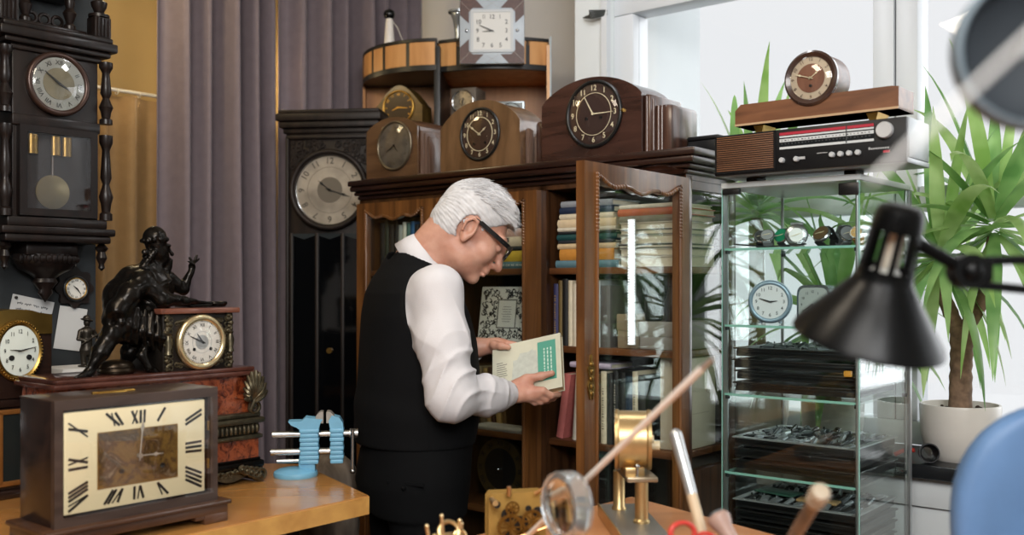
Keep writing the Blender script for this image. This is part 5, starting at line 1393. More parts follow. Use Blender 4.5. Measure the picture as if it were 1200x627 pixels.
def stack(x, y, z0, specs, where, sname):
    z = z0+.0065
    for i, (dx, dy, rz, gap, rim) in enumerate(specs):
        tray(f'black part tray, {ORD[i]} from the bottom of the stack on the {where}', x+dx, y+dy, z, rz, rim=rim, grp='trays stacked on the '+where, w=.310, d=.265)
        last = (x+dx, y+dy, z, rz); z += .0285+gap
    return last
L3 = stack(.176, .168, VS[2], [(0, 0, .02, .0005, m_tray), (.004, .004, -.02, .0005, m_tray), (-.004, 0, .03, .0005, m_tray), (.002, .003, -.01, 0, m_tray)], 'third vitrine shelf', 's3')
fill(*L3, .29, .245, 'parts in the top tray of the third shelf', 'top tray on the third vitrine shelf', (8, 4), 11)
L4 = stack(.176, .168, VS[3], [(.002, 0, -.02, .0005, m_tray), (-.003, .003, .025, .0005, m_tray), (.0, .0, -.015, 0, m_trim)], 'fourth vitrine shelf', 's4')
fill(*L4, .29, .245, 'parts in the top tray of the fourth shelf', 'top tray on the fourth vitrine shelf', (10, 5), 12)
L5 = stack(.176, .168, VS[4], [(0, 0, .0, .0005, m_tray), (.003, 0, .02, .0005, m_tray), (.002, .002, .0, .0, m_tray), (.0, .0, .02, 0, m_trim)], 'lowest vitrine shelf', 's5')
fill(*L5, .29, .245, 'parts in the top tray of the lowest shelf', 'top tray on the lowest vitrine shelf', (9, 4), 13)
gb = tag(MB().bb(-.05, .05, -.02, .02, 0, .006, .001).build('circuit_board', mat('tan_card', '#a5865a', .6)), 'tan strip of card lying in the top tray on the lowest vitrine shelf', 'card'); gb.matrix_world = T(VP(.21, .11, L5[2]+.0235)) @ RZ(RC+.1)
gb = tag(MB().bb(-.06, .05, -.03, .03, 0, .004, .001).build('circuit_board', mat('board_green', '#33584a', .45, noise=.3, nscale=90)), 'green circuit board lying in the top tray on the lowest vitrine shelf', 'circuit board'); gb.matrix_world = T(VP(.10, .13, L5[2]+.0285)) @ RZ(RC-.15)
gb = tag(MB().bb(-.009, .009, -.006, .006, 0, .014, .002).build('price_tag', mat('tag_orange', '#c98a2c', .5)), 'small orange tag at the front of the trays on the third vitrine shelf', 'tag'); gb.matrix_world = T(VP(.318, .026, VS[2]+.0575)) @ RZ(RC)

# ================================================================== radio and round clock on top
m_rblk = mat('radio_black', '#111214', .4, spec=.3); m_rsil = mat('radio_silver', '#c4c8ca', .35, .2)
RU, RV = -1.207, 2.223
rd = thing('radio', 'black and silver tabletop radio with brown slatted speaker on top of the vitrine', 'radio', W(RU, RV, 1.6805), RC)
for x in (.05, .30): MB().bb(x, x+.03, .07, .12, 0, .010, .002).build('foot', m_rblk, rd)
b = MB(); b.bb(0, .47, .006, .15, .010, .022, .002); b.bb(0, .47, .012, .15, .022, .112, .004); b.build('case', mat('radio_side', '#8d9193', .35, .4), rd)
MB().bb(0, .468, .0, .014, .012, .111, .002).build('front_panel', m_rblk, rd)
b = MB(); b.bb(.008, .158, -.002, .0, .020, .106)
b.build('speaker_cloth', mat('speaker_dark', '#241a14', .8), rd)
b = MB()
for k in range(17): b.bb(.008, .158, -.005, -.001, .0215+.0051*k, .0215+.0051*k+.0027, .0008)
b.build('speaker_slats', wood('teak_slat', '#5b3b26', '#80583c', .45, (3, 20, 20), .0), rd)
b = MB(); b.bb(.003, .163, -.003, .001, .0165, .020); b.bb(.003, .163, -.003, .001, .106, .1095); b.bb(.158, .163, -.003, .001, .0165, .1095); b.bb(.003, .008, -.003, .001, .0165, .1095); b.build('speaker_frame', m_rblk, rd)
b = MB(); b.bb(.172, .398, -.0012, 0, .062, .103); b.build('dial_window', mat('dial_window_dark', '#202325', .15), rd)
b = MB(); b.bb(.173, .397, -.002, 0, .096, .1025); b.build('red_band', mat('radio_red', '#a8283a', .4), rd)
b = MB()
for z0, z1 in ((.0905, .0945), (.080, .0875), (.063, .0685)): b.bb(.173, .397, -.002, 0, z0, z1)
b.build('white_band', mat('radio_white', '#c5cacc', .4), rd)
b = MB(); rg = random.Random(8)
for z in (.0835, .0755):
    for k in range(26): x = .178+.0083*k; b.bb(x, x+.0012+.003*rg.random(), -.0028, -.0012, z-.001, z+.0012)
b.bb(.334, .336, -.0035, -.001, .064, .102)
b.build('scale_marks', mat('scale_ink', '#3a3d40', .5), rd)
b = MB(face(.423, -.002, .084)); b.lathe([(0, 0), (.0185, 0), (.0185, .010), (.0165, .013), (0, .0125)], 36); b.build('tuning_knob', mat('spun_aluminium', '#c9cbcc', .3, .25), rd)
for x in (.302, .322, .342, .362): MB(face(x, -.001, .040)).lathe([(0, 0), (.0065, 0), (.0065, .007), (.005, .009), (0, .009)], 18).build('button', m_rsil, rd)
for x in (.180, .216): MB(face(x, -.001, .037)).lathe([(0, 0), (.0065, 0), (.0065, .007), (.005, .009), (0, .009)], 18).build('knob', m_rsil, rd)
b = MB(); b.bb(.22, .236, -.002, 0, .036, .042)
for k in range(9): x = .385+.0052*k; b.bb(x, x+.0035, -.0016, 0, .044, .0475+.002*(k == 0)); 
b.bb(.265, .29, -.0015, 0, .046, .0475); b.build('maker_lettering', mat('pale_print', '#a9acad', .5), rd)
b = MB(); b.bb(.418, .432, -.0016, 0, .035, .040); b.build('red_badge', mat('radio_red', '#a8283a'), rd)
ck = thing('mantel_clock', 'round drum mantel clock on a long walnut base standing on the radio', 'clock', W(-1.165, 2.25, 1.793), RC)
m_dk = wood('drum_walnut', '#4e2f1f', '#7a513a', .42, (3, 16, 16), .1)
m_dkl = wood('base_walnut', '#5c3822', '#825638', .42, (3, 18, 18), .1)
b = MB(); b.prism([(0, .022), (.40, .022), (.40, .072), (.385, .0745), (.015, .0745), (0, .060)], -.10, 0, face(0, 0, 0)); b.build('base', m_dkl, ck)
b = MB(); b.bb(0, .40, -.002, .10, .022, .027); b.build('base_line', mat('pale_inlay', '#b79a78', .4), ck)
for x in (.055, .335): MB().add([(x-.006, .02, 0), (x+.006, .02, 0), (x+.006, .08, 0), (x-.006, .08, 0), (x-.014, .015, .023), (x+.014, .015, .023), (x+.014, .085, .023), (x-.014, .085, .023)], [(0, 3, 2, 1), (4, 5, 6, 7), (0, 1, 5, 4), (1, 2, 6, 5), (2, 3, 7, 6), (3, 0, 4, 7)]).build('foot', m_gilt, ck)
M = face(.197, .0, .116)
MB(M).lathe([(0, -.088), (.058, -.088), (.063, -.08), (.063, -.002), (0, -.002)], 56).build('drum', m_dk, ck)
MB(M).lathe([(.050, .004), (.060, .008), (.065, .004), (.065, -.006), (.05, -.006), (.050, .004)], 56).build('bezel', mat('dark_walnut_rim', '#3d2a22', .25, coat=.5), ck)
MB(M).disc(.034, .054, -.002, .002, 48).build('chapter_ring', mat('champagne_ring', '#c9bca6', .3, .4), ck); MB(M).disc(0, .034, -.002, .003, 48).build('dial_center', wood('dial_wood', '#6b4330', '#855a42', .4, (20, 3, 3), 0), ck)
numerals(ck, M, .044, .011, mat('brown_print', '#4d3a2c', .5), z=.0024, radial=True)
hands(ck, M, 1, 48, .046, .0028, .005, m_ivory, 1); dome(ck, M, .054, .010, .004)
b = MB(M); b.cyl((0, -.018, .003), (0, -.018, .005), .0035, seg=12); b.build('winding_hole', m_blackm, ck)
# black case at the end of the bookcase top
t = thing('black_case', 'small black box on the bookcase end between the large clock and the radio', 'box', W(-1.428, 2.60, TOPZ), RC)
b = MB(); b.bb(-.045, .055, -.05, .07, 0, .045, .004); b.build('body', m_rblk, t); b = MB(); b.bb(-.047, .057, -.052, .072, .045, .058, .006); b.build('lid', m_rblk, t)

# ================================================================== yuccas on the sill
m_leaf = leafmat('yucca_leaf', '#86b058', '#bcd892'); m_leafd = leafmat('yucca_leaf_dark', '#649350', '#9cc47a')
m_bark = mat('yucca_bark', '#7d6450', .85, noise=.35, nscale=50, bump=.8, bscale=45); m_soil = mat('soil', '#3a2c22', .95, noise=.4, nscale=60)
m_pot = mat('white_glazed_pot', '#cfcac2', .3, noise=.02)
def leaf(b, base, az, el, L, w, droop, rg, ylim):
    n = 9; p = Vector(base); d = Vector((math.cos(az)*math.cos(el), math.sin(az)*math.cos(el), math.sin(el))); st = L/n
    side = Vector((-math.sin(az), math.cos(az), 0)); vs_ = []; tw = rg.uniform(-.4, .4)
    for i in range(n+1):
        t = i/n; ww = w*(.55+1.6*t)*(1-t**3) if t < .3 else w*1.03*(1-((t-.3)/.7)**1.9)
        ww = max(ww, .0006); nrm = side.cross(d).normalized(); s2 = (side*math.cos(tw)+nrm*math.sin(tw))
        def lim(q):
            lo = ylim[0] if q.x > ylim[2] else ylim[3]
            return Vector((q.x, max(lo+.02*math.tanh((q.y-lo)/.02) if q.y < lo else q.y, min(ylim[1], q.y) if q.y > lo else -9), q.z))
        vs_ += [lim(p-s2*ww*.5+nrm*ww*.16), lim(p), lim(p+s2*ww*.5+nrm*ww*.16)]
        p = p+d*st; d = (d+Vector((0, 0, -droop*st*(0.6+1.8*t)))).normalized()
    fs = []
    for i in range(n): o = 3*i; fs += [(o, o+3, o+4, o+1), (o+1, o+4, o+5, o+2)]
    b.add(vs_, fs)
def yucca(label, u, v, z, pot_r, pot_h, stems, seed, ylim):
    rg = random.Random(seed); t = thing('yucca_plant', label, 'plant', W(u, v, z), RC)
    MB().lathe([(0, 0), (pot_r*.72, 0), (pot_r*.86, pot_h*.12), (pot_r*.98, pot_h*.5), (pot_r, pot_h*.95), (pot_r*.985, pot_h), (pot_r*.93, pot_h), (pot_r*.92, pot_h*.86), (0, pot_h*.86)], 48).build('pot', m_pot, t)
    b = MB(); b.lathe([(0, pot_h*.862), (pot_r*.9, pot_h*.862), (pot_r*.6, pot_h*.9), (0, pot_h*.93)], 30)
    for k in range(60): a = rg.uniform(0, 6.28); r_ = pot_r*.82*math.sqrt(rg.random()); b.sph((r_*math.cos(a), r_*math.sin(a), pot_h*.89), rg.uniform(.003, .008), 6)
    b.build('soil', m_soil, t)
    for (pts, rs, heads) in stems:
        b = MB(); P = []; R_ = []
        for i in range(len(pts)-1):
            for k in range(8):
                f = k/8; P.append(Vector(pts[i]).lerp(Vector(pts[i+1]), f)); R_.append((rs[i]*(1-f)+rs[i+1]*f)*(1+.05*rg.uniform(-1, 1)+(.06 if k % 2 else 0)))
        P.append(Vector(pts[-1])); R_.append(rs[-1]); b.tube(P, R_, 14); b.build('trunk', m_bark, t)
        for (hp, nl, L0, droop, az0, spread) in heads:
            for half, mm in ((0, m_leaf), (1, m_leafd)):
                b = MB()
                for k in range(half, nl, 2):
                    q = k/nl; az = k*2.399+az0+rg.uniform(-.25, .25); el = 1.45-2.0*q*spread+rg.uniform(-.12, .12)
                    base = Vector(hp)+Vector((math.cos(az)*.012, math.sin(az)*.012, .03-.07*q))
                    leaf(b, base, az, el, L0*rg.uniform(.8, 1.08), rg.uniform(.034, .046), droop*(.5+1.1*q), rg, ylim)
                b.build('leaf_crown', mm, t, smooth=80, recalc=False)
    return t
PU = -.805
yl = (-.33, .155, -.03, -.19)
yucca('yucca plant with ringed trunk in a white pot on the sill, beside the vitrine', PU, 2.85, .95, .103, .15,
      [([(.0, 0, .11), (.002, .0, .24), (.006, 0, .36)], [.030, .027, .030], []),
       ([(-.002, 0, .34), (-.035, -.01, .43), (-.05, -.015, .53)], [.021, .018, .016], [((-.05, -.015, .56), 38, .44, 3.4, 0, 1.22)]),
       ([(.008, 0, .34), (.06, .0, .44), (.082, .01, .60)], [.021, .018, .016], [((.084, .01, .64), 40, .46, 3.0, 1.1, 1.2)])], 21, yl)
yucca('yucca plant on the sill behind the bookcase end, its pointed leaves rising above the radio', -1.40, 2.85, .95, .095, .14,
      [([(0, 0, .1), (.0, 0, .4), (-.005, 0, .68)], [.026, .024, .021], [((-.005, 0, .72), 34, .46, 2.6, .4, .9)])], 33, (-.12, .155, -9, 0))
yucca('low yucca plant on the sill seen through the middle of the vitrine', -1.165, 2.86, .95, .09, .13,
      [([(0, 0, .1), (.01, 0, .34)], [.024, .020], [((.01, 0, .38), 34, .40, 3.0, .9, 1.0)])], 47, (-.21, .145, -9, 0))
# small things on the sill
t = thing('loupe', 'small black loupe lying on the black sill beside the white pot', 'loupe', W(-.86, 2.745, .95), RC+.5)
b = MB(); b.lathe([(.014, 0), (.022, 0), (.020, .022), (.026, .036), (.023, .036), (.017, .022), (.014, 0)], 28, T(0, 0, .0255) @ RX(1.45)); b.build('eyepiece', m_rblk, t); MB().disc(0, .018, .008, .011, 24, T(0, 0, .0255) @ RX(1.45)).build('lens', m_cover, t)
pr = tag(MB().tube([(0, 0, .0), (.02, .01, .012), (.05, .012, .016)], .006, 10).build('red_cap', mat('red_plastic', '#c0392f', .4)), 'small red plastic piece on the sill behind the vitrine', 'plastic piece'); pr.matrix_world = T(W(-.95, 2.76, .958)) @ RZ(RC)
# ================================================================== near workbench with tools and lamps
fb = thing('workbench', 'orange brown workbench corner under the brass drum tool and glass lens', 'workbench', (0, 0, 0))
fp = [(-.42, .6), (.56, .6), (.58, 1.92), (.2836, 2.362), (-.55, 1.50)]
m_fb = wood('orange_bench', '#b5794b', '#c98c5c', .38, (2, 10, 10), .15)
MB().prism(fp, TZ-.04, TZ).build('top', m_fb, fb)
b = MB()
for k in (2, 3): 
    p, q = Vector(fp[k]), Vector(fp[k+1]) if k+1 < len(fp) else Vector(fp[0]); n = (q-p).normalized(); o = Vector((n.y, -n.x))*.002
    b.prism([tuple(p), tuple(q), tuple(q+o), tuple(p+o)], TZ-.0395, TZ-.002)
b.build('edge_banding', m_bedge, fb)
for x, y in ((-.3, .75), (.48, .75), (.5, 1.85), (-.3, 1.55)): MB().bb(x-.025, x+.025, y-.025, y+.025, 0, TZ-.04, .003).build('leg', m_carc, fb)
m_br = mat('bright_brass', '#c2a676', .34, .9, noise=.08, nscale=30)
m_grey = mat('grey_steel_plate', '#8d8a84', .45, .7)
# brass drum tool
bp0 = at(741, 608, 2.03); bp0.z = TZ
t = thing('depthing_tool', 'brass drum tool on two brass posts and a grey steel base on the near workbench', 'tool', bp0, math.radians(4))
b = MB(); b.bb(-.046, .046, -.15, .14, 0, .026, .003); b.build('base', m_grey, t); MB().bb(-.049, -.046, -.15, .14, .0, .027).build('base_side', m_br, t)
for x, y, r in ((-.012, .085, .0125), (.012, -.035, .0135)): 
    b = MB(); b.lathe([(0, .026), (r*1.25, .026), (r*1.25, .030), (r, .034), (r, .108), (0, .108)], 24, T(x, y, 0)); b.build('post', m_br, t)
b = MB(); b.box((.012, .02, .113), (.062, .135, .010), .002); b.build('platform', mat('dull_nickel', '#a89a82', .35, .8), t)
Md = T(.004, .02, .118+.066) @ RZ(math.radians(-10)) @ RY(PI/2)
b = MB(Md); b.lathe([(.057, -.036), (.061, -.036), (.062, -.030), (.059, -.027), (.059, .028), (.062, .031), (.061, .038), (.054, .038), (.054, -.036), (.057, -.036)], 56); b.build('drum', m_br, t)
b = MB(Md); b.disc(0, .0545, -.004, .002, 44); b.cyl((0, 0, -.03), (0, 0, .03), .008, seg=16)
for k in range(5): a = 2*PI*k/5; b.cyl((.03*math.cos(a), .03*math.sin(a), -.006), (.03*math.cos(a), .03*math.sin(a), .004), .007, seg=12)
b.build('hub_plate', m_brass, t)
b = MB(Md); b.cyl((-.0, -.0, .038), (0, 0, .044), .010, seg=16); b.cyl((.012, .0, .036), (.012, 0, .056), .010, seg=16); b.build('side_screw', mat('ivory_screw', '#d8c9a4', .4), t)
b = MB(); b.cyl((.004, -.03, .112), (.004, -.03, .135), .003, seg=10); b.sph((.004, -.03, .138), .006, 10); b.build('set_screw', m_steel, t)
b = MB(); b.box((.0, .0, .125), (.04, .06, .02), .003); b.build('saddle', m_br, t)

# glass lens on a stem
lp = at(664, 592, 1.50)
t = thing('standing_lens', 'thick round clear glass lens on a stem at the front of the near workbench', 'lens', (lp.x, lp.y, TZ))
Ml = T(0, 0, lp.z-TZ) @ RZ(math.radians(-60)) @ RX(PI/2)
m_lens = newmat('lens_glass')[0]; setp(m_lens.node_tree.nodes['Principled BSDF'], Base_Color=(.93, .97, .97, 1), Roughness=.02, Transmission_Weight=1.0, IOR=1.45)
MB(Ml).lathe([(0, .016), (.030, .0145), (.041, .012), (.041, -.012), (.030, -.0145), (0, -.016)], 56).build('glass', m_lens, t)
m_ring = newmat('frosted_ring')[0]; setp(m_ring.node_tree.nodes['Principled BSDF'], Base_Color=(.85, .9, .92, 1), Roughness=.06, Transmission_Weight=.85, IOR=1.45)
b = MB(Ml); b.lathe([(.0413, -.015), (.0495, -.015), (.051, -.011), (.051, .011), (.0495, .015), (.0413, .015), (.0413, -.015)], 56); b.build('ring', m_ring, t)
h_ = lp.z-TZ-.050
b = MB(); b.cyl((0, 0, .008), (0, 0, h_), .0045, seg=14); b.lathe([(0, 0), (.04, 0), (.04, .006), (.012, .012), (0, .012)], 30); b.build('stem', mat('dark_stem', '#4b4a48', .35, .7), t)

# brass clock movement
mp = at(606, 600, 1.90); mp.z = TZ
t = thing('clock_movement', 'yellow brass clock movement with dark holes on the near workbench', 'clock movement', mp, math.radians(12))
m_ym = mat('yellow_brass', '#a88443', .55, .6, noise=.12, nscale=25)
def plate(b, y, th, rg):
    pts = [(-.056, 0), (.056, 0), (.056, .098), (.05, .106), (-.05, .106), (-.056, .098)]
    b.prism(pts, y, y+th, RX(PI/2))
for y in (-.034, .0): b = MB(); plate(b, y, .003, None); b.build('plate', m_ym, t)
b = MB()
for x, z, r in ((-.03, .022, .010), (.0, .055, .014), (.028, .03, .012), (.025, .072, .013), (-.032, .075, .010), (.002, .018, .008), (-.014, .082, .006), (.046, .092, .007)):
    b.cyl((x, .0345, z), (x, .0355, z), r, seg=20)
b.build('opening', mat('painted_hole_shade', '#1c1712', .5, .4), t).location = (0, -.0715+.001, 0) if False else (0, 0, 0)  # dark discs on the plate, painted for the shade in its holes
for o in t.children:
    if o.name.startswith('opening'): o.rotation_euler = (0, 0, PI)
for x in (-.05, .05):
    for z in (.008, .096): MB().cyl((x, -.041, z), (x, .004, z), .0055, seg=12).build('pillar', m_br, t)
rg = random.Random(6)
for x, z, r in ((-.022, .05, .026), (.02, .06, .022), (.008, .03, .018), (-.018, .085, .014)):
    b = MB(T(x, -.041, z) @ RX(PI/2)); n = 28; pts = []
    for k in range(n*4): a = 2*PI*k/(n*4); rr = r*(1 if k % 4 < 2 else .91); pts.append((rr*math.cos(a), rr*math.sin(a)))
    inn = [(r*.72*math.cos(2*PI*k/(n*4)), r*.72*math.sin(2*PI*k/(n*4))) for k in range(n*4)]
    b.frame2d(pts, inn, 0, .0025)
    for k in range(4): b.box((0, 0, .001), (r*1.5, .003, .002), 0, RZ(k*PI/4))
    b.cyl((0, 0, -.006), (0, 0, .008), .003, seg=10); b.build('wheel', mat('wheel_brass', '#7d5e2c', .35, 1.0), t)
b = MB(); b.cyl((-.055, -.05, .02), (.06, -.055, .055), .0028, seg=8); b.cyl((.03, -.02, .106), (.062, -.03, .128), .0035, seg=8); b.sph((.062, -.03, .13), .007, 10); b.cyl((-.02, -.02, .104), (-.02, -.02, .122), .0045, seg=10)
b.build('lever', mat('copper_lever', '#b98a5a', .3, .9), t)

sp = at(526, 640, 1.74); sp.z = TZ
t = thing('gear_assembly', 'small brass gear piece with upright pins at the near workbench edge beside the man', 'clock part', sp, .4)
b = MB(); b.lathe([(0, 0), (.03, 0), (.03, .008), (.02, .012), (.02, .03), (0, .03)], 28); b.box((0, 0, .045), (.05, .006, .04), .001); b.box((.0, .016, .045), (.05, .004, .04), .001); b.build('frame', m_br, t)
b = MB()
for x, y, h, tx in ((-.028, -.004, .085, -.014), (-.006, .004, .098, -.006), (.016, .0, .088, .004), (.026, .008, .08, .0)): b.cyl((x, y, .012), (x+tx, y, h), .0035, seg=10); b.sph((x+tx, y, h), .0042, 8)
b.build('pin', mat('pale_brass_pin', '#cbb48a', .3, .95), t)
b = MB(); b.torus(.018, .004, 20, 8, T(.0, .0, .07) @ RX(1.2)); b.torus(.011, .003, 18, 8, T(.02, .0, .06) @ RX(1.4)); b.build('coil', m_br, t)

# tool pot with the leaning tools
t = thing('tool_tub', 'round grey metal tub holding the leaning tools on the near workbench', 'tray', (.30, 1.43, TZ))
MB().lathe([(0, 0), (.110, 0), (.116, .065), (.112, .065), (.107, .006), (0, .006)], 48).build('body', m_grey, t)
MB().torus(.114, .003, 48, 8, T(0, 0, .065)).build('rim', m_steel, t)
t = thing('scriber', 'slim tool with pale wooden shaft and silver tip, upright beside the brass drum', 'tool', (.318, 1.50, TZ+.010))
d0, d1_ = Vector((.318, 1.50, TZ+.01)), at(791, 507, 1.60)
dd = d1_-d0
MB().cyl((0, 0, 0), tuple(dd*.64), .0085, .0085, 14).build('shaft', mat('pale_wood_shaft', '#c9b393', .5), t)
b = MB(); b.cyl(tuple(dd*.64), tuple(dd*.985), .0085, .0105, 16); b.sph(tuple(dd*.985), .0104, 14); b.build('silver_tip', mat('satin_silver', '#b9bcbd', .3, .7), t, 'silver metal tip')
e0, e1 = Vector((.362, 1.50, TZ+.019)), at(961, 578, 1.20); ee = e1-e0
t = thing('hammer', 'brown wooden handled mallet with pale round head leaning in front of the vitrine', 'mallet', tuple(e0))
MB().cyl((0, 0, 0), tuple(ee*.97), .0075, .009, 16).build('handle', wood('dark_handle', '#4a3a2b', '#7a6550', .45, (10, 10, 2)), t)
m_, L_ = align(ee*.93, ee*1.06); MB(m_).lathe([(0, 0), (.010, 0), (.012, .006), (.012, .012), (.0095, .014), (.012, .018), (.0132, .026), (.010, .033), (0, .035)], 28).build('head', mat('bone_head', '#a89a86', .45), t, 'pale rounded head')
s0 = at(800, 620, 1.49)
t = thing('scissors', 'red handled scissors standing handle up in the tool tub', 'scissors', (.298, 1.43, TZ+.0085))
w0 = Vector((.298, 1.43, TZ+.0085)); sc_ = s0-w0
b = MB(); b.torus(.019, .0045, 30, 10, T(sc_+Vector((0, 0, -.006))) @ RX(1.45) @ RY(.2), 1.0, .8); b.torus(.016, .0042, 30, 10, T(sc_+Vector((.036, .01, -.022))) @ RX(1.45), 1.0, .8); b.build('handle', mat('red_plastic', '#c0392f', .4), t, 'red plastic finger loops')
b = MB()
for k, e in ((0, Vector((0, 0, -.024))), (1, Vector((.033, .01, -.038)))): b.cyl((0, .004*k, 0), tuple(sc_+e), .0022, .0035, 8)
b.build('blade', m_steel, t)
k0 = at(840, 604, 1.50)
t = thing('screwdriver', 'grey capped screwdriver standing in the tool tub beside the red scissors', 'screwdriver', (.388, 1.395, TZ+.0095)); kk = k0-Vector((.388, 1.395, TZ+.0095))
MB().cyl((0, 0, 0), tuple(kk*.6), .003, seg=10).build('shaft', m_steel, t)
m_, L_ = align(kk*.6, kk); MB(m_).lathe([(0, 0), (.008, 0), (.010, .02), (.012, L_*.7), (.016, L_*.8), (.018, L_*.93), (.015, L_), (0, L_)], 20).build('handle', mat('pinkish_grip', '#a5887c', .45), t)
m2, _ = align(kk*1.0, kk*1.02); MB(m2).lathe([(0, 0), (.0135, 0), (.012, .004), (0, .005)], 20).build('end_cap', mat('grey_cap', '#4d5356', .4), t)

# black cone desk lamp
m_lb = mat('lamp_black', '#08090a', .32, spec=.18)
lt, lb_ = at(1058, 241, 1.175), at(1017, 398, 1.225)
ax = (lb_-lt); AL = ax.length
base_pt = Vector((.53, 1.10, TZ))
t = thing('desk_lamp', 'black cone shaded desk lamp with slotted neck hanging over the near workbench', 'lamp', tuple(base_pt))
Ma = T(-base_pt) @ align(lt, lb_)[0]
b = MB(Ma)
b.lathe([(0, 0), (.020, .0), (.026, .004), (.0285, .012), (.0300, .030), (.0272, .030), (.026, .014), (.020, .006), (0, .006)], 44)
# slotted sleeve: bars between the openings
ns = 12
for k in range(ns):
    a0 = 2*PI*k/ns; b.lathe([(.0300, .0295), (.0325, .078), (.0297, .078), (.0272, .0295), (.0300, .0295)], 4, RZ(a0), 1, 1, 0, 2*PI/ns*.42)
    # close the bar's sides
b.lathe([(.0325, .0775), (.0335, .088), (.0375, .096), (.052, .115), (.0885, AL-.008), (.0915, AL), (.0880, AL), (.050, .118), (.034, .099), (.030, .089), (.0297, .0775), (.0325, .0775)], 64)
b.build('shade', m_lb, t)
b = MB(Ma); b.cyl((0, 0, .012), (0, 0, .075), .013, seg=24); b.build('lamp_socket', mat('cream_socket', '#efe9da', .4), t, 'cream lamp socket seen through the neck slots')
b = MB(Ma); b.sph((0, 0, .105), (.026, .026, .032), 20); b.build('bulb', mat('milky_bulb', '#d9dad6', .3), t)
j0, j1, j2, j3 = at(1088, 300, 1.19), at(1134, 318, 1.20), at(1330, 300, 1.20), at(1330, 352, 1.20)
b = MB(T(-base_pt)); b.cyl(tuple(at(1075, 285, 1.185)), tuple(j1), .008, seg=14); b.build('neck_stub', m_lb, t)
b = MB(T(-base_pt)); b.cyl(tuple(j1+Vector((0, -.014, 0))), tuple(j1+Vector((0, .014, 0))), .021, seg=24); b.box(tuple(j1+Vector((.004, 0, .0))), (.05, .018, .03), .006); b.sph(tuple(j1+Vector((0, -.016, 0))), (.012, .006, .012), 16); b.build('joint', m_lb, t)
b = MB(T(-base_pt)); b.cyl(tuple(j1+Vector((.01, 0, .012))), tuple(j2), .0055, seg=12); b.cyl(tuple(j1+Vector((.01, 0, -.016))), tuple(j3), .0055, seg=12); b.build('upper_arm', m_lb, t)
elb = (j2+j3)/2
b = MB(T(-base_pt)); b.cyl(tuple(elb+Vector((0, -.016, 0))), tuple(elb+Vector((0, .016, 0))), .036, seg=24)
for s in (-1, 1): b.cyl(tuple(elb+Vector((s*.018, 0, 0))), tuple(base_pt+Vector((s*.012, 0, .05))), .0055, seg=12)
b.build('lower_arm', m_lb, t)
b = MB(T(-base_pt)); b.cyl(tuple(base_pt), tuple(base_pt+Vector((0, 0, .06))), .02, seg=20); b.lathe([(0, 0), (.045, 0), (.045, .012), (.02, .018), (0, .018)], 32, T(base_pt)); b.build('foot', m_lb, t)

# pale wooden rod leaning up in front of the brass drum
r0, r1 = at(606, 640, 1.75), at(836, 419, 1.22)
r0 = r0+(r1-r0)*((TZ+.004-r0.z)/(r1.z-r0.z))
t = thing('wooden_rod', 'pale slim wooden rod rising diagonally across the brass drum tool', 'rod', tuple(r0))
dd = r1-r0
MB().cyl((0, 0, 0), tuple(dd*.965), .0046, .0046, 14).build('shaft', mat('pale_arm', '#ece6df', .5), t)
b = MB(); b.cyl(tuple(dd*.965), tuple(dd), .0044, .003, 14); b.build('tip', mat('satin_silver', '#b9bcbd', .3, .7), t)

# round grey lamp with a thin pale stalk close to the viewer
sc0 = at(1217, 58, .82); R_ = .0645; foot = Vector((.52, .86, TZ))
t = thing('round_lamp', 'round grey lamp shade with a pale stalk, in front of the window', 'lamp', tuple(foot))
Mo = T(-foot); nrm = (Vector((-.12, -.97, .02))).normalized(); Ms = Mo @ T(sc0) @ nrm.to_track_quat('Z', 'Y').to_matrix().to_4x4()
m_sh = mat('lamp_inside_grey', '#262b30', .6, noise=.12, nscale=14, spec=.2); m_shr = mat('lamp_rim_grey', '#66737c', .5)
b = MB(Ms); b.lathe([(0, -.022), (R_*.6, -.019), (R_*.86, -.008), (R_*.9, .0), (R_*.9, -.004), (R_*.6, -.026), (0, -.03)], 64); b.build('reflector', m_sh, t)
b = MB(Ms); b.lathe([(R_*.92, .001), (R_*.96, .003), (R_, 0), (R_, -.014), (R_*.8, -.024), (R_*.8, -.028), (R_*1.02, -.016), (R_*1.02, .003), (R_*.96, .006), (R_*.92, .001)], 64); b.build('rim', m_shr, t)
hub = sc0+Vector((.085, .02, -.0)); sa0, sa1 = at(1024, 210, .50), at(1268, -14, .44)
b = MB(Mo); b.cyl(tuple(sa0), tuple(sa1), .0016, .0016, 12); b.sph(tuple(sa0), .0016, 8); b.build('stalk', mat('pale_enamel', '#e3e2e0', .4), t, 'thin pale stalk')
b = MB(Mo); b.tube([tuple(sa1), tuple(sa1+Vector((.03, .12, .0))), tuple(hub+Vector((.0, -.02, 0))), tuple(sc0+Vector((.058, .022, 0)))], .004, 10); b.build('bracket', m_shr, t)
b = MB(Mo); b.cyl(tuple(foot), tuple(hub), .007, seg=14); b.sph(tuple(hub), .011, 14); b.lathe([(0, 0), (.035, 0), (.035, .012), (.014, .018), (0, .018)], 32, T(foot)); b.build('post', m_shr, t)

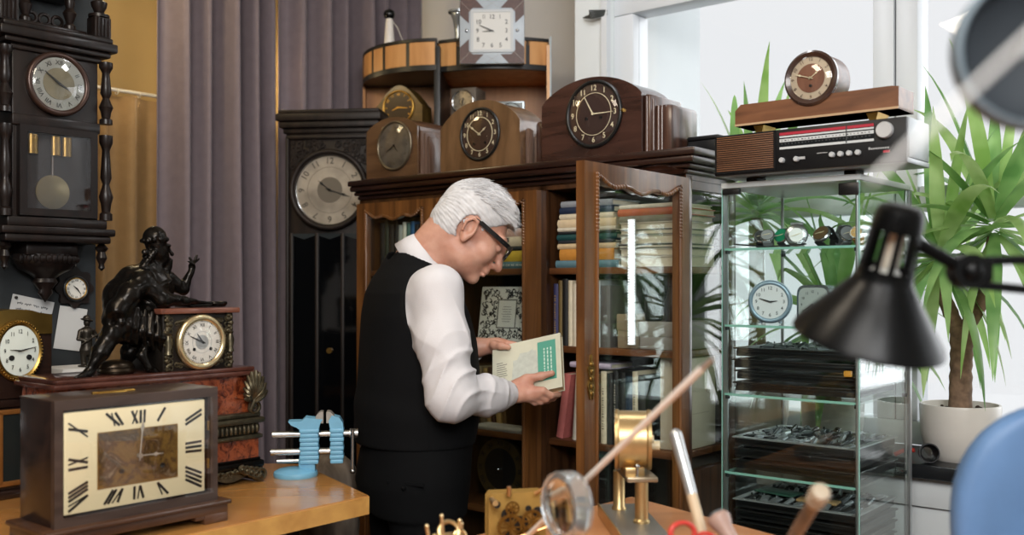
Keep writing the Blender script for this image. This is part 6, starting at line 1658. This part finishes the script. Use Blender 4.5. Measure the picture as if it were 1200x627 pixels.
# blue round backed stool
cc = at(1263, 614, 1.32)
t = thing('chair', 'blue round backed chair at the near edge, only its curved backrest showing', 'chair', (cc.x, cc.y-.2, 0), 0)
m_bl = mat('blue_shell', '#5b7fab', .5, noise=.08, nscale=14, bump=.08, bscale=160)
q = SDF((-.2, -.06, -.24), (.2, .08, .22), .006)
def backf(X, Y, Z):
    yy = Y-.9*X*X-.25*(Z)**2
    e = ((np.abs(X)/.158)**2.3+(np.abs(Z)/.162)**2.3)**(1/2.3)
    d2 = (e-1)*.15; return np.sqrt(np.maximum(d2+.012, 0)**2+np.maximum(np.abs(yy)-.006, 0)**2)-.012+np.minimum(np.maximum(d2+.012, np.abs(yy)-.006), 0)
q.fn((-.2, -.06, -.24), (.2, .08, .22), backf, 0)
o = q.mesh('backrest', m_bl, t, 'rounded blue shell backrest'); o.location = (0, .2, cc.z)
MB().lathe([(0, .755), (.14, .755), (.165, .77), (.16, .79), (.12, .80), (0, .797)], 40, T(0, .02, 0)).build('seat', m_bl, t)
b = MB(); b.tube([(0, .05, .75), (0, .2, .78), (0, .225, .88), (0, .222, cc.z-.04)], .014, 12); b.build('back_post', m_steel, t)
MB().cyl((0, .02, .06), (0, .02, .755), .022, seg=18).build('column', m_steel, t)
for k in range(5): a = 2*PI*k/5+.3; b = MB(); b.tube([(0, .02, .10), (.14*math.cos(a), .02+.14*math.sin(a), .075), (.25*math.cos(a), .02+.25*math.sin(a), .03)], [.018, .015, .012], 10); b.sph((.25*math.cos(a), .02+.25*math.sin(a), .022), .022, 14); b.build('leg', m_rblk, t)
# ================================================================== the man
PX, PY, PSI = -.272, 2.78, math.radians(25)
cp, sp_ = math.cos(PSI), math.sin(PSI)
man = thing('person', 'grey haired person in white shirt, black vest and glasses looking down at a held book', 'person', (PX, PY, 0))
OFF = (PX, PY, 0)
def B(x, y, z): return np.array((PX+x*cp-y*sp_, PY+x*sp_+y*cp, z))         # body axes: x forward, y to his left
def torso(table, grow=0.):
    zt = np.array([r[0] for r in table]); cx = np.array([r[1] for r in table]); hb = np.array([r[2] for r in table])+grow; ha = np.array([r[3] for r in table])+grow
    def f(X, Y, Z):
        dx, dy = X-PX, Y-PY; x = dx*cp+dy*sp_; y = -dx*sp_+dy*cp
        b_ = np.interp(Z, zt, hb); a_ = np.interp(Z, zt, ha); c_ = np.interp(Z, zt, cx)
        e = ((np.abs(x-c_)/b_)**2.25+(np.abs(y)/a_)**2.25)**(1/2.25)
        return np.maximum((e-1)*np.minimum(a_, b_), np.maximum(zt[0]-Z, Z-zt[-1]))
    return f
TOR = [(.86, .0, .125, .17), (.95, .0, .14, .175), (1.03, .004, .152, .175), (1.10, .008, .156, .175), (1.18, .008, .150, .174), (1.27, .004, .140, .178), (1.34, -.002, .127, .18), (1.40, -.008, .108, .172), (1.44, -.008, .09, .145), (1.475, -.004, .073, .10), (1.51, .004, .058, .066)]
# joints (world)
shR, elR = B(.0, -.172, 1.40), at(529, 466, 2.545)
shL, elL = B(.0, .172, 1.40), np.array((-.30, 3.04, 1.125))
shR, elR = np.array(shR), np.array(elR)
# held book frame
BC = np.array(at(617, 430, 2.80)); ex = np.array((.93, -.27, .225)); ex /= np.linalg.norm(ex)
ey = np.array((.0, .62, .78)); ey -= ex*ey.dot(ex); ey /= np.linalg.norm(ey); en = np.cross(ex, ey)
def K(a, b, c): return BC+ex*a+ey*b+en*c
wrR = K(-.035, -.098, .030); wrL = np.array(at(560, 407, 2.915))
# head frame
HC = np.array(at(548, 272, 2.77)); hy = math.radians(8); hp = math.radians(38)
hf = np.array((math.cos(hp)*math.cos(hy), math.cos(hp)*math.sin(hy), -math.sin(hp))); hl = np.array((-math.sin(hy), math.cos(hy), 0)); hu = np.cross(hf, hl)
HR = np.stack([hf, hl, hu], 1)
HM = Matrix([list(HR[0])+[HC[0]], list(HR[1])+[HC[1]], list(HR[2])+[HC[2]], [0, 0, 0, 1]])
def H(x, y, z): return HC+HR @ np.array((x, y, z))
NB = B(.000, 0, 1.475)
m_skin = newmat('skin')[0]
def skin_mat():
    nt = m_skin.node_tree; b = nt.nodes['Principled BSDF']; setp(b, Roughness=.48, Subsurface_Weight=.12, Subsurface_Scale=.012)
    b.inputs['Subsurface Radius'].default_value = (1, .35, .2)
    tc = nt.nodes.new('ShaderNodeTexCoord'); n = nt.nodes.new('ShaderNodeTexNoise'); n.inputs['Scale'].default_value = 22; n.inputs['Detail'].default_value = 5
    nt.links.new(tc.outputs['Object'], n.inputs['Vector']); r = nt.nodes.new('ShaderNodeValToRGB')
    r.color_ramp.elements[0].position = .3; r.color_ramp.elements[1].position = .72
    r.color_ramp.elements[0].color = lin('#b27b66'); r.color_ramp.elements[1].color = lin('#cd9f8a')
    nt.links.new(n.outputs['Fac'], r.inputs['Fac']); nt.links.new(r.outputs['Color'], b.inputs['Base Color'])
    n2 = nt.nodes.new('ShaderNodeTexNoise'); n2.inputs['Scale'].default_value = 120; nt.links.new(tc.outputs['Object'], n2.inputs['Vector'])
    bp = nt.nodes.new('ShaderNodeBump'); bp.inputs['Strength'].default_value = .12; bp.inputs['Distance'].default_value = .002
    nt.links.new(n2.outputs['Fac'], bp.inputs['Height']); nt.links.new(bp.outputs['Normal'], b.inputs['Normal'])
skin_mat()
q = SDF((PX-.30, PY-.36, .0), (PX+.50, PY+.36, 1.75), .0034)
q.fn((PX-.26, PY-.30, .84), (PX+.26, PY+.30, 1.53), torso(TOR, -.014), .01)
for s in (-1, 1):
    hip, kn, an = B(0, s*.09, .90), B(.02, s*.10, .49), B(-.02, s*.105, .09)
    q.chain([hip, kn, an], [.085, .058, .04], .03); q.chain([an+np.array((0, 0, -.04)), B(.10, s*.12, .035)], [.035, .028], .02)
q.cap(shR, elR, .052, .042, .03); q.cap(elR, wrR, .043, .027, .015)
q.cap(shL, elL, .052, .042, .03); q.cap(elL, wrL, .043, .027, .015)
# neck and head
q.cap(NB, H(-.048, 0, -.030), .060, .060, .03); q.cap(B(.035, 0, 1.47), H(.004, 0, -.070), .050, .042, .035)
E = lambda c, r, k=.01, R=None, op='add': q.ell(H(*c), r, HM.to_3x3().to_4x4() if R is None else (HM.to_3x3().to_4x4() @ R), k, op)
E((-.012, 0, .048), (.096, .076, .086), .02)
E((.046, 0, -.012), (.060, .060, .082), .03)
E((.030, 0, -.072), (.062, .054, .036), .025, RY(.22))
E((.088, 0, -.092), (.019, .025, .018), .018)
for s in (-1, 1):
    E((.070, s*.042, -.018), (.024, .022, .026), .02); E((.084, s*.030, .041), (.019, .030, .011), .012)
    E((.018, s*.044, -.058), (.034, .014, .022), .025)
E((.104, 0, .020), (.012, .012, .030), .012, RY(-.22)); q.cap(H(.104, 0, .026), H(.127, 0, -.024), .0085, .0115, .010); E((.1275, 0, -.028), (.012, .0135, .011), .006)
for s in (-1, 1):
    E((.113, s*.0130, -.032), (.012, .0078, .008), .006)
    E((.109, s*.031, .018), (.017, .017, .012), .010, None, 'sub'); E((.091, s*.031, .016), (.0135, .0145, .0125), .004); q.cap(H(.100, s*.020, .0225), H(.094, s*.043, .021), .0035, .0030, .003); q.cap(H(.102, s*.022, .010), H(.095, s*.042, .008), .0028, .0024, .004)
E((.104, 0, -.053), (.013, .024, .012), .010); E((.1085, 0, -.059), (.008, .021, .0046), .004); E((.106, 0, -.069), (.0085, .020, .0052), .004)
q.cap(H(.117, -.020, -.0640), H(.117, .020, -.0640), .0026, None, .004, 'sub')
for s in (-1, 1): q.cap(H(.112, s*.019, -.036), H(.098, s*.034, -.066), .0026, .0022, .006, 'sub')
for s in (-1, 1):      # ears
    R_ = RZ(s*.32) @ RY(-.12)
    E((-.006, s*.079, .002), (.021, .0075, .034), .004, R_); E((-.004, s*.086, .006), (.0115, .0065, .019), .003, R_, 'sub'); E((-.002, s*.080, -.027), (.010, .006, .012), .006, R_)
    q.chain([H(.008, s*.080, .010), H(.002, s*.087, .030), H(-.014, s*.091, .031), H(-.025, s*.092, .012), H(-.019, s*.088, -.012)], [.0045]*5, .003)
    q.cap(H(.008, s*.079, -.002), H(.008, s*.081, -.010), .004, None, .004)
# right hand: thumb over the cover, four fingers curled under the lower edge
kn = [(.062, -.104, .010), (.046, -.110, .006), (.030, -.112, .004), (.013, -.110, .004)]
q.cap(K(-.045, -.096, .034), K(-.02, -.1, .026), .026, .024, .012)
for i, (a, b_, c_) in enumerate(kn):
    q.cap(K(-.022+.004*i, -.088-.007*i, .026), K(a-.010, b_+.002, c_+.006), .0165, .0118, .010)
    q.chain([K(a-.010, b_+.002, c_+.006), K(a+.006, b_-.005, c_-.014), K(a+.018, b_+.012, c_-.040), K(a+.026, b_+.044, c_-.038-.002*i)], [.0108, .0096, .0088, .0074], .004)
q.chain([K(-.022, -.075, .030), K(.008, -.058, .024), K(.046, -.050, .013), K(.078, -.046, .0095)], [.0175, .0135, .0105, .0082], .008)
q.ell(K(.0, -.078, .022), (.026, .022, .018), None, .012)
# left hand: over the top edge, thumb in front, fingers behind
q.cap(wrL, K(-.100, .112, -.018), .026, .023, .012)
kl = [(-.052, .104, -.030), (-.062, .112, -.034), (-.073, .118, -.036), (-.086, .120, -.038)]
for i, (a, b_, c_) in enumerate(kl):
    q.cap(K(-.104, .110, -.022), K(a-.012, b_, c_+.016), .017, .0115, .010)
    q.chain([K(a-.012, b_, c_+.016), K(a+.010, b_-.002, c_+.004), K(a+.026, b_-.026, c_-.006), K(a+.032, b_-.052, c_-.002)], [.0108, .0098, .0088, .0075], .004)
q.chain([K(-.108, .102, -.010), K(-.094, .094, .010), K(-.072, .082, .014), K(-.050, .074, .010)], [.016, .0125, .0105, .0082], .007)
q.mesh('body', m_skin, man, None, OFF, 1)
# hair
m_hair = mat('white_hair', '#c6c6c8', .55, noise=.10, nscale=60)
h = SDF(HC-.17, HC+.19, .0026)
Eh = lambda c, r, k=.015, R=None, op='add': h.ell(H(*c), r, HM.to_3x3().to_4x4() if R is None else (HM.to_3x3().to_4x4() @ R), k, op)
Eh((-.014, 0, .055), (.103, .082, .091)); Eh((-.045, 0, .002), (.070, .071, .080), .02); Eh((.066, 0, .094), (.040, .054, .024), .02, RY(.5)); Eh((.015, .0, .125), (.07, .058, .022), .02)
def local(X, Y, Z):
    d = (X-HC[0], Y-HC[1], Z-HC[2]); return [d[0]*HR[0, k]+d[1]*HR[1, k]+d[2]*HR[2, k] for k in range(3)]
def cutface(X, Y, Z):
    x, y, z = local(X, Y, Z)
    front = (x-.107)*.35-(z-.072)*.93-.05*0                      # below the forehead hairline
    side = np.maximum((x-.034)*.96+(-z+.02)*.30, -(z-.075))*1.0   # in front of the sideburn, under the temple
    temple = np.minimum(x-(.030+.85*np.maximum(z-.03, 0)), .085-z)
    nape = np.minimum(-(z+.052)+.30*(x+.075), 9)
    earhole = (((x+.006)/.0295)**2+((z-.002)/.0405)**2-1)*-.02
    low = np.minimum(-(z-.0), (x+.020))                          # nothing below ear level ahead of the ear's back
    return -np.maximum(np.maximum(temple, nape), np.maximum(np.where(np.abs(y) > .055, earhole, -.02), low))
h.fn(h.lo, h.lo+h.h*h.n, cutface, .006, 'sub')
w1 = waves(21, 16, 120, 330, 1.0)
def strands(X, Y, Z):
    x, y, z = local(X, Y, Z); ph = np.arctan2(y, z-.02)
    return .0007*np.sin(ph*34+7*np.sin(x*22)+3*np.sin(z*30))+.0007*np.sin(ph*61+11*np.sin(x*19+1.3))+.0006*w1(X, Y, Z)
h.warp(strands)
hair = h.mesh('hair', m_hair, man, 'short combed white hair', OFF, 0)
rg = random.Random(12)
b = MB(T(-PX, -PY, 0) @ HM)
for k in range(1100):
    a = rg.uniform(-1.25, 1.25); f = rg.uniform(-.9, .98)
    base = Vector((-.014+.104*f, .083*math.sin(a)*math.sqrt(max(0, 1-f*f)), .056+.091*math.cos(a)*math.sqrt(max(0, 1-f*f))))
    if base.z < .085-.0*base.x and base.x > .03: continue
    d = Vector((.6+.3*rg.random(), rg.uniform(-.25, .25)+.3*base.y/.08, .25*rg.random()-.35*f)); d.normalize(); L = rg.uniform(.018, .040); nrm = Vector((base.x+.014, base.y, base.z-.056)).normalized()
    b.tube([base-nrm*.003, base+d*L*.5+nrm*.0035, base+d*L+nrm*rg.uniform(.0015, .006)], [.0006, .0007, .0002], 4)
b.build('hair_tuft', m_hair, hair)
b = MB(T(-PX, -PY, 0) @ HM)
for s in (-1, 1):
    for k in range(16):
        t_ = k/15; p = Vector((.103-.016*t_, s*(.014+.036*t_), .045+.004*math.sin(t_*3))); b.tube([p, p+Vector((.004, s*.006, .002+.003*rg.random()))], [.0014, .0005], 5)
b.build('eyebrow', mat('grey_brow', '#8d877f', .7), man)
# glasses
m_fr = mat('black_acetate', '#0b0c0d', .18, coat=.5)
gl = thing('x', 'x', 'x'); bpy.data.objects.remove(gl)
b = MB(T(-PX, -PY, 0) @ HM)
def rrect(cx, cz, w, hgt, n=32, p=4.5):
    out = []
    for i in range(n):
        a = 2*PI*i/n; ca, sa = math.cos(a), math.sin(a); r_ = 1/((abs(ca)**p+abs(sa)**p)**(1/p)); out.append((cx+w*r_*ca, cz+hgt*r_*sa))
    return out
for s in (-1, 1):
    pts = [(.128-abs(y)*.16, y, z) for y, z in rrect(s*.033, .017, .0265, .0190)]; b.tube(pts, .0032, 8, True)
b.tube([(.126, -.008, .023), (.129, 0, .025), (.126, .008, .023)], .003, 8)
for s in (-1, 1):
    p = [(.119, s*.059, .028), (.108, s*.073, .030), (.06, s*.079, .032), (.01, s*.083, .034), (-.012, s*.085, .031), (-.030, s*.084, .008)]
    for i in range(len(p)-1):
        a, c_ = Vector(p[i]), Vector(p[i+1]); m4, L = align(a, c_)
        hh = .0062 if i < 3 else .0042
        n = (c_-a).normalized(); up = Vector((0, 0, 1)); sd = n.cross(up).normalized()*.0018; up = sd.cross(n).normalized()*-hh
        a2, c2 = a-n*.001, c_+n*.001
        b.add([a2-sd-up, a2+sd-up, a2+sd+up, a2-sd+up, c2-sd-up, c2+sd-up, c2+sd+up, c2-sd+up], [(0, 1, 2, 3), (4, 7, 6, 5), (0, 4, 5, 1), (1, 5, 6, 2), (2, 6, 7, 3), (3, 7, 4, 0)])
gf = b.build('eyeglasses', m_fr, man, 'thick black framed glasses')
b = MB(T(-PX, -PY, 0) @ HM)
for s in (-1, 1):
    pts = [(.1275-abs(y)*.16, y, z) for y, z in rrect(s*.033, .017, .0255, .0180)]; n = len(pts)
    b.add(pts+[(x+.0012, y, z) for x, y, z in pts], [tuple(range(n)), tuple(range(2*n-1, n-1, -1))]+[(i, (i+1) % n, n+(i+1) % n, n+i) for i in range(n)])
b.build('lens', m_cover, gf)
# white shirt: trunk, sleeves with folds, cuffs
m_shirt = mat('white_shirt', '#cfcdd0', .75, bump=.12, bscale=320)
sh = SDF((PX-.30, PY-.36, .95), (PX+.45, PY+.36, 1.56), .0034)
sh.fn((PX-.28, PY-.32, .95), (PX+.28, PY+.32, 1.53), torso([r for r in TOR if r[0] >= .95], 0), .01)
def sleeve(s0, e0, w0, r):
    s0, e0, w0 = map(np.array, (s0, e0, w0)); up = e0-s0; fo = w0-e0
    sh.cap(s0+np.array((0, 0, .004)), s0+up*.45, .071*r, .069*r, .035); sh.cap(s0+up*.4, e0, .069*r, .061*r, .02); sh.cap(e0-up*.04, e0+fo*.55, .063*r, .052*r, .03); sh.cap(e0+fo*.5, e0+fo*.80, .053*r, .041*r, .02)
    return up, fo
sleeve(shR, elR, wrR, 1.0); sleeve(shL, elL, wrL, .95)
w2 = waves(5, 10, 14, 36, .0034); w3 = waves(6, 14, 60, 150, .0006)
def folds(X, Y, Z):
    g = np.clip((np.hypot(X-shR[0], Y-shR[1])), 0, 1); d = .0
    # sharp creases across the bend of the elbow, long diagonal drapes on the upper arm, pleats along the forearm
    ridge = lambda t: (1-np.abs(np.sin(t)))**2-.30
    re = np.sqrt((X-elR[0]-.02)**2+(Y-elR[1])**2+(Z-elR[2]-.05)**2); wgt = np.exp(-((re-.03)/.085)**2)
    d = -.0075*wgt*ridge(58*((X-elR[0])*.50-(Z-elR[2])*.86)+2.2*np.sin(24*X+9*Z))
    d = d-.0065*np.exp(-((Z-1.315)/.075)**2)*ridge(27*(Z*.62+.78*X)+1.6*np.sin(17*X+8*Y))
    d = d-.0045*np.exp(-((Z-1.22)/.05)**2)*ridge(34*(Z*.80-.60*X)+1.3*np.sin(21*Y+9*X))
    fo = (X-elR[0])*.76+(Y-elR[1])*.64; d = d-.0050*np.exp(-((fo-.15)/.07)**2)*ridge(46*fo+20*Z+1.5*np.sin(30*Z))*(Z < 1.19)
    return d+w2(X, Y, Z)+w3(X, Y, Z)
sh.warp(folds)
for w0, e0, r in ((wrR, elR, 1), (wrL, elL, .97)):
    w0, e0 = np.array(w0), np.array(e0); n = (w0-e0)/np.linalg.norm(w0-e0)
    sh.cap(w0-n*.062, w0-n*.022, .0385*r, .0365*r, .004)
    sh.cap(w0-n*.012, w0+n*.05, .031, .031, 0, 'sub')
    R_ = Vector(n).to_track_quat('Z', 'Y').to_matrix().to_4x4(); sh.bx(w0+n*.040, (.08, .08, .044), R_, 0, 0, 'sub')
    # seam between sleeve and cuff
    sh.fn(w0-n*.062-.06, w0-n*.062+.06, lambda X, Y, Z, c_=w0-n*.066, n=n: np.sqrt((np.hypot(np.hypot((X-c_[0])-n[0]*((X-c_[0])*n[0]+(Y-c_[1])*n[1]+(Z-c_[2])*n[2]), (Y-c_[1])-n[1]*((X-c_[0])*n[0]+(Y-c_[1])*n[1]+(Z-c_[2])*n[2])), (Z-c_[2])-n[2]*((X-c_[0])*n[0]+(Y-c_[1])*n[1]+(Z-c_[2])*n[2]))-.042)**2+((X-c_[0])*n[0]+(Y-c_[1])*n[1]+(Z-c_[2])*n[2])**2)-.0022, .003, 'sub')
sh.ell(NB+np.array((.01, 0, .05)), (.068, .066, .05), None, .01, 'sub')
shirt = sh.mesh('shirt', m_shirt, man, 'white long sleeved shirt', OFF, 1)
# collar: a stand with a fold turned down over it
b = MB(T(-PX, -PY, 0)); n = 40; rows = []
neck_ax = np.array(H(-.045, 0, -.045))-NB; neck_ax /= np.linalg.norm(neck_ax)
ca = np.array((neck_ax[0]*.92, neck_ax[1]*.92, neck_ax[2])); ca /= np.linalg.norm(ca)
cf = B(1, 0, 0)-B(0, 0, 0); cf -= ca*cf.dot(ca); cf /= np.linalg.norm(cf); cl = np.cross(ca, cf)
C0 = NB+ca*.012+cf*.014
for (rf, rs, zb, zf) in ((.071, .070, -.02, -.03), (.067, .067, .050, .020), (.069, .069, .057, .026), (.074, .074, .056, .024), (.084, .083, .034, .004), (.095, .092, .000, -.036)):
    row = []
    for i in range(n+1):
        a = .13+(2*PI-.26)*i/n; fr = .5+.5*math.cos(a)
        pt = max(0, (fr-.72)/.28)**1.3 if zf == -.046 else 0
        z = zb*(1-fr)+zf*fr-.030*pt
        row.append(tuple(C0+cf*(rf*math.cos(a)*(1.0 if fr < .5 else 1.0+.10*fr)+.012*pt)+cl*rs*math.sin(a)+ca*z))
    rows.append(row)
vs_ = [p for r in rows for p in r]; fs = []
for r in range(len(rows)-1):
    for i in range(n): o = r*(n+1)+i; fs.append((o, o+1, o+n+2, o+n+1))
b.add(vs_, fs); col = b.build('collar', m_shirt, shirt, 'white turned down collar', 70); md = col.modifiers.new('thickness', 'SOLIDIFY'); md.thickness = .003
b = MB(T(-PX, -PY, 0)); n_ = (wrR-elR)/np.linalg.norm(wrR-elR); b.lathe([(0, 0), (.0055, 0), (.0055, .002), (0, .0026)], 14, T(tuple(wrR-n_*.042+np.array((0, -.037, -.010)))) @ RX(PI/2)); b.build('button', mat('pearl_button', '#e0dedb', .2), shirt)
# black vest
m_vest = mat('black_wool', '#08090b', .85, spec=.15, noise=.12, nscale=120, bump=.15, bscale=500)
ve = SDF((PX-.30, PY-.36, .93), (PX+.32, PY+.36, 1.56), .0042)
ve.fn((PX-.3, PY-.32, .95), (PX+.3, PY+.32, 1.54), torso([r for r in TOR if r[0] >= .95][:-1]+[(1.515, .002, .058, .068)], .013), 0)
ve.warp(waves(11, 12, 12, 34, .0035)); ve.warp(lambda X, Y, Z: .0022*np.sin(48*Z+9*X)*np.exp(-((Z-1.09)/.08)**2))
ve.bx((PX, PY, .93), (.4, .4, .055), None, 0, .004, 'sub')
for s0, s in ((shR, -1), (shL, 1)):
    out = B(0, s, 0)-B(0, 0, 0)
    ve.ell(s0+out*.030+np.array((0, 0, -.022)), (.094, .094, .128), Matrix.Rotation(PSI, 4, 'Z'), .008, 'sub')
ve.cap(NB+cf*.0, NB+ca*.12+cf*.01, .079, .10, .006, 'sub')
ve.chain([B(.13, 0, 1.50), B(.16, 0, 1.36), B(.17, 0, 1.25)], [.075, .05, .012], .01, 'sub')
# seams: side seam and the hem line
ve.chain([B(-.045, -.19, 1.26), B(-.03, -.192, 1.10), B(-.02, -.19, .99)], [.004, .004, .004], .006, 'sub')
ve.mesh('vest', m_vest, man, 'black sleeveless vest', OFF, 1)
# trousers
m_tr = mat('black_trousers', '#060709', .85, spec=.15, noise=.1, nscale=100, bump=.1, bscale=400)
tr = SDF((PX-.26, PY-.30, .03), (PX+.32, PY+.30, 1.02), .007)
tr.fn((PX-.26, PY-.28, .80), (PX+.26, PY+.28, 1.0), torso([(.80, -.005, .135, .165), (.88, -.006, .152, .178), (.95, .0, .150, .180), (1.0, .004, .150, .178)], 0), .03)
for s in (-1, 1): tr.chain([B(-.004, s*.09, .88), B(.015, s*.098, .50), B(-.02, s*.105, .07)], [.105, .088, .085], .05)
tr.warp(waves(15, 10, 12, 40, .004)); tr.bx((PX, PY, .0), (.4, .4, .055), None, 0, 0, 'sub')
tro = tr.mesh('trousers', m_tr, man, 'black trousers', OFF, 1)
b = MB(T(-PX, -PY, 0)); 
for k in range(13):
    a = -.2-1.0*k/12; x, y = .163*math.cos(a*2.0), -.19*abs(math.sin(-a*2.0))
b.box(tuple(B(-.085, -.168, .905)), (.004, .11, .010), .001, RZ(PSI+.75)); b.sph(tuple(B(-.092, -.174, .895)), .006, 8); b.build('pocket_welt', m_tr, tro)
# shoes
for s in (-1, 1):
    f = SDF(B(.02, s*.115, .05)-.2, B(.02, s*.115, .05)+.2, .006)
    f.chain([B(-.06, s*.105, .05), B(.03, s*.112, .045), B(.13, s*.122, .036), B(.19, s*.126, .032)], [.048, .050, .046, .034], .02); f.cap(B(-.03, s*.105, .05), B(-.025, s*.105, .10), .05, .047, .02)
    f.bx((PX, PY, -.1), (.6, .6, .1), None, 0, .003, 'sub'); f.mesh('shoe', mat('black_shoe', '#0d0d0e', .25), man, None, OFF, 1)
# the held book
bkM = Matrix([[ex[0], ey[0], en[0], BC[0]], [ex[1], ey[1], en[1], BC[1]], [ex[2], ey[2], en[2], BC[2]], [0, 0, 0, 1]])
hb = thing('book', 'open-handed pale green and cream book held in the person\'s two hands', 'book', (0, 0, 0)); hb.matrix_world = bkM
hb['label'] = "cream paperback with green panel on its cover, held in the person's two hands"
wb, hb_ = .206, .180
b = MB(); b.bb(-wb/2, wb/2, -hb_/2, hb_/2, -.0018, 0); b.bb(-wb/2, wb/2, -hb_/2, hb_/2, -.022, -.0202); b.bb(-wb/2-.001, wb/2, hb_/2, hb_/2+.0016, -.022, 0); b.build('cover', mat('pale_cover', '#c9c8b4', .6, noise=.05), hb)
MB().bb(-wb/2+.002, wb/2-.002, -hb_/2+.002, hb_/2-.0005, -.0200, -.0020).build('pages', mat('yellowed_pages', '#c2ab84', .85, noise=.1, nscale=150), hb)
MB().bb(.034, .088, -.058, .074, 0, .0006).build('green_panel', mat('teal_panel', '#4f9a86', .6), hb)
b = MB(); rg = random.Random(3)
for r in range(3):
    y = .05
    while y > -.045: L = rg.uniform(.008, .02); b.bb(.052+.010*r, .0555+.010*r, y-L*.6, y, .0006, .0010); y -= L*.6+.0035
b.build('panel_title', mat('pale_title', '#c6dcd0', .6), hb)
b = MB(); 
for x0, x1, y0, y1 in ((-.040, .036, -.040, .030), (-.02, .03, .03, .05)): b.bb(x0, x1, y0, y1, 0, .0004)
b.prism([(-.045, -.045), (.038, -.045), (.036, .02), (.02, .058), (.0, .045), (-.018, .05), (-.042, .0)], 0, .0005); b.build('cover_picture', mat('faded_picture', '#b8bcb2', .6, noise=.10, nscale=60), hb)
b = MB()
for r in range(12): y = .03-.0075*r; b.bb(-.090, -.090+rg.uniform(.018, .034), y, y+.0018, 0, .0005)
b.build('cover_text', mat('grey_ink', '#77746e'), hb)
